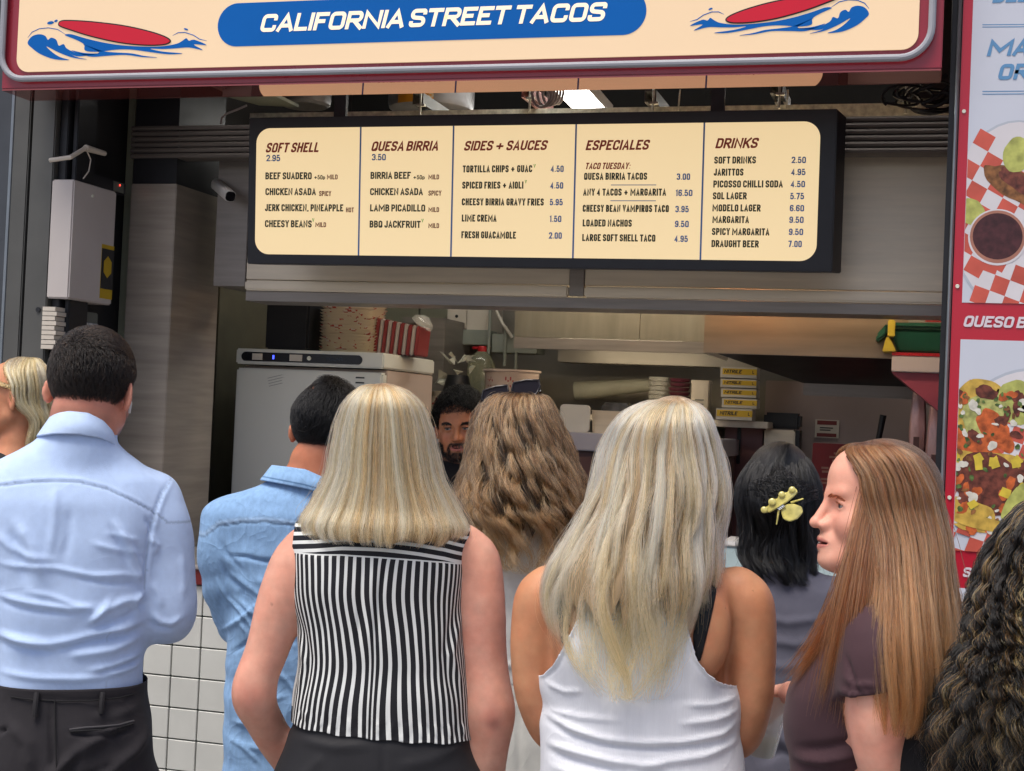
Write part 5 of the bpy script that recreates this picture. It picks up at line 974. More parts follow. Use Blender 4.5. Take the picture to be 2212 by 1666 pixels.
def hair_mat(name, rough=.35):
    if name in MATS: return MATS[name]
    m = bpy.data.materials.new(name); m.use_nodes = True; n = m.node_tree; b = n.nodes['Principled BSDF']; a = n.nodes.new('ShaderNodeAttribute'); a.attribute_name = 'col'; n.links.new(a.outputs['Color'], b.inputs['Base Color'])
    b.inputs['Roughness'].default_value = rough; b.inputs['Specular IOR Level'].default_value = .2
    MATS[name] = m; return m
HAIR = hair_mat('hair_fibre', .62)
STRAND = bpy.data.materials.new('hair_strand_fibre'); STRAND.use_nodes = True; _n = STRAND.node_tree; _n.nodes.remove(_n.nodes['Principled BSDF']); _h = _n.nodes.new('ShaderNodeBsdfHairPrincipled'); _h.parametrization = 'COLOR'; _a = _n.nodes.new('ShaderNodeAttribute'); _a.attribute_name = 'col'
_g = _n.nodes.new('ShaderNodeGamma'); _g.inputs[1].default_value = 1.55; _n.links.new(_a.outputs['Color'], _g.inputs[0]); _n.links.new(_g.outputs[0], _h.inputs['Color']); _h.inputs['IOR'].default_value = 1.48; _n.links.new(_h.outputs[0], _n.nodes['Material Output'].inputs[0]); _h.inputs['Roughness'].default_value = .32; _h.inputs['Radial Roughness'].default_value = .5
def strands(name, parent, pos, rad, colr):
    """pos (n,k,3), rad (n,k), colr (n,k,3) -> hair curves"""
    n, k, _ = pos.shape; hc = bpy.data.hair_curves.new(name); hc.add_curves([k]*n)
    hc.attributes['position'].data.foreach_set('vector', pos.astype(F32).ravel()) if 'position' in hc.attributes else None
    ra = hc.attributes.get('radius') or hc.attributes.new('radius', 'FLOAT', 'POINT'); ra.data.foreach_set('value', rad.astype(F32).ravel())
    ca = hc.attributes.new('col', 'FLOAT_COLOR', 'POINT'); ca.data.foreach_set('color', np.concatenate([colr, np.ones((n, k, 1))], 2).astype(F32).ravel())
    hc.materials.append(STRAND); o = bpy.data.objects.new(name, hc); link(o, parent); o['kind'] = 'stuff'; return o
def loft_pts(p, crown, R, cy=None):
    """rows of a hair shell: crown pixel + rows (v,uL,uR,depth back,depth front, yc)"""
    c = p.T(crown[0], crown[1], crown[2]); A = [(c[0], c[1], c[2], .001, .001, .001)]
    for r in R:
        v, uL, uR, yb, yf = r[:5]; yc = r[5] if len(r) > 5 else 0.0; a, b = p.T(uL, v, yc), p.T(uR, v, yc); A.append(((a[0]+b[0])/2, yc, (a[2]+b[2])/2, (b[0]-a[0])/2, yb, yf))
    return np.array(A)
def shell(A, t, ph, e=2.15):
    """t in 0..1 along the rows, ph angle (0 = towards the viewer, + = right)"""
    k = len(A)-1; x = np.clip(t, 0, 1.12)*k; i = np.clip(np.floor(x).astype(int), 0, k-1); f = (x-i)[..., None]
    g = lambda j: A[np.clip(j, 0, k)]; p0, p1, p2, p3 = g(i-1), g(i), g(i+1), g(i+2)
    r = .5*(2*p1+(p2-p0)*f+(2*p0-5*p1+4*p2-p3)*f**2+(-p0+3*p1-3*p2+p3)*f**3)
    s, c = np.sin(ph), np.cos(ph); nn = (np.abs(s)**e+np.abs(c)**e)**(1/e); s, c = s/nn, c/nn
    return r[..., :3], np.abs(r[..., 3])*s, -c*np.where(c > 0, np.abs(r[..., 4]), np.abs(r[..., 5]))
def long_hair(p, A, n=5000, k=26, ph=(-125, 125), clumps=90, wave=(0, 3), curl=0.0, pal=None, root=None, rootlen=.12, tip=None, len_jit=.10, rad=.00034, frizz=.0025, fly=60, rho=(.95, 1.03), clumpiness=.75, seed=0, base=True, spread=0.0, part=0.0, basecol=None, endgap=1.0, ragged=.0, lift=0.0, face=None, baserho=.955, head=None, sides=0.0):
    r = np.random.default_rng(seed); p0, p1 = math.radians(ph[0]), math.radians(ph[1]); pal = np.array([col(c)[:3] for c in pal]); rootc = np.array(col(root)[:3]) if root else pal[0]*.5; tipc = np.array(col(tip)[:3]) if tip else None
    def warp(tt, pp):
        if face is None: return pp
        pf, op, ta, tb = math.radians(face[0]), math.radians(face[1]), face[2], face[3]; dl = (pp-pf+np.pi) % (2*np.pi)-np.pi
        o_ = op*np.clip((tt-ta)/(tb-ta), 0, 1)**.8; sq = o_+(np.pi-o_)*np.clip(np.abs(dl)/np.pi, 0, 1)**1.0*np.where(np.abs(dl) < 1.9, 1, 1)
        w_ = np.clip(np.abs(dl)/1.9, 0, 1); return pf+np.where(dl >= 0, 1, -1)*np.where(np.abs(dl) < 1.9, o_+(1.9-o_)*w_, np.abs(dl))
    def push(X, g):
        if head is None: return X
        q = head.to(X.reshape(-1, 3)); c = np.array((0, -.014, .030)); e = np.array((.0775, .0985, .0885))+g; w_ = (q-c)/e; l = np.linalg.norm(w_, axis=1, keepdims=True); ins = (l < 1) & (q[:, 2:3] > -.02) & (q[:, 1:2] < .075)
        q = np.where(ins, c+w_/np.maximum(l, 1e-6)*e, q); return (np.einsum('ij,nj->ni', head.R, q*head.k)+head.c).reshape(X.shape)
    hairobj = None
    if base:
        nt_, npk = 60, 72; tt, pp = np.meshgrid(np.linspace(0, 1, nt_), np.linspace(p0, p1, npk), indexing='ij'); tt = tt*(endgap-.02-(.03+.3*ragged)*(.5+.5*np.sin(pp*23+1.7*np.sin(pp*9)))*tt); pp0 = pp; pp = warp(tt, pp); c, x, y = shell(A, tt, pp); q = baserho-.10*np.clip((tt-.75)/.25, 0, 1); bumpy = 1+.012*np.sin(pp*31)+.01*np.sin(pp*53+tt*4)
        V = np.stack([c[..., 0]+x*q*bumpy, c[..., 1]+y*q*bumpy, c[..., 2]-.004], -1).reshape(-1, 3); V = push(V, .0); I = np.arange(nt_*npk).reshape(nt_, npk); Q = np.stack([I[:-1, :-1], I[1:, :-1], I[1:, 1:], I[:-1, 1:]], -1).reshape(-1, 4)
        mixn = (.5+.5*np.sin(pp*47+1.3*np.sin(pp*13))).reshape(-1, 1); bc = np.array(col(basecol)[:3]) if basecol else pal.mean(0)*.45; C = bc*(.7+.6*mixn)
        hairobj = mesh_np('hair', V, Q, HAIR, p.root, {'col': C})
    g = np.sort(r.uniform(p0, p1, clumps)); gph = r.uniform(0, 6.28, clumps); gr = r.uniform(rho[0], rho[1], clumps); gcol = r.random(clumps); gl = r.uniform(-1, 1, clumps); gf = r.uniform(.8, 1.25, clumps); gd = r.uniform(-1, 1, clumps)
    s0 = r.uniform(p0, p1, n); gi = np.clip(np.searchsorted(g, s0+r.normal(0, .02, n)), 0, clumps-1)
    t_end = 1-sides*np.abs(np.sin(s0))+len_jit*(.6*gl[gi]+.4*r.uniform(-1, 1, n))-len_jit*.5-ragged*r.random(n)**3; t0 = np.where(r.random(n) < .55, r.uniform(.0, .05, n), r.uniform(.03, .30, n))
    u = np.linspace(0, 1, k)[None]; t = t0[:, None]+(t_end-t0)[:, None]*u
    flr = (r.random(n) < .3)[:, None]; cl = np.where(flr, .25, 1)*clumpiness*np.clip(t, 0, 1)**.8; phv = s0[:, None]*(1-cl)+g[gi][:, None]*cl+spread*gd[gi][:, None]*np.clip(t, 0, 1)**2
    amp, fr_ = wave; wamp = amp*np.clip((t-.12)/.6, 0, 1); w = np.sin(2*np.pi*fr_*gf[gi][:, None]*t+gph[gi][:, None]+r.normal(0, .35, n)[:, None]); w2 = np.cos(2*np.pi*fr_*gf[gi][:, None]*t+gph[gi][:, None]+r.normal(0, .35, n)[:, None])
    phv = warp(t, phv); c, x, y = shell(A, t, phv); q = np.where(flr, .955, gr[gi][:, None])+r.normal(0, .012, n)[:, None]+lift*np.clip(1-t*3, 0, 1)*.05
    X = c[..., 0]+x*q; Y = c[..., 1]+y*q; Z = c[..., 2]+0*q
    tx = -np.cos(phv); X = X+wamp*w*(.55+.45*np.abs(tx)); out = np.stack([np.sin(phv), -np.cos(phv)], -1); X = X+out[..., 0]*curl*w2*np.clip((t-.15)*2, 0, 1); Y = Y+out[..., 1]*(curl+amp*.55)*w2*np.clip((t-.15)*2, 0, 1)
    # small stray motion
    a1, a2, f1 = r.normal(0, frizz, n)[:, None], r.normal(0, frizz, n)[:, None], r.uniform(2, 7, n)[:, None]; X = X+a1*np.sin(f1*u*3+gph[gi][:, None])*u; Y = Y+a2*np.cos(f1*u*3)*u; Z = Z+a1*.5*np.sin(f1*u*2)
    if fly:
        m = r.integers(0, n, fly); d = r.normal(0, .012, (fly, 3)); bend = (u**1.2)[..., None]*d[:, None]*(.4+np.sin(u*5+r.uniform(0, 6, (fly, 1)))[..., None]); X[m] += bend[..., 0]; Y[m] += bend[..., 1]; Z[m] += np.abs(bend[..., 2])*.5
    pos = push(np.stack([X, Y, Z], -1), .004); rd = rad*r.uniform(.7, 1.3, n)[:, None]*np.clip(1.15-u**3*.9, .15, 1)
    ci = np.clip((.45*gcol[gi]+.55*r.random(n))*len(pal), 0, len(pal)-1.001); i0 = ci.astype(int); C = pal[i0]+(pal[np.minimum(i0+1, len(pal)-1)]-pal[i0])*(ci-i0)[:, None]; C = C*r.uniform(.85, 1.15, (n, 1))
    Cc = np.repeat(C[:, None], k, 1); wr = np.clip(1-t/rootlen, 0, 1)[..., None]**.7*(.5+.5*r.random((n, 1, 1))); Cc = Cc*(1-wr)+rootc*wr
    if tipc is not None: wt = np.clip((t-.55)/.45, 0, 1)[..., None]*.75; Cc = Cc*(1-wt)+tipc*r.uniform(.8, 1.2, (n, 1, 1))*wt
    s = strands('hair_strands', hairobj or p.root, pos, rd, np.clip(Cc, 0, 1)); return hairobj, s
def short_hair(p, hd, hairline, n=9000, L=(.012, .03), pal=('#1a1512',), rad=.0003, flow=None, seed=0, scale=(.080, .100, .092), c0=(0, -.014, .030), lift=.5, basecol=None, k=7, thick=.004, wav=0.0):
    """cap of short hair: hairline(q) > 0 keeps the scalp, q in head axes"""
    r = np.random.default_rng(seed); c0 = np.array(c0); sc = np.array(scale)
    nu, nv = 90, 60; U, W = np.meshgrid(np.linspace(0, 2*np.pi, nu, endpoint=False), np.linspace(.02, np.pi-.02, nv), indexing='ij'); D = np.stack([np.sin(W)*np.cos(U), np.sin(W)*np.sin(U), np.cos(W)], -1).reshape(-1, 3)
    hq = hairline(c0+D*sc); q = c0+D*(sc+thick*np.clip(hq/.025, -.3, 1)[:, None])*(1+.010*np.sin(D[:, :1]*37+D[:, 2:]*29)); I = np.arange(nu*nv).reshape(nu, nv); J = np.roll(I, -1, 0); Q = np.stack([I[:, :-1], I[:, 1:], J[:, 1:], J[:, :-1]], -1).reshape(-1, 4)
    bc = np.array(col(basecol or pal[0])[:3]); V, Tt, _ = clip(q, [Q], hairline(q)); V = np.array([hd.back(v) for v in V]); hobj = mesh_np('hair', V, Tt, HAIR, p.root, {'col': np.repeat(bc[None], len(V), 0)})
    S = r.normal(size=(n*2, 3)); S /= np.linalg.norm(S, axis=1, keepdims=True); qs = c0+S*sc; qs = qs[hairline(qs)+r.normal(0, .003, len(qs)) > 0][:n]; S = (qs-c0)/sc; S /= np.linalg.norm(S, axis=1, keepdims=True); N = S/sc; N /= np.linalg.norm(N, axis=1, keepdims=True)
    fl = flow(qs) if flow is not None else np.tile([0, -.2, -1.0], (len(qs), 1)); fl = fl+r.normal(0, .25, fl.shape); fl = fl-N*(fl*N).sum(1, keepdims=True); fl /= np.linalg.norm(fl, axis=1, keepdims=True)+1e-6
    ln = r.uniform(*L, len(qs))*np.clip(hairline(qs)/.03, .25, 1); u = np.linspace(0, 1, k)[None, :, None]; li = lift*(1-.55*u)
    cl = np.floor(qs*70).sum(1); wv = np.sin(cl*1.7)[:, None, None]
    pos = qs[:, None]+(fl[:, None]*u*(1-.2*li)+N[:, None]*(li*u+.12*np.sin(u*3)))*ln[:, None, None]+N[:, None]*thick*.6+wav*np.sin(u*7+wv*3)*u*r.normal(size=(len(qs), 1, 3))
    pos = np.einsum('ij,nkj->nki', hd.R, pos*hd.k)+hd.c
    pc = np.array([col(c)[:3] for c in pal]); C = pc[r.integers(0, len(pc), len(qs))]*r.uniform(.7, 1.3, (len(qs), 1)); return hobj, strands('hair_strands', hobj, pos, rad*np.clip(1.1-u[..., 0]*.8, .2, 1)*np.ones((len(qs), 1)), np.repeat(C[:, None], k, 1))
def eyes(p, hd, iris='#5a6a78', look=0.0):
    for sx in (1, -1):
        o = MB().lathe([(0, -.0131)]+[(.0131*math.cos(a), .0131*math.sin(a)) for a in np.linspace(-1.5, 1.5, 15)]+[(0, .0131)], n=24, cap=False).build('eye', attr_mat('eye_wet', .08, 0, 0, 1, .02, spec=.6), p.root, smooth=180)
        me = o.data; co = np.array([v.co[:] for v in me.vertices]); rr_ = np.hypot(co[:, 0], co[:, 1]); C = np.where((rr_ < .0024)[:, None] & (co[:, 2] > 0)[:, None], (.01, .01, .01), np.where((rr_ < .0062)[:, None] & (co[:, 2] > 0)[:, None], col(iris)[:3], (.32, .295, .28)))
        me.attributes.new('col', 'FLOAT_COLOR', 'POINT').data.foreach_set('color', np.c_[C, np.ones(len(C))].astype(F32).ravel())
        c = hd.back((sx*hd.ec[0], hd.ec[1], hd.ec[2])); M = Matrix(hd.R.tolist()).to_4x4() @ Matrix.Rotation(-math.pi/2, 4, 'X') @ Matrix.Rotation(look, 4, 'Y') @ Matrix.Scale(hd.k, 4); M.translation = Vector(c); o.matrix_local = M
def brow_lash(p, hd, brow='#3a2a20', lash=True, w=1.0, seed=0, rad=.00035, thick=1.0, drop=.003, out=.036):
    r = np.random.default_rng(seed); pos = []
    for sx in (1, -1):
        for i in range(int(170*thick)):
            t = r.random(); x = .014+out*t; z = .0150+.006*math.sin(t*2.2)-drop*t+r.normal(0, .0012*thick); y = .093-.55*max(0, x-.018)**1.0*.75+.001; L = .007*w
            d = np.array([.8, -.35, .5-.7*t]); d /= np.linalg.norm(d); a = np.array([x, y, z]); pos.append([np.array([sx, 1, 1])*(a+d*L*f) for f in (0, .5, 1)])
        if lash:
            for i in range(40):
                t = r.random()*2-1; x = hd.ec[0]+.0125*t; z = hd.lids*(1-t*t); y = hd.ec[1]+.0148*math.sqrt(max(0, 1-t*t*.75)); d = np.array([.45*t, .7, .5]); pos.append([np.array([sx, 1, 1])*(np.array([x, y, z])+d*.0045*f+np.array([0, 0, .0015*f*f])) for f in (0, .5, 1)])
    pos = np.array(pos); pos = np.einsum('ij,nkj->nki', hd.R, pos*hd.k)+hd.c; C = np.array(col(brow)[:3]); strands('eyebrow', p.root, pos, np.full(pos.shape[:2], rad)*np.array([1, .9, .4]), np.tile(C, (len(pos), 3, 1))*r.uniform(.7, 1.2, (len(pos), 1, 1)))
def face_tint(hd, V, C, lip=(.42, .13, .12), blush=.25, beard=None, blushc=(.55, .18, .14)):
    q = hd.to(V); x = np.abs(q[:, 0]); inh = (np.abs(q).max(1) < .16)
    g = lambda c, r: np.exp(-(((np.stack([x, q[:, 1], q[:, 2]], 1)-np.array(c))/np.array(r))**2).sum(1))*inh
    w = np.clip(g((.040, .075, -.030), (.022, .03, .020))*blush+g((0, .112, -.034), (.012, .014, .012))*blush*.8+g((.08, -.012, -.01), (.012, .03, .03))*blush*1.1, 0, 1)[:, None]; C = C*(1-w)+np.array(blushc)*w
    lz = q[:, 2]+.0685; m = (np.clip(1.30-(x/.0265)**2-((lz+.0005)/.0098)**2, 0, 1)*(q[:, 1] > .078)*inh)[:, None]; m = np.clip(m*2.2, 0, 1); C = C*(1-m*.8)+np.array(lip)*m*.8
    dark = (np.clip(1-((lz)/.0016)**2, 0, 1)*(x < .021)*(q[:, 1] > .08)*inh)[:, None]; C = C*(1-.7*dark)
    if beard is not None:
        b = np.clip(beard(np.stack([x, q[:, 1], q[:, 2]], 1)), 0, 1)[:, None]*inh[:, None]; C = C*(1-b)+np.array((.012, .009, .008))*b
    return C
# ------------------------------------------------------------------ the ten people
def lathe_shoe(p, x, y, yawd, m):
    s = MB().add([], []); pts = [(0, -.07, .05, .036), (0, 0, .055, .042), (0, .09, .04, .046), (0, .16, .028, .036)]
    fn = lambda P: smax(chain(P, [((x+math.sin(yawd)*b, y+math.cos(yawd)*b, h), r) for _, b, h, r in pts], .03), .002-P[:, 2], .004)
    V, Q = field_mesh(fn, [(x-.05, y-.2, 0), (x+.05, y+.28, .1)], .08, .012); mesh_np('shoe', V, Q, m, p.root)
def make_body(p, loft, head=None, neck=None, arms=(), hands=(), h=.0065, skin='#c98d72', legs=None, tint=None, shrink=.010, lo=None, k=.03, extra=None, armk=.03, hf=None):
    """one continuous skin surface: torso, legs, neck, head, arms and hands"""
    hipz = loft.z[0]
    def fn(P):
        d = loft(P, -shrink)
        for L in (legs or []): d = smin(d, chain(P, [(a, r-.012) for a, r in L], .03), .04)
        if neck is not None: d = smin(d, chain(P, neck, .02), .035)
        if head is not None: d = smin(d, head(P), .012)
        for A in arms: d = smin(d, chain(P, A, .02), armk)
        for H in hands: d = smin(d, H(P), .01)
        if extra is not None: d = extra(P, d)
        return d
    pts = [(loft.a[:, 0].min()-loft.a[:, 1].max(), -.18, 0), (loft.a[:, 0].max()+loft.a[:, 1].max(), .18, loft.z[-1])]+([head.c] if head else [])+[a for A in arms for a, r in A]+[a for L in (legs or []) for a, r in L]
    V, Q = field_mesh(fn, pts, .16, h, lo=np.array([-9, -9, -.02]), fine=None if hf is None else (head.c-.15*head.k, head.c+.15*head.k, hf))
    C = np.repeat(np.array(col(skin)[:3])[None], len(V), 0)
    if head is not None: C = face_tint(head, V, C)
    if tint is not None: C = tint(V, C)
    return mesh_np('body', V, Q, SKIN, p.root, {'col': np.clip(C, 0, 1)})
def garment(p, name, fn, pts, color, m, h=.006, cut=(), strokes=(), noise=.0012, nscale=1.0, seed=1, thick=.002, paint=None, pad=.08, attrs=None, gain=1.0, extra=None):
    """cloth surface: distance field -> mesh -> folds -> cut along the hems; a thin solid"""
    zc = float(np.mean([q[2] for q in pts])); xc = float(np.mean([q[0] for q in pts])); V, Q = field_mesh(fn, list(pts)+[(xc, -.16, zc), (xc, .16, zc)], pad, h); V0 = V.copy(); V = creases(p, V, Q, strokes, noise, nscale, seed, gain*1.45)
    C = np.repeat(np.array(col(color)[:3])[None], len(V), 0)
    A = {'col': C, 'p0': V0}; Fs = [Q]
    for c in cut:
        V, T_, A = clip(V, Fs, c(A['p0']), A); Fs = [T_]
    C = A['col']
    if paint is not None: C = paint(A['p0'], C)
    at2 = {'col': np.clip(C, 0, 1)}
    if extra is not None: at2.update(extra(A['p0']))
    o = mesh_np(name, V, Fs, m, p.root, at2)
    if thick:
        md = o.modifiers.new('cloth', 'SOLIDIFY'); md.thickness = thick; md.offset = -1
    return o
def legs_of(loft, r=.085, foot=.10, dx=None, bend=0.0):
    z, (cx, rx, cy, rb, rf) = loft.z[0], loft.a[0]; d = dx or rx*.52; zt = z+.05
    return [[((cx+s*d, cy, zt), r*1.02), ((cx+s*d, cy+bend*.5, zt*.52), r*.68), ((cx+s*foot, cy-.01, .08), r*.46)] for s in (-1, 1)]
def trousers(p, loft, L, color, ztop, m=FABRIC, name='trousers', strokes=(), h=.007, noise=.001, paint=None, grow=.004, gain=1.0):
    fn = lambda P: smin(smin(smax(loft(P, grow), P[:, 2]-ztop-.05, .01), chain(P, [(a, r+.008) for a, r in L[0]], .03), .04), chain(P, [(a, r+.008) for a, r in L[1]], .03), .04)
    pts = [a for q in L for a, r in q]+[(loft.a[0, 0], 0, ztop)]
    return garment(p, name, fn, pts, color, m, h, [lambda P: ztop-P[:, 2], lambda P: P[:, 2]-.06], strokes, noise, pad=.2, paint=paint, gain=gain)
def ear_hairline(front=.045, nape=-.085, temple=.03, round_=.0):
    """short men's hairline seen from behind: keeps crown and back, clears ears, face and neck"""
    def f(q):
        x, y, z = np.abs(q[:, 0]), q[:, 1], q[:, 2]
        lim = np.where(y < -.02, nape+round_*(x/.07)**2, nape+(y+.02)*1.15+.0)                # rises towards the front, over the ears
        lim = np.maximum(lim, np.where(y > -.045, .012+np.clip(y-.0, 0, 1)*.75, -9)); lim = np.where(y > .055, .055+(y-.055)*1.4, lim)
        return np.minimum(z-lim, front+.055-y)
    return f
BLACKT = '#18181a'

# ---- woman at the far left edge: blonde, profile turned to the left
def woman_left():
    p = Person('woman at the left edge in profile with straight blonde hair and a black top', 62, 745)
    T = p.T; hc = T(40, 858, 0); hd = Head(hc, yaw=68, pitch=4, k=.95)
    lf = Loft(p.rows([(1500, -60, 130, .11, .13), (1300, -50, 125, .105, .12), (1160, -45, 120, .10, .12), (1060, -75, 148, .09, .10), (1010, -65, 130, .075, .085), (975, -20, 95, .06, .06)]))
    L = legs_of(lf, .085)
    A = [p.ch([(-70, 1020, 0, 30), (-78, 1170, 0, 26), (-70, 1290, .08, 22), (-40, 1330, .22, 17)]), p.ch([(145, 1020, 0, 30), (156, 1170, 0, 26), (148, 1290, .08, 22), (120, 1330, .22, 17)])]
    nk = [(hd.back((0, -.02, -.05)), .050), (T(42, 960, -.0), .052), (T(38, 1000, -.0), .06)]
    H = [HandF(A[0][-1][0], (.3, 1, -.1), (0, 0, 1), 1), HandF(A[1][-1][0], (-.3, 1, -.1), (0, 0, 1), -1)]
    make_body(p, lf, hd, nk, A, H, .0055, '#c08a68', L); eyes(p, hd, '#4a3a2c'); brow_lash(p, hd, '#4a3626')
    fn = lambda P: smin(smin(lf(P, .0), chain(P, [(a, r+.006) for a, r in A[0]][:7], .02), .03), chain(P, [(a, r+.006) for a, r in A[1]][:7], .02), .03)
    zb = T(40, 956)[2]; zh = lf.z[0]+.12
    garment(p, 'top', fn, [a for q in A for a, r in q[:7]]+[(0, 0, zh)], BLACKT, SATIN, .008, [lambda P: zb-P[:, 2], lambda P: P[:, 2]-zh])
    trousers(p, lf, L, '#22242a', zh+.03); sm = mat('dark_leather', (.02, .018, .017), .5)
    for q in L: lathe_shoe(p, q[-1][0][0], q[-1][0][1], 0, sm)
    A_ = loft_pts(p, (62, 772, .02), [(778, 40, 88, .05, .06, .01), (800, 12, 104, .085, .085, .01), (830, 4, 113, .092, .085, .0), (870, 8, 114, .092, .06, -.005), (910, 54, 113, .09, .03, -.015), (955, 46, 108, .08, .02, -.02), (985, 44, 100, .07, .02, -.02)])
    long_hair(p, A_, 4600, 22, (-290, 70), 60, (.003, 1.5), 0, ('#7a6244', '#b89c70', '#d8c49a', '#e2d4b0'), '#54432e', .10, None, .10, .00045, .003, 50, (.96, 1.04), .8, 3, basecol='#5e4a33', face=(-112, 74, .06, .45), head=hd)
    # the swept side hair in front of the ear
    r = np.random.default_rng(5); n = 700; k = 12; u = np.linspace(0, 1, k)[None, :, None]; a = np.array([hd.back((-.062+.02*i, .075-.02*i, .070+.02*i)) for i in (0, 1)])
    s0 = np.array([hd.back((-(.03+.04*t), .085-.03*t, .075-.03*t)) for t in r.random(n)]); s1 = np.array([hd.back((-.080-.004*t, -.02-.03*t, .03-.02*t)) for t in r.random(n)]); mid = (s0+s1)/2+np.array(hd.R@np.array([-.014, 0, -.004])); pos = (1-u)**2*s0[:, None]+2*u*(1-u)*mid[:, None]+u*u*s1[:, None]+r.normal(0, .0015, (n, k, 3))
    pc = np.array([col(c)[:3] for c in ('#8a704c', '#c4aa7c', '#d8c49a')]); strands('fringe_strands', p.root, pos, np.full((n, k), .00045), np.repeat(pc[r.integers(0, 3, n)][:, None], k, 1))

# ---- man in the light blue shirt
def man_blue():
    p = Person('man in a light blue shirt and black trousers with a white earbud', 185, 1050); T = p.T
    hc = T(199, 838, .02); hd = Head(hc, yaw=-20, pitch=10, roll=3, k=.985, jaw=1.15)
    lf = Loft(p.rows([(1800, -60, 330, .15, .13), (1665, -42, 322, .145, .125), (1570, -32, 326, .135, .125), (1478, -14, 311, .115, .12), (1380, -12, 312, .118, .12), (1290, -14, 322, .125, .12), (1180, -40, 338, .125, .115), (1090, -62, 352, .115, .10), (1035, -52, 348, .095, .085), (1000, -10, 310, .08, .075), (970, 50, 268, .07, .065), (945, 92, 238, .064, .062), (922, 108, 240, .058, .060), (890, 116, 246, .054, .058)]), 2.5)
    L = legs_of(lf, .098, .11); ztop = T(150, 1466)[2]
    A = [p.ch([(340, 1086, .0, 36), (364, 1190, -.01, 37), (366, 1322, -.015, 35), (352, 1338, .12, 30), (330, 1300, .27, 25)]), p.ch([(-52, 1080, .0, 36), (-76, 1190, -.01, 38), (-70, 1320, -.015, 35), (-50, 1330, .12, 30), (-10, 1300, .27, 25)])]
    nk = [(hd.back((0, -.025, -.045)), .062), (T(182, 915, -.01), .060), (T(172, 965, -.012), .066)]
    H = [HandF(A[0][-1][0], (-.4, 1, .2), (.3, 0, 1), 1), HandF(A[1][-1][0], (.4, 1, .2), (-.3, 0, 1), -1)]
    def tint(V, C):
        q = hd.to(V); b = np.clip((np.abs(q[:, 0])-.03)/.02, 0, 1)*np.clip((q[:, 1]-.012)/.02, 0, 1)*np.clip((-.030-q[:, 2])/.02, 0, 1)*np.clip((q[:, 2]+.14)/.02, 0, 1); b = np.maximum(b, np.clip((q[:, 1]-.05)/.02, 0, 1)*np.clip((-.05-q[:, 2])/.02, 0, 1))*(np.abs(q).max(1) < .15)
        C = C*(1-.62*b[:, None])+np.array((.05, .035, .028))*.62*b[:, None]
        nap = np.clip((-q[:, 1]-.02)/.03, 0, 1)*np.exp(-((q[:, 2]+.070)/.018)**2)*(np.abs(q[:, 0]) < .07); return C*(1-.45*nap[:, None])+np.array((.10, .06, .045))*.45*nap[:, None]
    make_body(p, lf, hd, nk, A, H, .0052, '#cb9079', L, tint); eyes(p, hd, '#4a3a2c'); brow_lash(p, hd, '#241a14', thick=1.3)
    def hl(q):
        x, y, z = np.abs(q[:, 0]), q[:, 1], q[:, 2]; nape = -.058-.012*np.cos(q[:, 0]*95)*np.clip(1-x/.05, 0, 1)
        lim = np.where(y < -.03, nape, nape+(y+.03)*1.9); lim = np.where(y > .0, np.minimum(.0+(y)*.6+.005, .06), lim); return np.minimum(z-lim, .085-y)
    short_hair(p, hd, hl, 15000, (.012, .026), ('#1c1714', '#2b231e', '#120e0c', '#4a3d34', '#332a24'), .0004, lambda q: np.stack([.35-q[:, 0]*3, .5+q[:, 1]*0, -.75+0*q[:, 2]], 1)*np.where(q[:, 2:3] > .07, np.array([[1, 1.6, 1.0]]), np.array([[.5, .1, 1]])), 2, (.0775, .098, .089), lift=.5, basecol='#171310', thick=.003)
    # shirt
    slv = lambda P, i: chain(P, [(a, r+.010) for a, r in A[i][:12]], .03)
    fn = lambda P: smin(smin(smin(lf(P), chain(P, [(a, r+.007) for a, r in nk[1:]], .02), .03), slv(P, 0), .05), slv(P, 1), .05)
    yo = [(-80, 1050), (-20, 1052), (60, 1042), (120, 1040), (170, 1042), (230, 1056), (290, 1083), (340, 1112), (362, 1130)]; Pz = [T(u, v, -.1) for u, v in yo]; yx, yz = np.array([q[0] for q in Pz]), np.array([q[2] for q in Pz])
    aw = [(372, 1040), (352, 1068), (335, 1110), (322, 1160), (318, 1215), (312, 1270)]; Pa = [(lambda q: (q[0], q[2]))(T(u, v, -.08)) for u, v in aw]
    def paint(P, C):
        z0 = np.interp(P[:, 0], yx, yz); d = np.abs(P[:, 2]-z0); bk = P[:, 1] < .0; C = C*np.where((d < .0022) & bk, .70, 1)[:, None]; C = C*np.where((P[:, 2] > z0) & bk, 1.04, 1)[:, None]
        e, _ = seg_dist(P[:, 0], P[:, 2], Pa); C = C*np.where((e < .0020) & bk, .74, 1)[:, None]
        sx = np.abs(P[:, 0]-T(232, 1400, -.1)[0]); C = C*np.where((sx < .0016) & bk & (P[:, 2] < T(230, 1330)[2]), .84, 1)[:, None]; return C
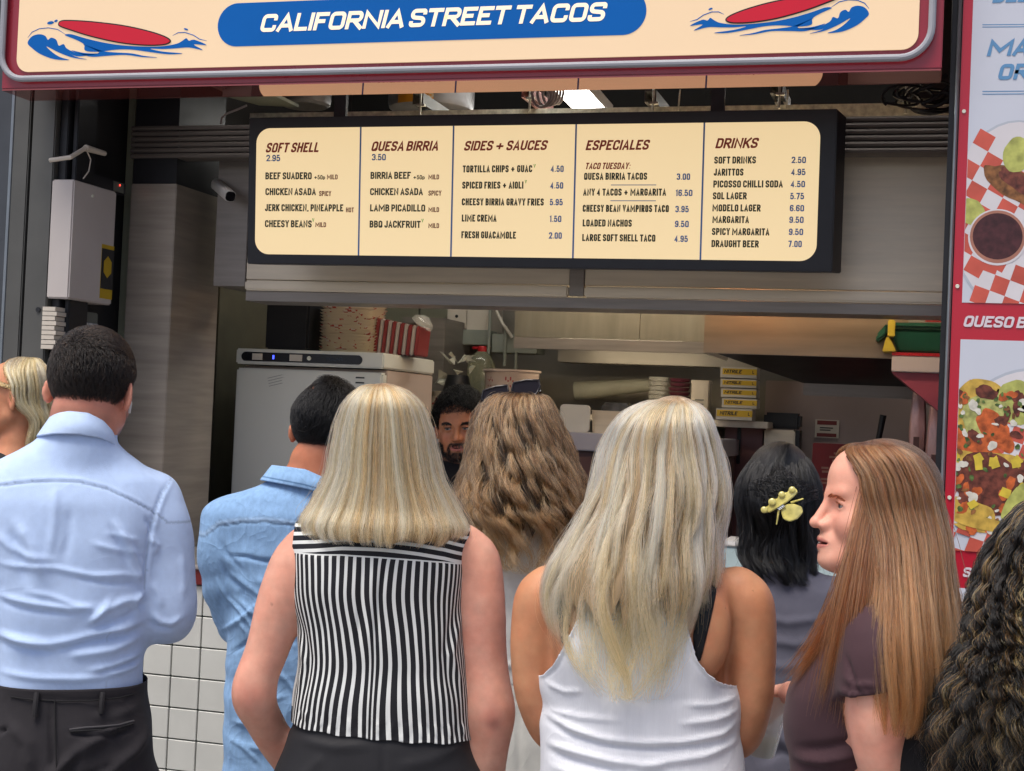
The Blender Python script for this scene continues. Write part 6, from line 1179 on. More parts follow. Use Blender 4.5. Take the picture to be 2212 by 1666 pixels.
    st = [(yo, 3, -1.6), ([(q[0], q[1]-5) for q in yo], 4, 1.0), (aw, 4, -2.5), ([(u+8, v) for u, v in aw], 6, 1.8),
          ([(310, 1290), (262, 1300), (215, 1322), (190, 1340)], 9, 6), ([(316, 1300), (280, 1330), (235, 1346), (205, 1358)], 8, -4), ([(306, 1345), (268, 1358), (220, 1362), (170, 1378), (110, 1390), (40, 1382), (-10, 1376)], 10, 7), ([(300, 1360), (250, 1374), (190, 1382), (140, 1398), (70, 1402), (0, 1390)], 9, -7), ([(304, 1378), (240, 1402), (180, 1410), (150, 1414)], 9, 5),
          ([(10, 1372), (60, 1390), (130, 1402), (190, 1392)], 8, 4), ([(303, 1248), (262, 1240), (200, 1242), (120, 1224), (40, 1222), (0, 1216)], 6, 3.5), ([(306, 1262), (240, 1258), (160, 1242)], 6, -3), ([(0, 1288), (60, 1300), (150, 1312), (210, 1306)], 7, 4.5), ([(0, 1300), (80, 1316), (170, 1322)], 7, -3.5), ([(210, 1318), (160, 1302), (110, 1284), (60, 1276)], 6, 3),
          ([(250, 1130), (276, 1175), (300, 1222), (306, 1260)], 8, 5), ([(238, 1140), (262, 1185), (288, 1230)], 8, -4), ([(276, 1200), (290, 1235), (300, 1256)], 6, 4), ([(120, 1050), (118, 1120), (108, 1200)], 9, 3), ([(40, 1130), (70, 1180), (95, 1250)], 12, 5), ([(20, 1140), (42, 1200), (60, 1260)], 10, -4), ([(-10, 1150), (20, 1180), (60, 1200), (120, 1208)], 8, 3.5), ([(200, 1172), (240, 1184), (300, 1196)], 6, 2.6), ([(300, 1170), (270, 1160), (230, 1150)], 6, 2.5), ([(150, 1100), (150, 1150), (140, 1210)], 9, -2.5),
          ([(304, 1418), (270, 1428), (235, 1440), (190, 1446)], 7, 4.5), ([(304, 1440), (270, 1450), (230, 1456)], 6, 4), ([(302, 1430), (255, 1440), (210, 1450)], 5, -3.5), ([(0, 1456), (80, 1462), (160, 1464), (230, 1460)], 7, 4), ([(300, 1330), (290, 1300), (308, 1280)], 6, 4.5), ([(240, 1290), (224, 1310), (210, 1330), (190, 1345)], 7, 4),
          ([(316, 1120), (326, 1138), (334, 1160)], 6, -4), ([(322, 1165), (340, 1180), (336, 1200)], 6, 3.5), ([(330, 1330), (350, 1348), (372, 1352), (396, 1338)], 7, 4), ([(320, 1345), (342, 1362), (372, 1366)], 6, -4), ([(326, 1260), (345, 1290), (350, 1320)], 9, 2.5), ([(396, 1200), (400, 1250), (398, 1300)], 8, 2)]
    zn = T(165, 946)[2]; zh = T(150, 1474)[2]; cz = [(80, 938), (110, 936), (171, 934), (215, 942), (247, 954)]; Cz = [T(u, v, -.06) for u, v in cz]; cxx, czz = [q[0] for q in Cz], [q[2] for q in Cz]
    garment(p, 'shirt', fn, [a for q in A for a, r in q]+[(0, 0, zh), (0, 0, zn)], '#b3c9ea', FABRIC, .0046, [lambda P: np.interp(P[:, 0], cxx, czz)+.012-P[:, 2], lambda P: P[:, 2]-zh], st, .0013, 1.0, 3, .002, paint)
    # collar: a folded band standing round the neck
    collar(p, [(112, 893), (150, 888), (190, 892), (222, 908), (241, 928), (252, 950)], [(80, 939), (118, 935), (171, 936), (214, 943), (238, 952), (253, 962)], '#b8cdec', FABRIC)
    stt = [([(60, 1500), (150, 1508), (300, 1506)], 3, -1.5), ([(262, 1560), (190, 1600), (140, 1640), (90, 1680)], 12, 6), ([(180, 1610), (150, 1650), (130, 1690)], 9, -5), ([(320, 1585), (290, 1620), (240, 1650), (190, 1670)], 12, 5), ([(250, 1640), (200, 1662), (120, 1690)], 8, -5), ([(300, 1530), (240, 1545), (200, 1540)], 10, 2.5), ([(152, 1575), (200, 1582), (250, 1582), (288, 1572)], 4, -4), ([(152, 1568), (205, 1572), (250, 1570), (288, 1562)], 4, 2.5), ([(20, 1560), (60, 1600), (70, 1660)], 12, 4), ([(-30, 1575), (0, 1580), (16, 1572)], 4, -4), ([(108, 1520), (112, 1580), (118, 1680)], 5, -3)]
    trousers(p, lf, L, '#2b292c', ztop, FABRIC, 'trousers', stt, .0058, .0014, gain=1.5, grow=.006)
    def sy(x, z):
        A_ = lf.at(np.array([z]))[0]; w_ = min(.98, abs((x-A_[0])/A_[1])); return A_[2]-(A_[3]+.007)*(1-w_**2.5)**(1/2.5)
    dk = mat('trouser_seam', (.008, .008, .009), .9); pk = mat('trouser_welt', (.045, .043, .047), .8)
    for nm, pts, r_, m_ in (('pocket_welt', [(150, 1574), (185, 1570), (220, 1569), (255, 1568), (290, 1564)], .0026, pk), ('pocket_slit', [(152, 1578), (185, 1576), (220, 1576), (255, 1574), (288, 1569)], .0024, dk), ('waistband_seam', [(20, 1512), (60, 1514), (130, 1516), (200, 1515), (260, 1512), (290, 1509)], .0014, dk), ('back_seam', [(118, 1512), (119, 1560), (121, 1620), (123, 1668)], .0014, dk)):
        Q_ = [T(u, v, -.13) for u, v in pts]; MB().tube([(q[0], sy(q[0], q[2])-.0045, q[2]) for q in Q_], r_, 6).build(nm, m_, p.root)
    for u, v0, v1 in ((88, 1468, 1520), (225, 1468, 1513)):
        a, b = T(u-4, v0, 0), T(u+2, v1, 0); x = a[0]; yb = lambda z: -float(lf.at(np.array([z]))[0][3]*1.0)-.010; xx = (x-lf.at(np.array([a[2]]))[0][0])/lf.at(np.array([a[2]]))[0][1]; kk = (1-abs(xx)**2.5)**(1/2.5)
        m = MB().tube([(x, yb(a[2])*kk-.002, a[2]-.004), (x-.001, yb(b[2])*kk-.006, (a[2]+b[2])/2), (x-.001, yb(b[2])*kk-.003, b[2])], .0055, 8); m.build('belt_loop', mat('trouser_black', (.014, .013, .015), .8), p.root)
    sm = mat('dark_leather', (.02, .018, .017), .5)
    for q in L: lathe_shoe(p, q[-1][0][0], q[-1][0][1], 0, sm)
    e = hd.back((.083, .010, -.022)); e2 = hd.back((.083, .014, -.044)); MB().tube([tuple(hd.back((.080, .008, -.016))), tuple(e), tuple(e2)], [.0045, .004, .0026], 10).build('earbud', WHITEP, p.root)
# ---- man in the denim shirt
def man_denim():
    p = Person('man in a light denim shirt with short black hair and a small bald spot', 660, 850); T = p.T
    hc = T(708, 926, .03); hd = Head(hc, yaw=-14, pitch=6, roll=2, k=1.0, jaw=1.1)
    lf = Loft(p.rows([(1800, 478, 850, .13, .13), (1666, 482, 850, .128, .13), (1500, 485, 850, .125, .13), (1350, 492, 856, .125, .125), (1262, 486, 862, .125, .12), (1190, 482, 868, .12, .115), (1120, 474, 872, .11, .10), (1082, 500, 848, .095, .085), (1050, 560, 800, .075, .07), (1022, 602, 766, .064, .064), (1000, 622, 764, .058, .062), (970, 630, 764, .055, .06)]), 2.5)
    L = legs_of(lf, .095, .10); A = [p.ch([(484, 1122, .0, 34), (478, 1195, -.01, 34), (492, 1290, .03, 31), (520, 1360, .16, 26), (560, 1350, .32, 20)]), p.ch([(862, 1122, .0, 34), (874, 1195, -.01, 34), (866, 1310, .02, 30), (840, 1360, .16, 26), (790, 1350, .32, 20)])]
    nk = [(hd.back((0, -.025, -.045)), .060), (T(694, 990, 0), .060), (T(684, 1040, 0), .066)]
    H = [HandF(A[0][-1][0], (.4, 1, .2), (-.3, 0, 1), -1), HandF(A[1][-1][0], (-.4, 1, .2), (.3, 0, 1), 1)]
    make_body(p, lf, hd, nk, A, H, .006, '#b5795a', L); eyes(p, hd, '#2c2018'); brow_lash(p, hd, '#14100e', thick=1.4)
    spot = np.array((-.038, -.062, .098))
    def hl(q):
        x, y, z = np.abs(q[:, 0]), q[:, 1], q[:, 2]; nape = -.078-.004*np.cos(q[:, 0]*80)
        lim = np.where(y < -.03, nape, nape+(y+.03)*1.7); lim = np.where(y > .0, np.minimum(.005+y*.6, .06), lim); return np.minimum(z-lim, .085-y)
    def hl2(q): return np.minimum(hl(q), np.linalg.norm((q-spot)/np.array((.016, .03, .016)), axis=1)*.012-.012+.004)
    short_hair(p, hd, hl2, 14000, (.02, .042), ('#0b0b0d', '#121214', '#1c1d20', '#08080a'), .00042, lambda q: np.stack([-.25-q[:, 0]*2+0*q[:, 1], -.3+0*q[:, 1], -1.0+0*q[:, 2]], 1), 4, (.078, .099, .09), lift=.35, basecol='#0a0a0b', thick=.004)
    slv = lambda P, i: chain(P, [(a, r+.008) for a, r in A[i][:10]], .03)
    fn = lambda P: smin(smin(smin(lf(P), chain(P, [(a, r_+.007) for a, r_ in nk[1:]], .02), .03), slv(P, 0), .045), slv(P, 1), .045)
    yo = [(440, 1162), (470, 1138), (520, 1130), (570, 1127), (620, 1132), (660, 1138), (760, 1140), (860, 1150)]; Pz = [T(u, v, -.1) for u, v in yo]; yx, yz = [q[0] for q in Pz], [q[2] for q in Pz]
    r = np.random.default_rng(9); st = [(yo, 3, -1.8), ([(u, v-4) for u, v in yo], 3, 1.4)]
    for (u0, v0, u1, v1) in ((470, 1255, 560, 1380), (490, 1240, 620, 1330), (500, 1300, 640, 1390), (480, 1380, 560, 1300), (500, 1420, 600, 1340), (540, 1460, 640, 1380), (495, 1480, 600, 1440), (520, 1340, 560, 1440), (560, 1330, 600, 1420), (500, 1520, 620, 1500), (495, 1560, 600, 1580), (520, 1620, 640, 1590), (500, 1600, 560, 1640), (480, 1220, 530, 1300), (560, 1250, 640, 1290), (500, 1200, 600, 1210), (600, 1440, 650, 1520), (620, 1540, 650, 1640), (470, 1180, 520, 1230)):
        m = [(u0+(u1-u0)*t+r.normal(0, 5), v0+(v1-v0)*t+r.normal(0, 5)) for t in np.linspace(0, 1, 4)]; st.append((m, r.uniform(3.5, 6.5), r.choice([-1, 1, 1])*r.uniform(3.5, 6)))
    def paint(P, C):
        z0 = np.interp(P[:, 0], yx, yz); d = P[:, 2]-z0; bk = P[:, 1] < .03
        C = C*np.where((np.abs(d) < .0028) & bk, .62, 1)[:, None]; C = C*np.where((np.abs(d-.012) < .0018) & bk, .78, 1)[:, None]; n = .5+.5*np.sin(P[:, 0]*9+P[:, 2]*5); C = C*(.93+.12*n)[:, None]
        wh = np.exp(-((d-.006)/.005)**2)*bk; C = C+(np.array((.40, .50, .62))-C)*.35*wh[:, None]; return C
    zh = T(600, 1700)[2]
    cz = [T(u, v, -.05) for u, v in ((560, 1030), (620, 1040), (680, 1052), (715, 1060), (800, 1040))]; cxx, czz = [q[0] for q in cz], [q[2] for q in cz]
    garment(p, 'shirt', fn, [a for q in A for a, r_ in q]+[(0, 0, zh), (0, 0, T(680, 1000)[2])], '#84a7cd', DENIMM, .0052, [lambda P: np.interp(P[:, 0], cxx, czz)+.016-P[:, 2], lambda P: P[:, 2]-zh], st, .0016, 1.2, 7, .0025, paint)
    trousers(p, lf, L, '#23262e', zh+.03); sm = mat('dark_leather', (.02, .018, .017), .5)
    for q in L: lathe_shoe(p, q[-1][0][0], q[-1][0][1], 0, sm)
    collar(p, [(588, 1002), (620, 1006), (660, 1012), (700, 1030), (760, 1036), (784, 1030)], [(563, 1033), (610, 1042), (660, 1052), (715, 1066), (780, 1066), (812, 1050)], '#8aaed4', DENIMM, .0095, stitch='#4f7094')
def collar(p, up, lo_, c, m, dy=.0, stitch=None, back=(.066, .082)):
    T = p.T; cU = np.array([T(u, v, 0) for u, v in up]); cL = np.array([T(u, v, 0) for u, v in lo_]); V = []; C = []; NN, rowsn = 60, 15
    cx0 = (cU[0, 0]+cU[-1, 0])/2; wU = (cU[-1, 0]-cU[0, 0])/2; cx1 = (cL[0, 0]+cL[-1, 0])/2; wL = (cL[-1, 0]-cL[0, 0])/2; c0 = np.array(col(c)[:3])
    for j in range(rowsn):
        f = j/(rowsn-1)
        for i in range(NN):
            a = math.radians(-140+280*i/(NN-1)); s = math.sin(a); xu, xl = cx0+wU*s, cx1+wL*s; zu = np.interp(xu, cU[:, 0], cU[:, 2]); zl = np.interp(xl, cL[:, 0], cL[:, 2]); yu, yl = -.010-back[0]*math.cos(a), -.012-back[1]*math.cos(a)
            V.append((xu+(xl-xu)*f, yu+(yl-yu)*f-.007*math.sin(f*3.1)*math.cos(a), zu+(zl-zu)*f-(1-math.cos(a))*.004)); C.append(np.array(col(stitch)[:3]) if stitch and abs(f-.80) < .04 else c0)
    I = np.arange(rowsn*NN).reshape(rowsn, NN); Q = np.stack([I[:-1, :-1], I[1:, :-1], I[1:, 1:], I[:-1, 1:]], -1).reshape(-1, 4); o = mesh_np('collar', np.array(V), Q, m, p.root, {'col': np.array(C)}); md = o.modifiers.new('cloth', 'SOLIDIFY'); md.thickness = .003; md.offset = 0

# ---- blonde woman in the striped blouse
def woman_striped():
    p = Person('woman with straight shoulder length blonde hair in a black and white striped sleeveless blouse', 822, 1100); T = p.T
    hc = T(826, 956, .03); hd = Head(hc, yaw=0, pitch=4, k=.95)
    lf = Loft(p.rows([(1800, 588, 1045, .135, .13), (1666, 604, 1028, .13, .125), (1590, 622, 1016, .118, .115), (1570, 632, 1013, .112, .11), (1500, 637, 1011, .108, .11), (1430, 648, 1004, .10, .11), (1360, 645, 998, .10, .115), (1262, 632, 996, .105, .12), (1205, 634, 999, .102, .11), (1165, 640, 1004, .092, .09), (1135, 650, 1005, .078, .075), (1105, 702, 955, .066, .066), (1080, 758, 896, .056, .056), (1050, 776, 880, .05, .052)]), 2.5)
    L = legs_of(lf, .10, .08)
    A = [p.ch([(655, 1185, .0, 36), (632, 1225, .0, 42), (604, 1300, -.005, 42), (578, 1400, -.005, 39), (550, 1478, -.01, 37), (548, 1508, -.008, 36), (572, 1560, .03, 33), (598, 1610, .07, 29), (630, 1662, .11, 23)]), p.ch([(1000, 1175, .0, 36), (1030, 1215, .0, 44), (1040, 1310, -.005, 46), (1047, 1430, -.005, 43), (1058, 1520, -.012, 44), (1060, 1555, -.01, 42), (1056, 1640, .0, 33), (1052, 1740, .03, 27), (1048, 1830, .06, 22)])]
    nk = [(hd.back((0, -.025, -.045)), .052), (T(826, 1050, 0), .050), (T(824, 1090, 0), .056)]
    H = [HandF(A[0][-1][0], (.55, .5, -.6), (-.8, .2, -.3), 1, curl=.4), HandF(A[1][-1][0], (-.05, .2, -1), (1, 0, 0), 1, curl=.3)]
    e1, e2 = T(1062, 1548, -.06), T(530, 1508, -.06)
    def tint(V, C):
        for e, s in ((e1, .5), (e2, .42)):
            d = np.linalg.norm((V-e)*np.array((1, .5, 1)), axis=1); w = np.exp(-(d/.026)**2)*s; C = C*(1-w[:, None])+np.array((.40, .14, .11))*w[:, None]
        d = np.linalg.norm((V-T(1066, 1562, -.05))*np.array((1, .5, 1)), axis=1); w = np.exp(-(d/.013)**2)*.5; C = C*(1-w[:, None])+np.array((.13, .05, .05))*w[:, None]
        w = np.exp(-((V[:, 2]-T(1040, 1370)[2])/.10)**2)*.22*(V[:, 0] > .1); C = C*(1-w[:, None])+np.array((.62, .30, .26))*w[:, None]
        for (u, v) in ((903, 1170), (1060, 1180), (1037, 1300), (593, 1300), (960, 1550)):
            d = np.hypot(V[:, 0]-T(u, v)[0], V[:, 2]-T(u, v)[2]); C = C*np.where(d < .0014, .6, 1)[:, None]
        return C
    def extra(P, d):                                    # elbow points
        d = smin(d, ell(P, T(1061, 1538, -.030), (.016, .016, .022)), .018); return smin(d, ell(P, T(541, 1502, -.028), (.015, .015, .020)), .016)
    make_body(p, lf, hd, nk, A, H, .0055, '#d3a08a', L, tint, extra=extra); eyes(p, hd); brow_lash(p, hd, '#8a6a48')
    # blouse
    ym = [(633, 1199), (680, 1200), (737, 1199), (820, 1204), (904, 1211), (960, 1217), (1000, 1224)]; Pz = [T(u, v, -.1) for u, v in ym]; yx, yz = np.array([q[0] for q in Pz]), np.array([q[2] for q in Pz])
    zh0 = T(640, 1554)[2]; zh1 = T(1012, 1588)[2]; xa_, xb_ = T(640, 1554)[0], T(1012, 1588)[0]
    armL = [(640, 1143), (634, 1200), (631, 1262), (640, 1330)]; armR = [(1013, 1137), (1003, 1200), (997, 1262), (998, 1320)]
    aL = np.array([(lambda q: (q[2], q[0]))(T(u, v, 0)) for u, v in armL])[::-1]; aR = np.array([(lambda q: (q[2], q[0]))(T(u, v, 0)) for u, v in armR])[::-1]
    def sleeveless(P):
        xl, xr = np.interp(P[:, 2], aL[:, 0], aL[:, 1]), np.interp(P[:, 2], aR[:, 0], aR[:, 1]); return np.minimum(P[:, 0]-xl, xr-P[:, 0])+np.where(P[:, 2] < aL[0, 0], .05, 0)+.001
    hem = lambda P: P[:, 2]-(zh0+(zh1-zh0)*(P[:, 0]-xa_)/(xb_-xa_))+.0015*np.sin(P[:, 0]*95)
    fn = lambda P: smin(lf(P, .004), chain(P, [((T(655, 1175)), .028), (T(1000, 1168), .028)], .02), .03)
    xm = T(812, 1300, -.1)[0]; xp0, xp1 = T(783, 1240, -.1)[0], T(832, 1240, -.1)[0]
    st = [(ym, 2.5, -1.2), ([(783, 1208), (778, 1290), (772, 1400)], 4, -3.5), ([(832, 1210), (818, 1300), (812, 1380)], 4, -3.5), ([(806, 1208), (800, 1300), (795, 1420)], 9, 3), ([(985, 1320), (960, 1420), (985, 1520)], 9, -3), ([(1000, 1330), (978, 1420), (1002, 1500)], 7, 3), ([(642, 1340), (668, 1430), (650, 1530)], 9, -3), ([(640, 1380), (655, 1440), (644, 1500)], 6, 3), ([(900, 1400), (910, 1500), (920, 1560)], 9, 2.2), ([(720, 1400), (710, 1500), (700, 1560)], 9, 2.2), ([(700, 1300), (696, 1400)], 10, -1.6), ([(880, 1280), (890, 1380)], 10, -1.6)]
    for k in range(24): u = 645+k*15.5; st.append(([(u, 1552+(u-640)*.09-12), (u+2, 1552+(u-640)*.09+14)], 3.2, 2.2 if k % 2 else -2.0))
    hips = lf
    def stripes(P):
        z0 = np.interp(P[:, 0], yx, yz); A_ = lf.at(P[:, 2]); w = (P[:, 0]-A_[:, 0])/A_[:, 1]; zt_ = np.clip((z0-P[:, 2])/(z0.mean()-zh0), 0, 1.2); per = .0134
        ph = np.arcsin(np.clip(w, -1, 1))/1.5708; ang = np.where(P[:, 1] < A_[:, 2], ph, np.sign(ph)*2-ph); xr = ang*.205*(.985+.05*np.sin(np.clip(zt_, 0, 1)*3.1)); dx = P[:, 0]-xm; pl = np.exp(-(dx/.05)**2)
        return {'sv': (xr+.010*np.tanh(dx/.010)*pl*np.clip(zt_, 0, 1)**.6)/per+.3+.22*np.sin(zt_*4.2+w*5)*np.abs(w)+.10*np.sin(zt_*9+w*3), 'sy': (P[:, 2]-z0+.012*w*w)/.0160+.62, 'su': np.where(P[:, 1] < A_[:, 2]+.03, P[:, 2]-z0, -.1)}
    zn = T(826, 1092)[2]
    garment(p, 'blouse', fn, [T(600, 1160), T(1040, 1600), T(640, 1600), T(826, 1070)], '#18181a', stripe_mat(), .0042, [lambda P: zn-P[:, 2]+.3*np.maximum(0, np.abs(P[:, 0])-.06), hem, sleeveless], st, .0007, 1.0, 5, .0016, extra=stripes)
    stt = [([(640, 1600), (720, 1612), (800, 1606)], 10, 2.5), ([(1010, 1610), (930, 1640), (860, 1650)], 12, 2.5), ([(826, 1600), (830, 1700)], 5, -2), ([(700, 1630), (640, 1690)], 10, 2)]
    trousers(p, lf, L, '#222225', T(820, 1540)[2], SATIN, 'trousers', stt, .0065, .0008, grow=.0); sm = mat('dark_leather', (.02, .018, .017), .5)
    for q in L: lathe_shoe(p, q[-1][0][0], q[-1][0][1], 0, sm)
    A_ = loft_pts(p, (822, 833, .005), [(836, 796, 852, .045, .05, .01), (848, 768, 884, .075, .08, .012), (875, 744, 912, .100, .09, .015), (920, 728, 930, .108, .085, .015), (970, 718, 941, .108, .07, .01), (1030, 706, 956, .104, .055, .0), (1090, 676, 986, .106, .05, -.01), (1130, 652, 1006, .112, .05, -.02), (1155, 655, 1000, .116, .05, -.02), (1172, 672, 985, .114, .05, -.02)])
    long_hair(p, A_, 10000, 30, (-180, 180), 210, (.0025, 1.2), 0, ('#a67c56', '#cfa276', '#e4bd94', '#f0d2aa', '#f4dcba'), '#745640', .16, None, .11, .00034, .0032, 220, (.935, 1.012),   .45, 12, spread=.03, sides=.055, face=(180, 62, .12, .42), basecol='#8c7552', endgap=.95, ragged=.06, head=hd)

# ---- server behind the counter
def server():
    p = Person('bearded server in a black t-shirt behind the counter', 995, 560); T = p.T
    hc = T(994, 921, 0); hd = Head(hc, yaw=172, pitch=6, roll=4, k=1.07, jaw=1.12, face=1.02, lids=.0030)
    lf = Loft(p.rows([(1500, 915, 1090, .11, .12), (1300, 918, 1085, .11, .12), (1160, 905, 1095, .12, .11), (1080, 898, 1104, .12, .11), (1030, 902, 1098, .10, .09), (1006, 930, 1070, .08, .07), (990, 962, 1038, .062, .06), (972, 970, 1030, .055, .055)]))
    L = legs_of(lf, .09, .1); A = [p.ch([(908, 1036, 0, 22), (898, 1100, 0, 21), (900, 1170, -.02, 18), (925, 1185, -.16, 14)]), p.ch([(1092, 1036, 0, 22), (1104, 1100, 0, 21), (1100, 1170, -.02, 18), (1075, 1185, -.16, 14)])]
    nk = [(hd.back((0, -.025, -.045)), .060), (T(999, 982, 0), .058), (T(1000, 1000, 0), .064)]
    H = [HandF(A[0][-1][0], (.4, -1, .0), (-.2, 0, 1), 1), HandF(A[1][-1][0], (-.4, -1, .0), (.2, 0, 1), -1)]
    def tint(V, C):
        q = hd.to(V); x, y, z = np.abs(q[:, 0]), q[:, 1], q[:, 2]; inh = np.abs(q).max(1) < .15; sm_ = lambda a, b, t: np.clip((t-a)/(b-a), 0, 1)
        jaw = sm_(-.075, -.088, z)*sm_(.03, .05, y+.0); side = sm_(.050, .058, x)*sm_(-.02, -.04, z)*sm_(-.01, .01, y); mus = np.exp(-((z+.0555)/.0052)**2)*sm_(.030, .024, x)*(y > .07); cn = np.exp(-(((x-.031)/.006)**2+((z+.072)/.014)**2))*(y > .05)
        b = np.clip(jaw*.95+side*.55+mus*1.1+cn*.8, 0, 1)*inh*.9; n = .85+.15*np.sin(q[:, 0]*900)*np.sin(q[:, 2]*800); b = b*n; C = C*(1-b[:, None])+np.array((.008, .007, .007))*b[:, None]
        u = np.exp(-(((x-.031)/.018)**2+((z+.006)/.014)**2))*(y > .05)*.35*inh; return C*(1-u[:, None]*.6)
    make_body(p, lf, hd, nk, A, H, .007, '#b27b58', L, tint, hf=.0022); eyes(p, hd, '#1c120c', .15); brow_lash(p, hd, '#0b0908', thick=1.8, rad=.0006)
    def hl(q):
        x, y, z = np.abs(q[:, 0]), q[:, 1], q[:, 2]; lim = np.where(y < .0, -.07+(y+.09)*.7, .0+y*.9); lim = np.where(y > .045, .052+np.clip(.03-x, 0, 1)*.2, lim); return z-lim
    short_hair(p, hd, hl, 9000, (.022, .045), ('#070708', '#0d0c0e', '#141416'), .0006, lambda q: np.stack([q[:, 0]*8-.3, .6+0*q[:, 0], .5+0*q[:, 0]], 1), 6, (.079, .101, .094), lift=.8, basecol='#060607', thick=.007, wav=.004)
    # beard hairs along jaw, chin and lip
    r = np.random.default_rng(1); n = 2600; cand = r.uniform((-.07, .0, -.125), (.07, .12, -.035), (n*30, 3)); d = np.abs(hd(np.array(cand)@hd.R.T*hd.k+hd.c)); q = cand[d < .0035]; x = np.abs(q[:, 0]); m = ((q[:, 2] < -.083) & (q[:, 1] > .02)) | ((x > .054) & (q[:, 2] < -.05)) | ((np.abs(q[:, 2]+.055) < .006) & (x < .028) & (q[:, 1] > .07)) | ((np.abs(x-.031) < .006) & (np.abs(q[:, 2]+.072) < .014)); q = q[m][:n]
    dr = np.stack([q[:, 0]*4, q[:, 1]*3, -.7+0*q[:, 0]], 1)+r.normal(0, .3, q.shape); dr /= np.linalg.norm(dr, axis=1, keepdims=True); u = np.linspace(0, 1, 4)[None, :, None]; pos = q[:, None]+dr[:, None]*u*.009; pos = np.einsum('ij,nkj->nki', hd.R, pos*hd.k)+hd.c; strands('beard', p.root, pos, np.full(pos.shape[:2], .0005), np.full(pos.shape, .008))
    fn = lambda P: smin(smin(lf(P), chain(P, [(a, r_+.006) for a, r_ in A[0][:4]], .02), .03), chain(P, [(a, r_+.006) for a, r_ in A[1][:4]], .02), .03)
    zn = T(1000, 992)[2]; zh = lf.z[0]+.1; zs_ = T(900, 1096)[2]
    garment(p, 'tshirt', fn, [a for q in A for a, r_ in q[:4]]+[(0, 0, zh), (0, 0, zn)], '#111114', FABRIC, .007, [lambda P: zn-P[:, 2]+.9*np.maximum(0, np.abs(P[:, 0]-.005)-.055), lambda P: P[:, 2]-zh], (), .0018)
    trousers(p, lf, L, '#15161a', zh+.03); sm = mat('dark_leather', (.02, .018, .017), .5)
    for q in L: lathe_shoe(p, q[-1][0][0], q[-1][0][1], math.pi, sm)
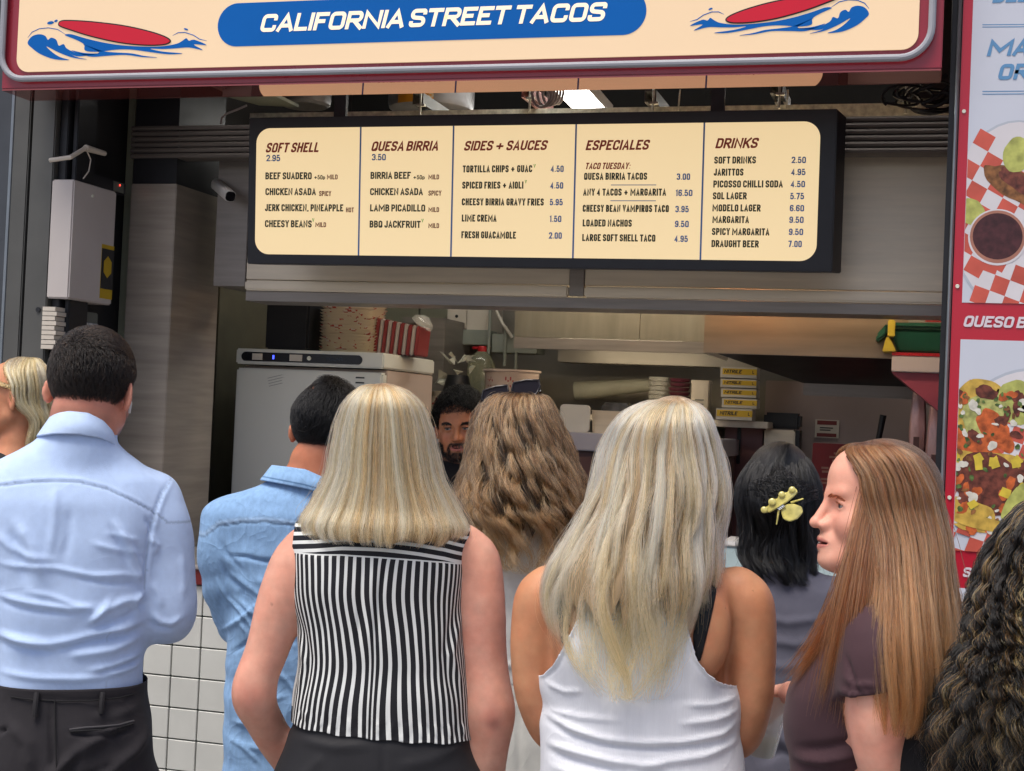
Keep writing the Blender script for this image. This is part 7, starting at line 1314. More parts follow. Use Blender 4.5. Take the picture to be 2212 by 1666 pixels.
# ---- curly haired woman with sunglasses on her head
def woman_curly():
    p = Person('woman with curly brown hair, sunglasses pushed up on her head and a pale grey t-shirt', 1125, 850); T = p.T
    hc = T(1128, 945, .03); hd = Head(hc, yaw=0, pitch=2, k=.97)
    lf = Loft(p.rows([(1800, 985, 1262, .125, .12), (1600, 990, 1255, .12, .12), (1490, 1000, 1246, .11, .115), (1400, 1004, 1242, .105, .12), (1300, 996, 1250, .105, .125), (1200, 985, 1262, .10, .12), (1150, 985, 1264, .09, .10), (1118, 1010, 1240, .075, .08), (1092, 1060, 1190, .06, .06), (1065, 1082, 1170, .05, .055)]), 2.5)
    L = legs_of(lf, .09, .09); A = [p.ch([(1000, 1160, 0, 30), (982, 1240, 0, 28), (985, 1340, .02, 24), (1005, 1400, .14, 20), (1040, 1390, .30, 16)]), p.ch([(1250, 1160, 0, 30), (1268, 1240, 0, 28), (1264, 1340, .02, 24), (1244, 1400, .14, 20), (1210, 1390, .30, 16)])]
    nk = [(hd.back((0, -.025, -.045)), .052), (T(1126, 1040, 0), .050), (T(1125, 1085, 0), .056)]; H = [HandF(A[0][-1][0], (.4, 1, .2), (-.3, 0, 1), -1), HandF(A[1][-1][0], (-.4, 1, .2), (.3, 0, 1), 1)]
    make_body(p, lf, hd, nk, A, H, .0065, '#cf9a7e', L); eyes(p, hd); brow_lash(p, hd, '#4a3424')
    slv = lambda P, i: chain(P, [(a, r+.012) for a, r in A[i][:5]], .03)
    fn = lambda P: smin(smin(smin(lf(P, .004), chain(P, [(a, r_+.005) for a, r_ in nk[2:]+[(T(1125, 1120), .06)]], .02), .03), slv(P, 0), .04), slv(P, 1), .04); zn = T(1125, 1082)[2]; zh = T(1125, 1462)[2]
    st = [([(1060, 1200), (1080, 1300), (1090, 1400)], 12, -4), ([(1180, 1180), (1160, 1300), (1120, 1400)], 14, 4), ([(1030, 1420), (1100, 1436), (1200, 1430)], 8, 4), ([(1100, 1380), (1120, 1420), (1130, 1450)], 9, -4), ([(1090, 1240), (1110, 1320), (1105, 1400)], 10, 3)]
    garment(p, 'tshirt', fn, [a for q in A for a, r_ in q[:6]]+[(0, 0, zh), (0, 0, zn)], '#b9b9b6', FABRIC, .006, [lambda P: zn-P[:, 2]+.5*np.maximum(0, np.abs(P[:, 0])-.06), lambda P: P[:, 2]-zh], st, .0016)
    trousers(p, lf, L, '#c3c4be', T(1125, 1445)[2], FABRIC, 'trousers', [([(1120, 1500), (1122, 1700)], 5, -3), ([(1020, 1502), (1120, 1510), (1220, 1504)], 3, -2)], .0075, .001); sm = mat('white_trainer', (.5, .5, .48), .6)
    for q in L: lathe_shoe(p, q[-1][0][0], q[-1][0][1], 0, sm)
    A_ = loft_pts(p, (1128, 852, .01), [(856, 1078, 1172, .05, .06, .01), (868, 1048, 1192, .085, .085, .015), (900, 1026, 1206, .11, .09, .015), (950, 1018, 1226, .125, .08, .01), (1000, 1010, 1244, .13, .06, .0), (1050, 1000, 1258, .135, .05, -.01), (1095, 990, 1268, .135, .05, -.02), (1130, 996, 1268, .13, .05, -.02), (1180, 1010, 1262, .13, .045, -.03), (1225, 1050, 1235, .125, .04, -.03)])
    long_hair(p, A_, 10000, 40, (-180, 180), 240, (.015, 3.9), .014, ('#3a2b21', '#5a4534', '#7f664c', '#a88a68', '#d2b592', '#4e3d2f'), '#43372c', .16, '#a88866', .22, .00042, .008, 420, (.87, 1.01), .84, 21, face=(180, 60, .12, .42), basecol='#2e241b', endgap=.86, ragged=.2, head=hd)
    # sunglasses across the crown
    s = thing('sunglasses', 'dark tortoiseshell sunglasses pushed up on the curly brown hair', 'sunglasses'); a, b = T(1041, 862, -.02), T(1166, 845, -.02); fr = p.fr
    place(s, fr); FRM = mat('glossy_frame', (.012, .010, .012), .08, 0, .1, 30, coat=.3, spec=.3); LENS = mat('dark_lens', (.012, .010, .014), .3, 0, 0, spec=.15)
    for i, (c0, c1) in enumerate((((1041, 860), (1098, 847)), ((1106, 843), (1166, 836)))):
        q0, q1 = T(*c0, -.015), T(*c1, -.015); d = (q1-q0)/np.linalg.norm(q1-q0); upv = np.array((0, .22, .975)); pts = []
        hgt = .030
        for (x, y) in ((0, .3), (.04, .92), (.5, 1.02), (.96, .9), (1, .3), (.9, -.25), (.5, -.42), (.12, -.3)): pts.append(tuple(q0+(q1-q0)*x+upv*hgt*(y-.3)))
        pc = pts+[pts[0]]; MB().tube(pc, .0028, 8, cap=False).build('frame_rim', FRM, s, smooth=180); MB().add(pts, [tuple(range(len(pts)))]).build('lens', LENS, s)
    MB().tube([tuple(T(1098, 852, -.015)), tuple(T(1102, 848, -.018)), tuple(T(1106, 848, -.015))], .003, 8).build('bridge', FRM, s)
    for (u, v), sx in (((1041, 863), -1), ((1166, 843), 1)): q = T(u, v, -.015); MB().tube([tuple(q), tuple(q+np.array((sx*.006, .05, -.035))), tuple(q+np.array((0, .10, -.075)))], [.0035, .003, .003], 8).build('temple_arm', FRM, s)

# ---- blonde woman in the white tank top
def woman_tank():
    p = Person('woman with long wavy platinum blonde hair in a white ribbed tank top', 1395, 1150); T = p.T
    hc = T(1452, 992, .03); hd = Head(hc, yaw=-8, pitch=10, roll=4, k=.96)
    lf = Loft(p.rows([(1900, 1165, 1620, .14, .13), (1760, 1172, 1612, .13, .125), (1665, 1180, 1597, .118, .12), (1600, 1181, 1590, .112, .115), (1567, 1181, 1586, .112, .115), (1530, 1187, 1590, .112, .118), (1490, 1178, 1588, .112, .12), (1440, 1176, 1575, .110, .12), (1380, 1172, 1588, .108, .12), (1310, 1166, 1604, .108, .115), (1260, 1178, 1606, .10, .10), (1222, 1212, 1574, .085, .08), (1190, 1276, 1528, .07, .066), (1160, 1330, 1492, .058, .058), (1130, 1350, 1478, .052, .054)]), 2.5)
    L = legs_of(lf, .10, .09)
    A = [p.ch([(1190, 1262, .0, 40), (1164, 1300, .0, 46), (1152, 1390, .0, 43), (1154, 1480, .0, 38), (1178, 1560, .02, 35), (1205, 1590, .08, 32), (1250, 1575, .22, 26), (1300, 1540, .30, 21)]), p.ch([(1590, 1268, .0, 42), (1614, 1310, .0, 50), (1622, 1400, .0, 47), (1620, 1490, .0, 44), (1602, 1575, .02, 42), (1575, 1600, .08, 36), (1530, 1580, .22, 27), (1480, 1540, .30, 21)])]
    nk = [(hd.back((0, -.025, -.045)), .052), (T(1426, 1110, 0), .050), (T(1412, 1160, 0), .056)]; H = [HandF(A[0][-1][0], (.7, .7, .2), (-.3, 0, 1), -1, curl=.5), HandF(A[1][-1][0], (-.7, .7, .2), (.3, 0, 1), 1, curl=.5)]
    def extra(P, d): d = smin(d, ell(P, T(1258, 1370, -.085), (.045, .030, .075)), .04); return smin(d, ell(P, T(1520, 1370, -.085), (.045, .030, .075)), .04)
    def tint(V, C):
        for u, v in ((1622, 1270), (1645, 1330), (1560, 1300), (1600, 1290)): C = C*np.where(np.hypot(V[:, 0]-T(u, v)[0], V[:, 2]-T(u, v)[2]) < .0019, .6, 1)[:, None]
        return C
    make_body(p, lf, hd, nk, A, H, .0055, '#bd8a66', L, tint, extra=extra, armk=.014); eyes(p, hd); brow_lash(p, hd, '#8a6a48')
    # tank: deep armholes that leave the shoulder blades bare
    eL = [(1318, 1195), (1285, 1260), (1252, 1330), (1222, 1388), (1196, 1438), (1172, 1466), (1150, 1476)]; eR = [(1440, 1200), (1462, 1270), (1484, 1350), (1504, 1420), (1528, 1453), (1560, 1480), (1592, 1494), (1620, 1500)]
    def edge(E):
        a = np.array([(lambda q: (q[2], q[0]))(T(u, v, -.1)) for u, v in E])[::-1]; return a
    aL, aR = edge(eL), edge(eR)
    def arm(P): xl, xr = np.interp(P[:, 2], aL[:, 0], aL[:, 1]), np.interp(P[:, 2], aR[:, 0], aR[:, 1]); return np.minimum(P[:, 0]-xl, xr-P[:, 0])+np.where(P[:, 2] < min(aL[0, 0], aR[0, 0]), 1, 0)
    zn = T(1380, 1200)[2]; zh = T(1390, 1760)[2]
    st = [(eL, 4, 2.2), (eR, 4, 2.2), ([(u+9, v) for u, v in eL], 3.5, -1.4), ([(u-9, v) for u, v in eR], 3.5, -1.4),
          ([(1186, 1552), (1230, 1572), (1300, 1592), (1380, 1600), (1480, 1600), (1560, 1588), (1588, 1572)], 7, 5), ([(1186, 1568), (1240, 1590), (1320, 1606), (1420, 1612), (1540, 1604)], 7, -4), ([(1190, 1540), (1260, 1548), (1340, 1552)], 6, 3), ([(1186, 1612), (1240, 1622), (1330, 1640), (1430, 1650)], 8, 5), ([(1186, 1630), (1260, 1644), (1350, 1662)], 7, -4), ([(1595, 1610), (1520, 1632), (1440, 1640), (1380, 1652)], 8, 4.5), ([(1592, 1545), (1540, 1556), (1470, 1560)], 6, 3.5), ([(1180, 1482), (1220, 1494), (1260, 1490)], 5, 3), ([(1590, 1516), (1540, 1522), (1480, 1520)], 5, 3), ([(1190, 1660), (1280, 1676), (1380, 1690)], 8, 4), ([(1300, 1500), (1400, 1515), (1500, 1505)], 12, -2)]
    rib = lambda P: None
    garment(p, 'tank_top', lambda P: smin(extra(P, lf(P, -.006))-.008, lf(P, .002), .02), [T(1150, 1250), T(1640, 1760), T(1400, 1190)], '#d9dce2', attr_mat('ribbed_cotton', .85, 0, .5, 420, .03, 60, .04, (2.2, 1, .05), .2, crease=.12, cscale=7), .0045, [lambda P: zn-P[:, 2], lambda P: P[:, 2]-zh, arm], st, .0009, 1.0, 8, .0022)
    # bra straps: black bands lying on the skin
    for E0, E1 in (([(1196, 1310), (1208, 1345), (1214, 1400), (1196, 1438)], [(1236, 1200), (1228, 1280), (1232, 1345), (1222, 1388)]), ([(1520, 1195), (1512, 1290), (1496, 1370), (1500, 1425)], [(1556, 1205), (1548, 1280), (1526, 1370), (1512, 1428)])):
        zs = np.array([T(u, v, -.1)[2] for u, v in E0])[::-1]; x0 = np.array([T(u, v, -.1)[0] for u, v in E0])[::-1]; x1 = np.array([T(u, v, -.1)[0] for u, v in E1])[::-1]; z1 = np.array([T(u, v, -.1)[2] for u, v in E1])[::-1]
        cutf = lambda P: np.minimum(np.minimum(P[:, 0]-np.interp(P[:, 2], zs, x0), np.interp(P[:, 2], z1, x1)-P[:, 0]), np.minimum(P[:, 2]-max(zs[0], z1[0]), np.where(P[:, 1] < .02, .05, -.05)))
        garment(p, 'bra_strap', lambda P: extra(P, lf(P, -.010))-.0022, [T(1150, 1250), T(1640, 1480), T(1400, 1190)], '#121316', SATIN, .006, [cutf], (), 0, 1, 1, .0015)
    trousers(p, lf, L, '#3a4658', T(1390, 1740)[2], DENIMM); sm = mat('white_trainer', (.5, .5, .48), .6)
    for q in L: lathe_shoe(p, q[-1][0][0], q[-1][0][1], 0, sm)
    A_ = loft_pts(p, (1462, 868, .005), [(872, 1412, 1500, .05, .05, .01), (888, 1362, 1528, .08, .08, .012), (920, 1326, 1546, .105, .09, .012), (980, 1298, 1562, .115, .085, .012), (1050, 1282, 1570, .118, .06, .0), (1110, 1262, 1562, .120, .05, -.01), (1170, 1232, 1550, .122, .05, -.02), (1240, 1196, 1548, .130, .045, -.03), (1310, 1186, 1532, .135, .04, -.03), (1380, 1206, 1505, .135, .04, -.03), (1440, 1248, 1462, .132, .03, -.035), (1485, 1296, 1420, .13, .03, -.035)])
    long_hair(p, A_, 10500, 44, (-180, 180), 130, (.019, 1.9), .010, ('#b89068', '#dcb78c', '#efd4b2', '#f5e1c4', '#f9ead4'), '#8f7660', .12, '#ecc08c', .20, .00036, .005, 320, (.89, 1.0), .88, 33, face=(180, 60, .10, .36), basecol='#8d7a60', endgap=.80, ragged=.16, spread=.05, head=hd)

# ---- woman with black hair and a claw clip
def woman_clip():
    p = Person('woman with black hair half up in a yellow claw clip, dark grey t-shirt', 1690, 900); T = p.T
    hc = T(1682, 1062, .03); hd = Head(hc, yaw=0, pitch=6, k=.98)
    lf = Loft(p.rows([(1900, 1555, 1835, .125, .12), (1700, 1560, 1830, .12, .12), (1500, 1562, 1830, .11, .12), (1400, 1556, 1836, .105, .12), (1320, 1550, 1842, .10, .115), (1275, 1556, 1838, .09, .095), (1248, 1582, 1812, .075, .08), (1226, 1628, 1762, .06, .06), (1200, 1645, 1740, .05, .052)]), 2.5)
    L = legs_of(lf, .09, .09); A = [p.ch([(1568, 1290, 0, 32), (1550, 1360, 0, 30), (1552, 1460, .02, 25), (1575, 1520, .14, 20), (1610, 1505, .30, 16)]), p.ch([(1826, 1290, 0, 32), (1844, 1360, 0, 30), (1842, 1460, .02, 25), (1820, 1520, .14, 20), (1785, 1505, .30, 16)])]
    nk = [(hd.back((0, -.025, -.045)), .052), (T(1690, 1160, 0), .050), (T(1692, 1215, 0), .056)]; H = [HandF(A[0][-1][0], (.4, 1, .2), (-.3, 0, 1), -1), HandF(A[1][-1][0], (-.4, 1, .2), (.3, 0, 1), 1)]
    make_body(p, lf, hd, nk, A, H, .0065, '#c4926f', L); eyes(p, hd, '#241812'); brow_lash(p, hd, '#14100e')
    slv = lambda P, i: chain(P, [(a, r+.012) for a, r in A[i][:5]], .03)
    fn = lambda P: smin(smin(smin(lf(P, .004), chain(P, [(T(1692, 1205), .060), (T(1692, 1240), .066)], .02), .03), slv(P, 0), .04), slv(P, 1), .04); zn = T(1692, 1214)[2]; zh = T(1692, 1720)[2]
    st = [([(1640, 1330), (1700, 1345), (1780, 1335)], 9, 3.5), ([(1640, 1380), (1720, 1392), (1800, 1376)], 10, 3.5), ([(1600, 1420), (1690, 1440), (1780, 1432)], 10, 3), ([(1640, 1560), (1700, 1600), (1740, 1660)], 12, 4), ([(1640, 1640), (1690, 1620), (1740, 1640)], 9, -4)]
    garment(p, 'tshirt', fn, [a for q in A for a, r_ in q[:6]]+[(0, 0, zh), (0, 0, zn)], '#5a5a66', FABRIC, .006, [lambda P: zn-P[:, 2]+.5*np.maximum(0, np.abs(P[:, 0])-.06), lambda P: P[:, 2]-zh], st, .0016)
    trousers(p, lf, L, '#2c2f38', zh+.03); sm = mat('white_trainer', (.5, .5, .48), .6)
    for q in L: lathe_shoe(p, q[-1][0][0], q[-1][0][1], 0, sm)
    pal = ('#0a0a0c', '#131316', '#1e2024', '#08080a', '#2a2d33')
    A_ = loft_pts(p, (1700, 977, .02), [(982, 1660, 1728, .04, .05, .02), (1000, 1622, 1752, .08, .08, .015), (1040, 1596, 1768, .105, .09, .01), (1090, 1590, 1772, .115, .085, .005), (1130, 1600, 1764, .100, .07, .0), (1165, 1606, 1756, .085, .055, -.005), (1200, 1600, 1756, .08, .05, -.01), (1232, 1612, 1756, .085, .045, -.02), (1255, 1640, 1752, .085, .04, -.02)])
    long_hair(p, A_, 6500, 34, (-180, 180), 90, (.006, 2.2), .005, pal, '#0a0a0b', .10, None, .20, .00042, .004, 160, (.93, 1.05), .8, 41, face=(180, 60, .12, .42), basecol='#070708', endgap=.84, ragged=.18, head=hd)
    # sections pulled back and twisted under the clip
    r = np.random.default_rng(2); n = 2600; k = 16; u = np.linspace(0, 1, k)[None, :, None]; cl = T(1698, 1080, -.115); S = []; E = []
    for i in range(n):
        a = r.uniform(-1, 1); s = T(1684+a*86, 1000+abs(a)*62+r.uniform(0, 20), -.03-.05*(1-abs(a))); S.append(s); E.append(cl+r.normal(0, .012, 3)*np.array((1, .4, 1.3)))
    S, E = np.array(S), np.array(E); M = (S+E)/2+np.stack([(S[:, 0]-cl[0])*.35, -.028+0*S[:, 0], .018+0*S[:, 0]], 1); pos = (1-u)**2*S[:, None]+2*u*(1-u)*M[:, None]+u*u*E[:, None]+r.normal(0, .0008, (n, k, 3)); pc = np.array([col(c)[:3] for c in pal])
    strands('swept_strands', p.root, pos, np.full((n, k), .0004), np.repeat((pc[r.integers(0, 5, n)]*r.uniform(.7, 1.4, (n, 1)))[:, None], k, 1))
    # the claw clip
    s = thing('claw_clip', 'translucent yellow scalloped claw clip holding the black hair', 'hair clip'); c0 = T(1688, 1087, -.135); Rz = Matrix.Rotation(-math.radians(38), 4, 'Y'); s.matrix_world = p.fr.mw() @ Matrix.Translation(tuple(c0)) @ Rz @ Matrix.Rotation(math.radians(-10), 4, 'X')
    CL = mat('clip_yellow', (.62, .55, .16), .15, 0, .35, 40, coat=1, sss=.0); um = 1/900
    up = [(-42, 4), (-41, 12), (-35, 15), (-29, 10), (-22, 12), (-17, 18), (-9, 18), (-4, 12), (2, 13), (7, 19), (15, 19), (19, 12), (26, 11), (31, 16), (38, 15), (42, 8), (41, -1), (30, -4), (12, -6), (-10, -5), (-30, -3)]
    MB().prism([(x*um, y*um) for x, y in up], -.006, .004).build('upper_jaw', CL, s, bevel=.002)
    for x, y, r_ in ((-37, 8, 7), (-14, 12, 8), (11, 13, 7), (34, 9, 7)): MB().lathe([(0, -.0035)]+[(r_*um*math.cos(t), .0035*math.sin(t)) for t in np.linspace(-1.4, 1.4, 7)]+[(0, .0035)], n=16, cap=False).build('bead', CL, s).matrix_local = Matrix.Translation((x*um, -.008, y*um)) @ Matrix.Rotation(math.pi/2, 4, 'X')
    lw = [(-6, -8), (8, -8), (20, -16), (30, -30), (24, -42), (8, -46), (-8, -42), (-16, -30), (-12, -16)]; MB().prism([(x*um, y*um) for x, y in lw], -.003, .003).build('lower_jaw', CL, s, bevel=.002)
    for x in (-4, 0, 4, 8): MB().tube([((x-8)*um, -.004, -5*um), ((x-6)*um, -.007, -11*um)], .0022, 6).build('spring_coil', mat('spring_steel', (.6, .6, .58), .2, 1), s)
    for (x0, y0, x1, y1) in ((-12, -8, -34, -30), (16, -10, 42, -18)): MB().tube([(x0*um, .0, y0*um), (x1*um, .004, y1*um)], [.0028, .0016], 6).build('prong', CL, s)

# ---- red-haired woman in profile
def woman_red():
    p = Person('red-haired woman in a plum t-shirt, in profile and talking', 1880, 1220); T = p.T
    hc = T(1895, 1094, 0); hd = Head(hc, yaw=90+16, pitch=0, roll=0, k=.98, nose=1.12, lids=.0044, mouth=.0022, jaw=.95, ec=(.0325, .0665, .001), chin=.010, corner=(.026, .072), fill=.026)
    R_ = [(1900, 1712, 2030, .13, .13), (1760, 1712, 2010, .125, .125), (1690, 1708, 1990, .12, .12), (1640, 1704, 1980, .12, .12), (1610, 1694, 1975, .125, .125), (1560, 1688, 1975, .135, .13), (1510, 1696, 1980, .142, .138), (1450, 1724, 1990, .150, .145), (1400, 1752, 1996, .155, .150), (1350, 1782, 1992, .155, .150), (1315, 1806, 1976, .14, .14), (1285, 1824, 1956, .10, .10), (1260, 1830, 1945, .065, .065), (1235, 1838, 1938, .055, .055)]
    lf = Loft(p.rows(R_), 2.3)
    L = [[((.02+.02*s, s*.075, lf.z[0]+.05), .105), ((.0, s*.08, .46), .07), ((.02, s*.09, .08), .048)] for s in (-1, 1)]
    A = [p.ch([(1905, 1345, -.13, 44), (1906, 1420, -.155, 58), (1900, 1520, -.16, 57), (1902, 1600, -.155, 50), (1915, 1690, -.14, 42), (1880, 1760, -.10, 36), (1800, 1790, -.05, 28)]), p.ch([(1880, 1345, .13, 42), (1875, 1430, .15, 42), (1862, 1530, .14, 38), (1840, 1570, .10, 36), (1780, 1540, .08, 33), (1760, 1524, .13, 27), (1718, 1502, .20, 23), (1703, 1498, .27, 22)])]
    nk = [(hd.back((0, -.03, -.05)), .052), (T(1880, 1215, 0), .052), (T(1888, 1275, 0), .058)]
    wr = A[1][-1][0]; H = [HandF(A[0][-1][0], (-1, .3, -.1), (0, 0, 1), -1, curl=.3), HandF(wr, (-.80, .1, -.60), (.05, .9, .42), -1, curl=.55, k=.92, thumb=.8)]
    def extra(P, d): return d
    def tint(V, C):
        w = np.exp(-((V[:, 2]-T(1900, 1560)[2])/.08)**2)*.15; C = C*(1-w[:, None])+np.array((.60, .26, .2))*w[:, None]; q = hd.to(V); e = np.exp(-(((np.abs(q[:, 0])-.030)/.014)**2+((q[:, 2]+.014)/.010)**2))*(q[:, 1] > .05)*.10; return C*(1-e[:, None])+np.array((.34, .20, .19))*e[:, None]
    make_body(p, lf, hd, nk, A, H, .0052, '#dba791', L, tint, hf=.0019); eyes(p, hd, '#34383a', -.12); brow_lash(p, hd, '#6f4a32', rad=.00030, thick=1.1, drop=.009, out=.043)
    sh = [T(1862, 1502, -.2), T(1990, 1478, -.2)]; dirn = sh[1]-sh[0]; nrm = np.array((-dirn[2], 0, dirn[0])); nrm /= np.linalg.norm(nrm); ax = A[0][5][0]
    slv = lambda P: smax(chain(P, [(a, r+.010) for a, r in A[0][:11]], .03), -((P-sh[0])@nrm), .004); slv2 = lambda P: chain(P, [(a, r+.012) for a, r in A[1][:6]], .03)
    fn = lambda P: smin(smin(smin(lf(P), chain(P, [(T(1886, 1262), .062), (T(1890, 1290), .075)], .02), .03), slv(P), .03), slv2(P), .03); zn = T(1885, 1268)[2]; zh = T(1860, 1720)[2]
    st = [([(1828, 1400), (1842, 1440), (1862, 1490)], 5, -4), ([(1822, 1440), (1850, 1456), (1900, 1450)], 5, 3), ([(1815, 1470), (1838, 1478), (1862, 1476)], 4, 3.5), ([(1812, 1484), (1836, 1492), (1860, 1490)], 4, -3.5), ([(1814, 1498), (1838, 1505), (1862, 1504)], 4, 3), ([(1720, 1618), (1780, 1610), (1860, 1590), (1890, 1570)], 9, -5), ([(1715, 1640), (1780, 1640), (1860, 1620)], 9, 5), ([(1720, 1656), (1800, 1668), (1880, 1660)], 8, -4), ([(1840, 1540), (1870, 1580), (1888, 1640)], 7, 4), ([(1862, 1498), (1920, 1488), (1985, 1476)], 4, 2.5)]
    garment(p, 'tshirt', fn, [a for a, r_ in A[0][:9]]+[a for a, r_ in A[1][:7]]+[T(1680, 1560), T(1990, 1720), T(1880, 1260)], '#432f34', attr_mat('soft_jersey', .75, 0, .15, 500, .04, 40, .05, spec=.2), .005, [lambda P: zn-P[:, 2], lambda P: P[:, 2]-zh, lambda P: np.where(P[:, 1] > .085, P[:, 2]-A[1][5][0][2], .05)], st, .0011, 1, 3, .002)
    trousers(p, lf, L, '#2c3240', zh+.03, DENIMM); sm = mat('white_trainer', (.5, .5, .48), .6)
    for q in L: lathe_shoe(p, q[-1][0][0]-.03, q[-1][0][1], -math.pi/2, sm)
    A_ = loft_pts(p, (1886, 957, .0), [(962, 1842, 1940, .055, .055), (976, 1814, 1976, .080, .08), (1000, 1804, 2002, .095, .092), (1050, 1804, 2028, .107, .10), (1100, 1816, 2038, .114, .10), (1160, 1832, 2050, .130, .10, -.004), (1230, 1836, 2056, .152, .11, -.011), (1300, 1828, 2066, .174, .12, -.02), (1370, 1818, 2074, .190, .12, -.03), (1440, 1826, 2070, .200, .12, -.035), (1500, 1842, 2050, .198, .12, -.04), (1545, 1866, 2016, .19, .12, -.04)])
    pal = ('#4f3828', '#7a5840', '#966e50', '#a88262', '#b89674', '#5c412e'); fo = -180+106
    long_hair(p, A_, 10500, 40, (fo-180, fo+180), 190, (.0055, 1.3), .004, pal, '#604030', .12, '#b88a60', .14, .00036, .0028, 260, (.93, 1.04), .7, 55, face=(fo, 44, .10, .30), basecol='#3f2a1c', endgap=.82, ragged=.14, spread=.02, head=hd)
    # the front lock that falls over the far and near shoulder towards the chest
    r = np.random.default_rng(6)
    for (P0, P1, P2, P3, n, wd) in (((1896, 1010, -.05), (1846, 1290, -.17), (1822, 1400, -.165), (1800, 1535, -.13), 700, 34), ((1890, 1010, -.04), (1846, 1280, -.14), (1800, 1370, -.11), (1722, 1462, -.08), 500, 30), ((1902, 1010, -.05), (1862, 1320, -.19), (1850, 1430, -.175), (1838, 1560, -.14), 450, 24)):
        c = [T(*q) for q in (P0, P1, P2, P3)]; k = 24; u = np.linspace(0, 1, k)[None, :, None]; o = r.normal(0, wd/1220*.5, (n, 1, 3))*np.array((1, .5, .4)); L_ = r.uniform(.75, 1.05, (n, 1, 1)); t = u*L_; b = (1-t)**3*c[0]+3*t*(1-t)**2*c[1]+3*t*t*(1-t)*c[2]+t**3*c[3]
        pos = b+o*(.55+.9*t*(1-.35*t))+.003*np.sin(t*7+r.uniform(0, 6, (n, 1, 1)))*r.normal(size=(n, 1, 3)); pc = np.array([col(q)[:3] for q in pal]); C = pc[r.integers(0, 6, n)][:, None]*(1-.5*t)+np.array(col('#b9794a')[:3])*.5*t; strands('front_lock', p.root, pos, .00036*np.clip(1.15-u[..., 0]**3*.9, .15, 1)*np.ones((n, 1)), C)
    # cup with ice in the far hand
    cp = T(1638, 1630, .27); top = T(1660, 1496, .27); s = thing('plastic_cup', 'clear plastic cup of iced drink held by the red-haired woman', 'cup'); place(s, Frame(p.o+cp[0]*p.fr.ex+cp[1]*p.fr.ey+cp[2]*p.fr.ez, p.fr.ex, p.fr.ey, p.fr.ez)); H_ = top[2]-cp[2]; tilt = Matrix.Rotation(math.radians(7), 4, 'Y'); s.matrix_world = s.matrix_world @ tilt
    CUP = mat('cup_clear', (.85, .86, .82), .06, 0, 0, alpha=.34, coat=1); ICE = mat('ice_cubes', (.62, .64, .58), .12, 0, .2, 40, .5, 60, alpha=.75, coat=1); DR = mat('pale_drink', (.52, .52, .30), .15, 0, .1, 20, alpha=.7, coat=.5)
    MB().lathe([(.031, .0), (.032, .002), (.046, H_), (.048, H_+.003), (.045, H_), (.031, .004)], n=32).build('cup_wall', CUP, s); MB().lathe([(.030, .003), (.034, H_*.28), (.0, H_*.28)], n=28).build('drink', DR, s); rr_ = random.Random(4); ib = MB()
    for k in range(16):
        c = Vector((rr_.uniform(-.022, .022), rr_.uniform(-.022, .022), H_*rr_.uniform(.2, .82))); M = Matrix.Rotation(rr_.uniform(0, 3), 3, 'X') @ Matrix.Rotation(rr_.uniform(0, 3), 3, 'Y'); a = .009; ib.add([tuple(c+M @ Vector((x*a, y*a, z*a))) for x in (-1, 1) for y in (-1, 1) for z in (-1, 1)], [(0, 1, 3, 2), (4, 6, 7, 5), (0, 4, 5, 1), (2, 3, 7, 6), (0, 2, 6, 4), (1, 5, 7, 3)])
    o = ib.build('ice', ICE, s, bevel=.002); o['kind'] = 'stuff'

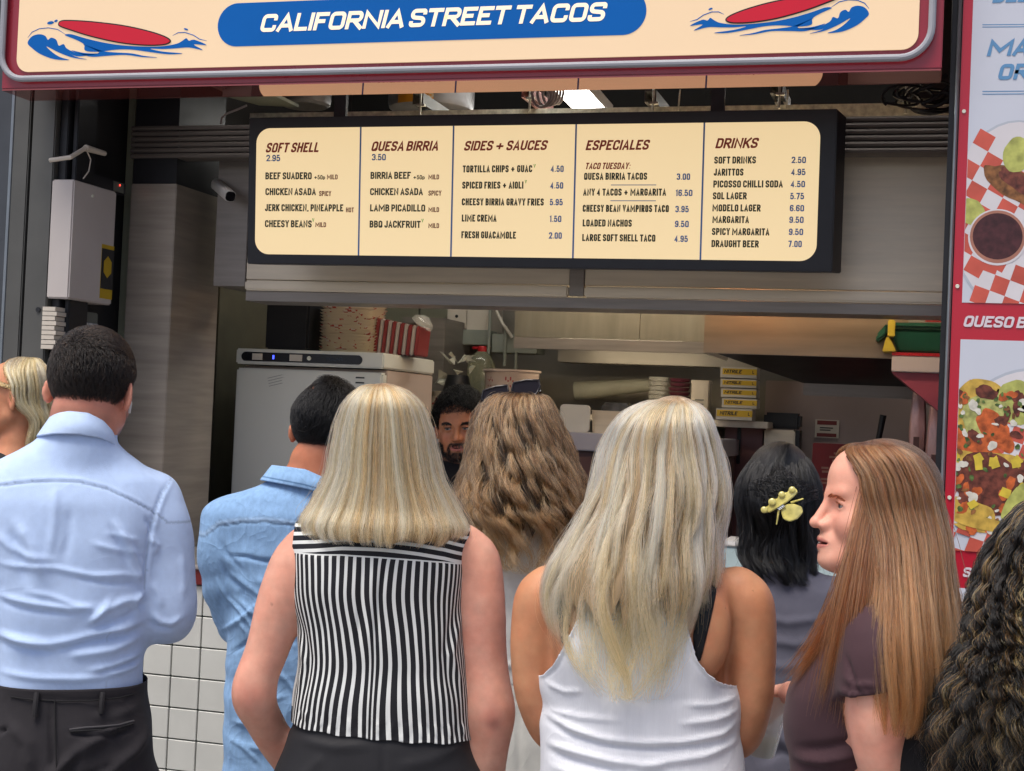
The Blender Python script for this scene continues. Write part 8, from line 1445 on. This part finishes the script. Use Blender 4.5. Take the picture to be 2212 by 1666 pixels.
# ---- dark curly hair at the right edge
def woman_right():
    p = Person('woman at the right edge with long black curls streaked with gold', 2225, 1330); T = p.T
    hc = T(2272, 1232, .03); hd = Head(hc, yaw=-10, pitch=4, k=.98)
    lf = Loft(p.rows([(2000, 1985, 2490, .13, .13), (1800, 1990, 2480, .125, .125), (1666, 2000, 2470, .12, .12), (1600, 2004, 2466, .115, .12), (1540, 2012, 2462, .11, .115), (1490, 2030, 2446, .10, .10), (1450, 2075, 2400, .085, .085), (1420, 2120, 2360, .07, .07), (1390, 2160, 2325, .06, .06), (1350, 2190, 2310, .052, .055)]), 2.5)
    L = legs_of(lf, .09, .09); A = [p.ch([(2024, 1545, 0, 40), (1990, 1640, 0, 42), (1992, 1780, .02, 34), (2010, 1880, .12, 28), (2060, 1860, .28, 22)]), p.ch([(2446, 1545, 0, 40), (2480, 1640, 0, 42), (2478, 1780, .02, 34), (2460, 1880, .12, 28), (2410, 1860, .28, 22)])]
    nk = [(hd.back((0, -.025, -.045)), .052), (T(2262, 1350, 0), .050), (T(2254, 1400, 0), .056)]; H = [HandF(A[0][-1][0], (.4, 1, .2), (-.3, 0, 1), -1), HandF(A[1][-1][0], (-.4, 1, .2), (.3, 0, 1), 1)]
    make_body(p, lf, hd, nk, A, H, .0065, '#8a5a42', L); eyes(p, hd, '#20140e'); brow_lash(p, hd, '#0e0b0a')
    slv = lambda P, i: chain(P, [(a, r+.010) for a, r in A[i][:8]], .03); fn = lambda P: smin(smin(smin(lf(P, .003), chain(P, [(T(2250, 1380), .06), (T(2248, 1420), .07)], .02), .03), slv(P, 0), .04), slv(P, 1), .04); zn = T(2250, 1385)[2]; zh = lf.z[0]+.1
    garment(p, 'top', fn, [a for q in A for a, r_ in q[:9]]+[(0, 0, zh), (0, 0, zn)], '#141417', FABRIC, .007, [lambda P: zn-P[:, 2]+.5*np.maximum(0, np.abs(P[:, 0]-.02)-.06), lambda P: P[:, 2]-zh], (), .002)
    trousers(p, lf, L, '#1c2028', zh+.03); sm = mat('white_trainer', (.5, .5, .48), .6)
    for q in L: lathe_shoe(p, q[-1][0][0], q[-1][0][1], 0, sm)
    A_ = loft_pts(p, (2275, 1078, .01), [(1084, 2236, 2314, .05, .05, .01), (1106, 2200, 2350, .09, .085, .012), (1150, 2162, 2378, .115, .09, .012), (1205, 2130, 2394, .12, .085, .01), (1270, 2108, 2402, .125, .06, .0), (1330, 2098, 2412, .13, .05, -.01), (1390, 2094, 2420, .135, .05, -.02), (1455, 2058, 2430, .14, .05, -.03), (1530, 2024, 2440, .15, .05, -.035), (1620, 2010, 2440, .15, .05, -.04), (1710, 2014, 2430, .15, .05, -.04)])
    long_hair(p, A_, 8000, 64, (-180, 180), 210, (.0070, 12.0), .006, ('#0a0908', '#100e0c', '#171310', '#0a0908', '#1e1814', '#0c0a09', '#3e2c1a', '#b88a54', '#e6c084'), '#0b0a09', .08, None, .12, .00042, .006, 200, (.90, 1.07), .86, 66, face=(180, 60, .10, .36), basecol='#070606', endgap=.92, ragged=.08, head=hd)
woman_left(); man_blue(); man_denim(); woman_striped(); server(); woman_curly(); woman_tank(); woman_clip(); woman_red(); woman_right()
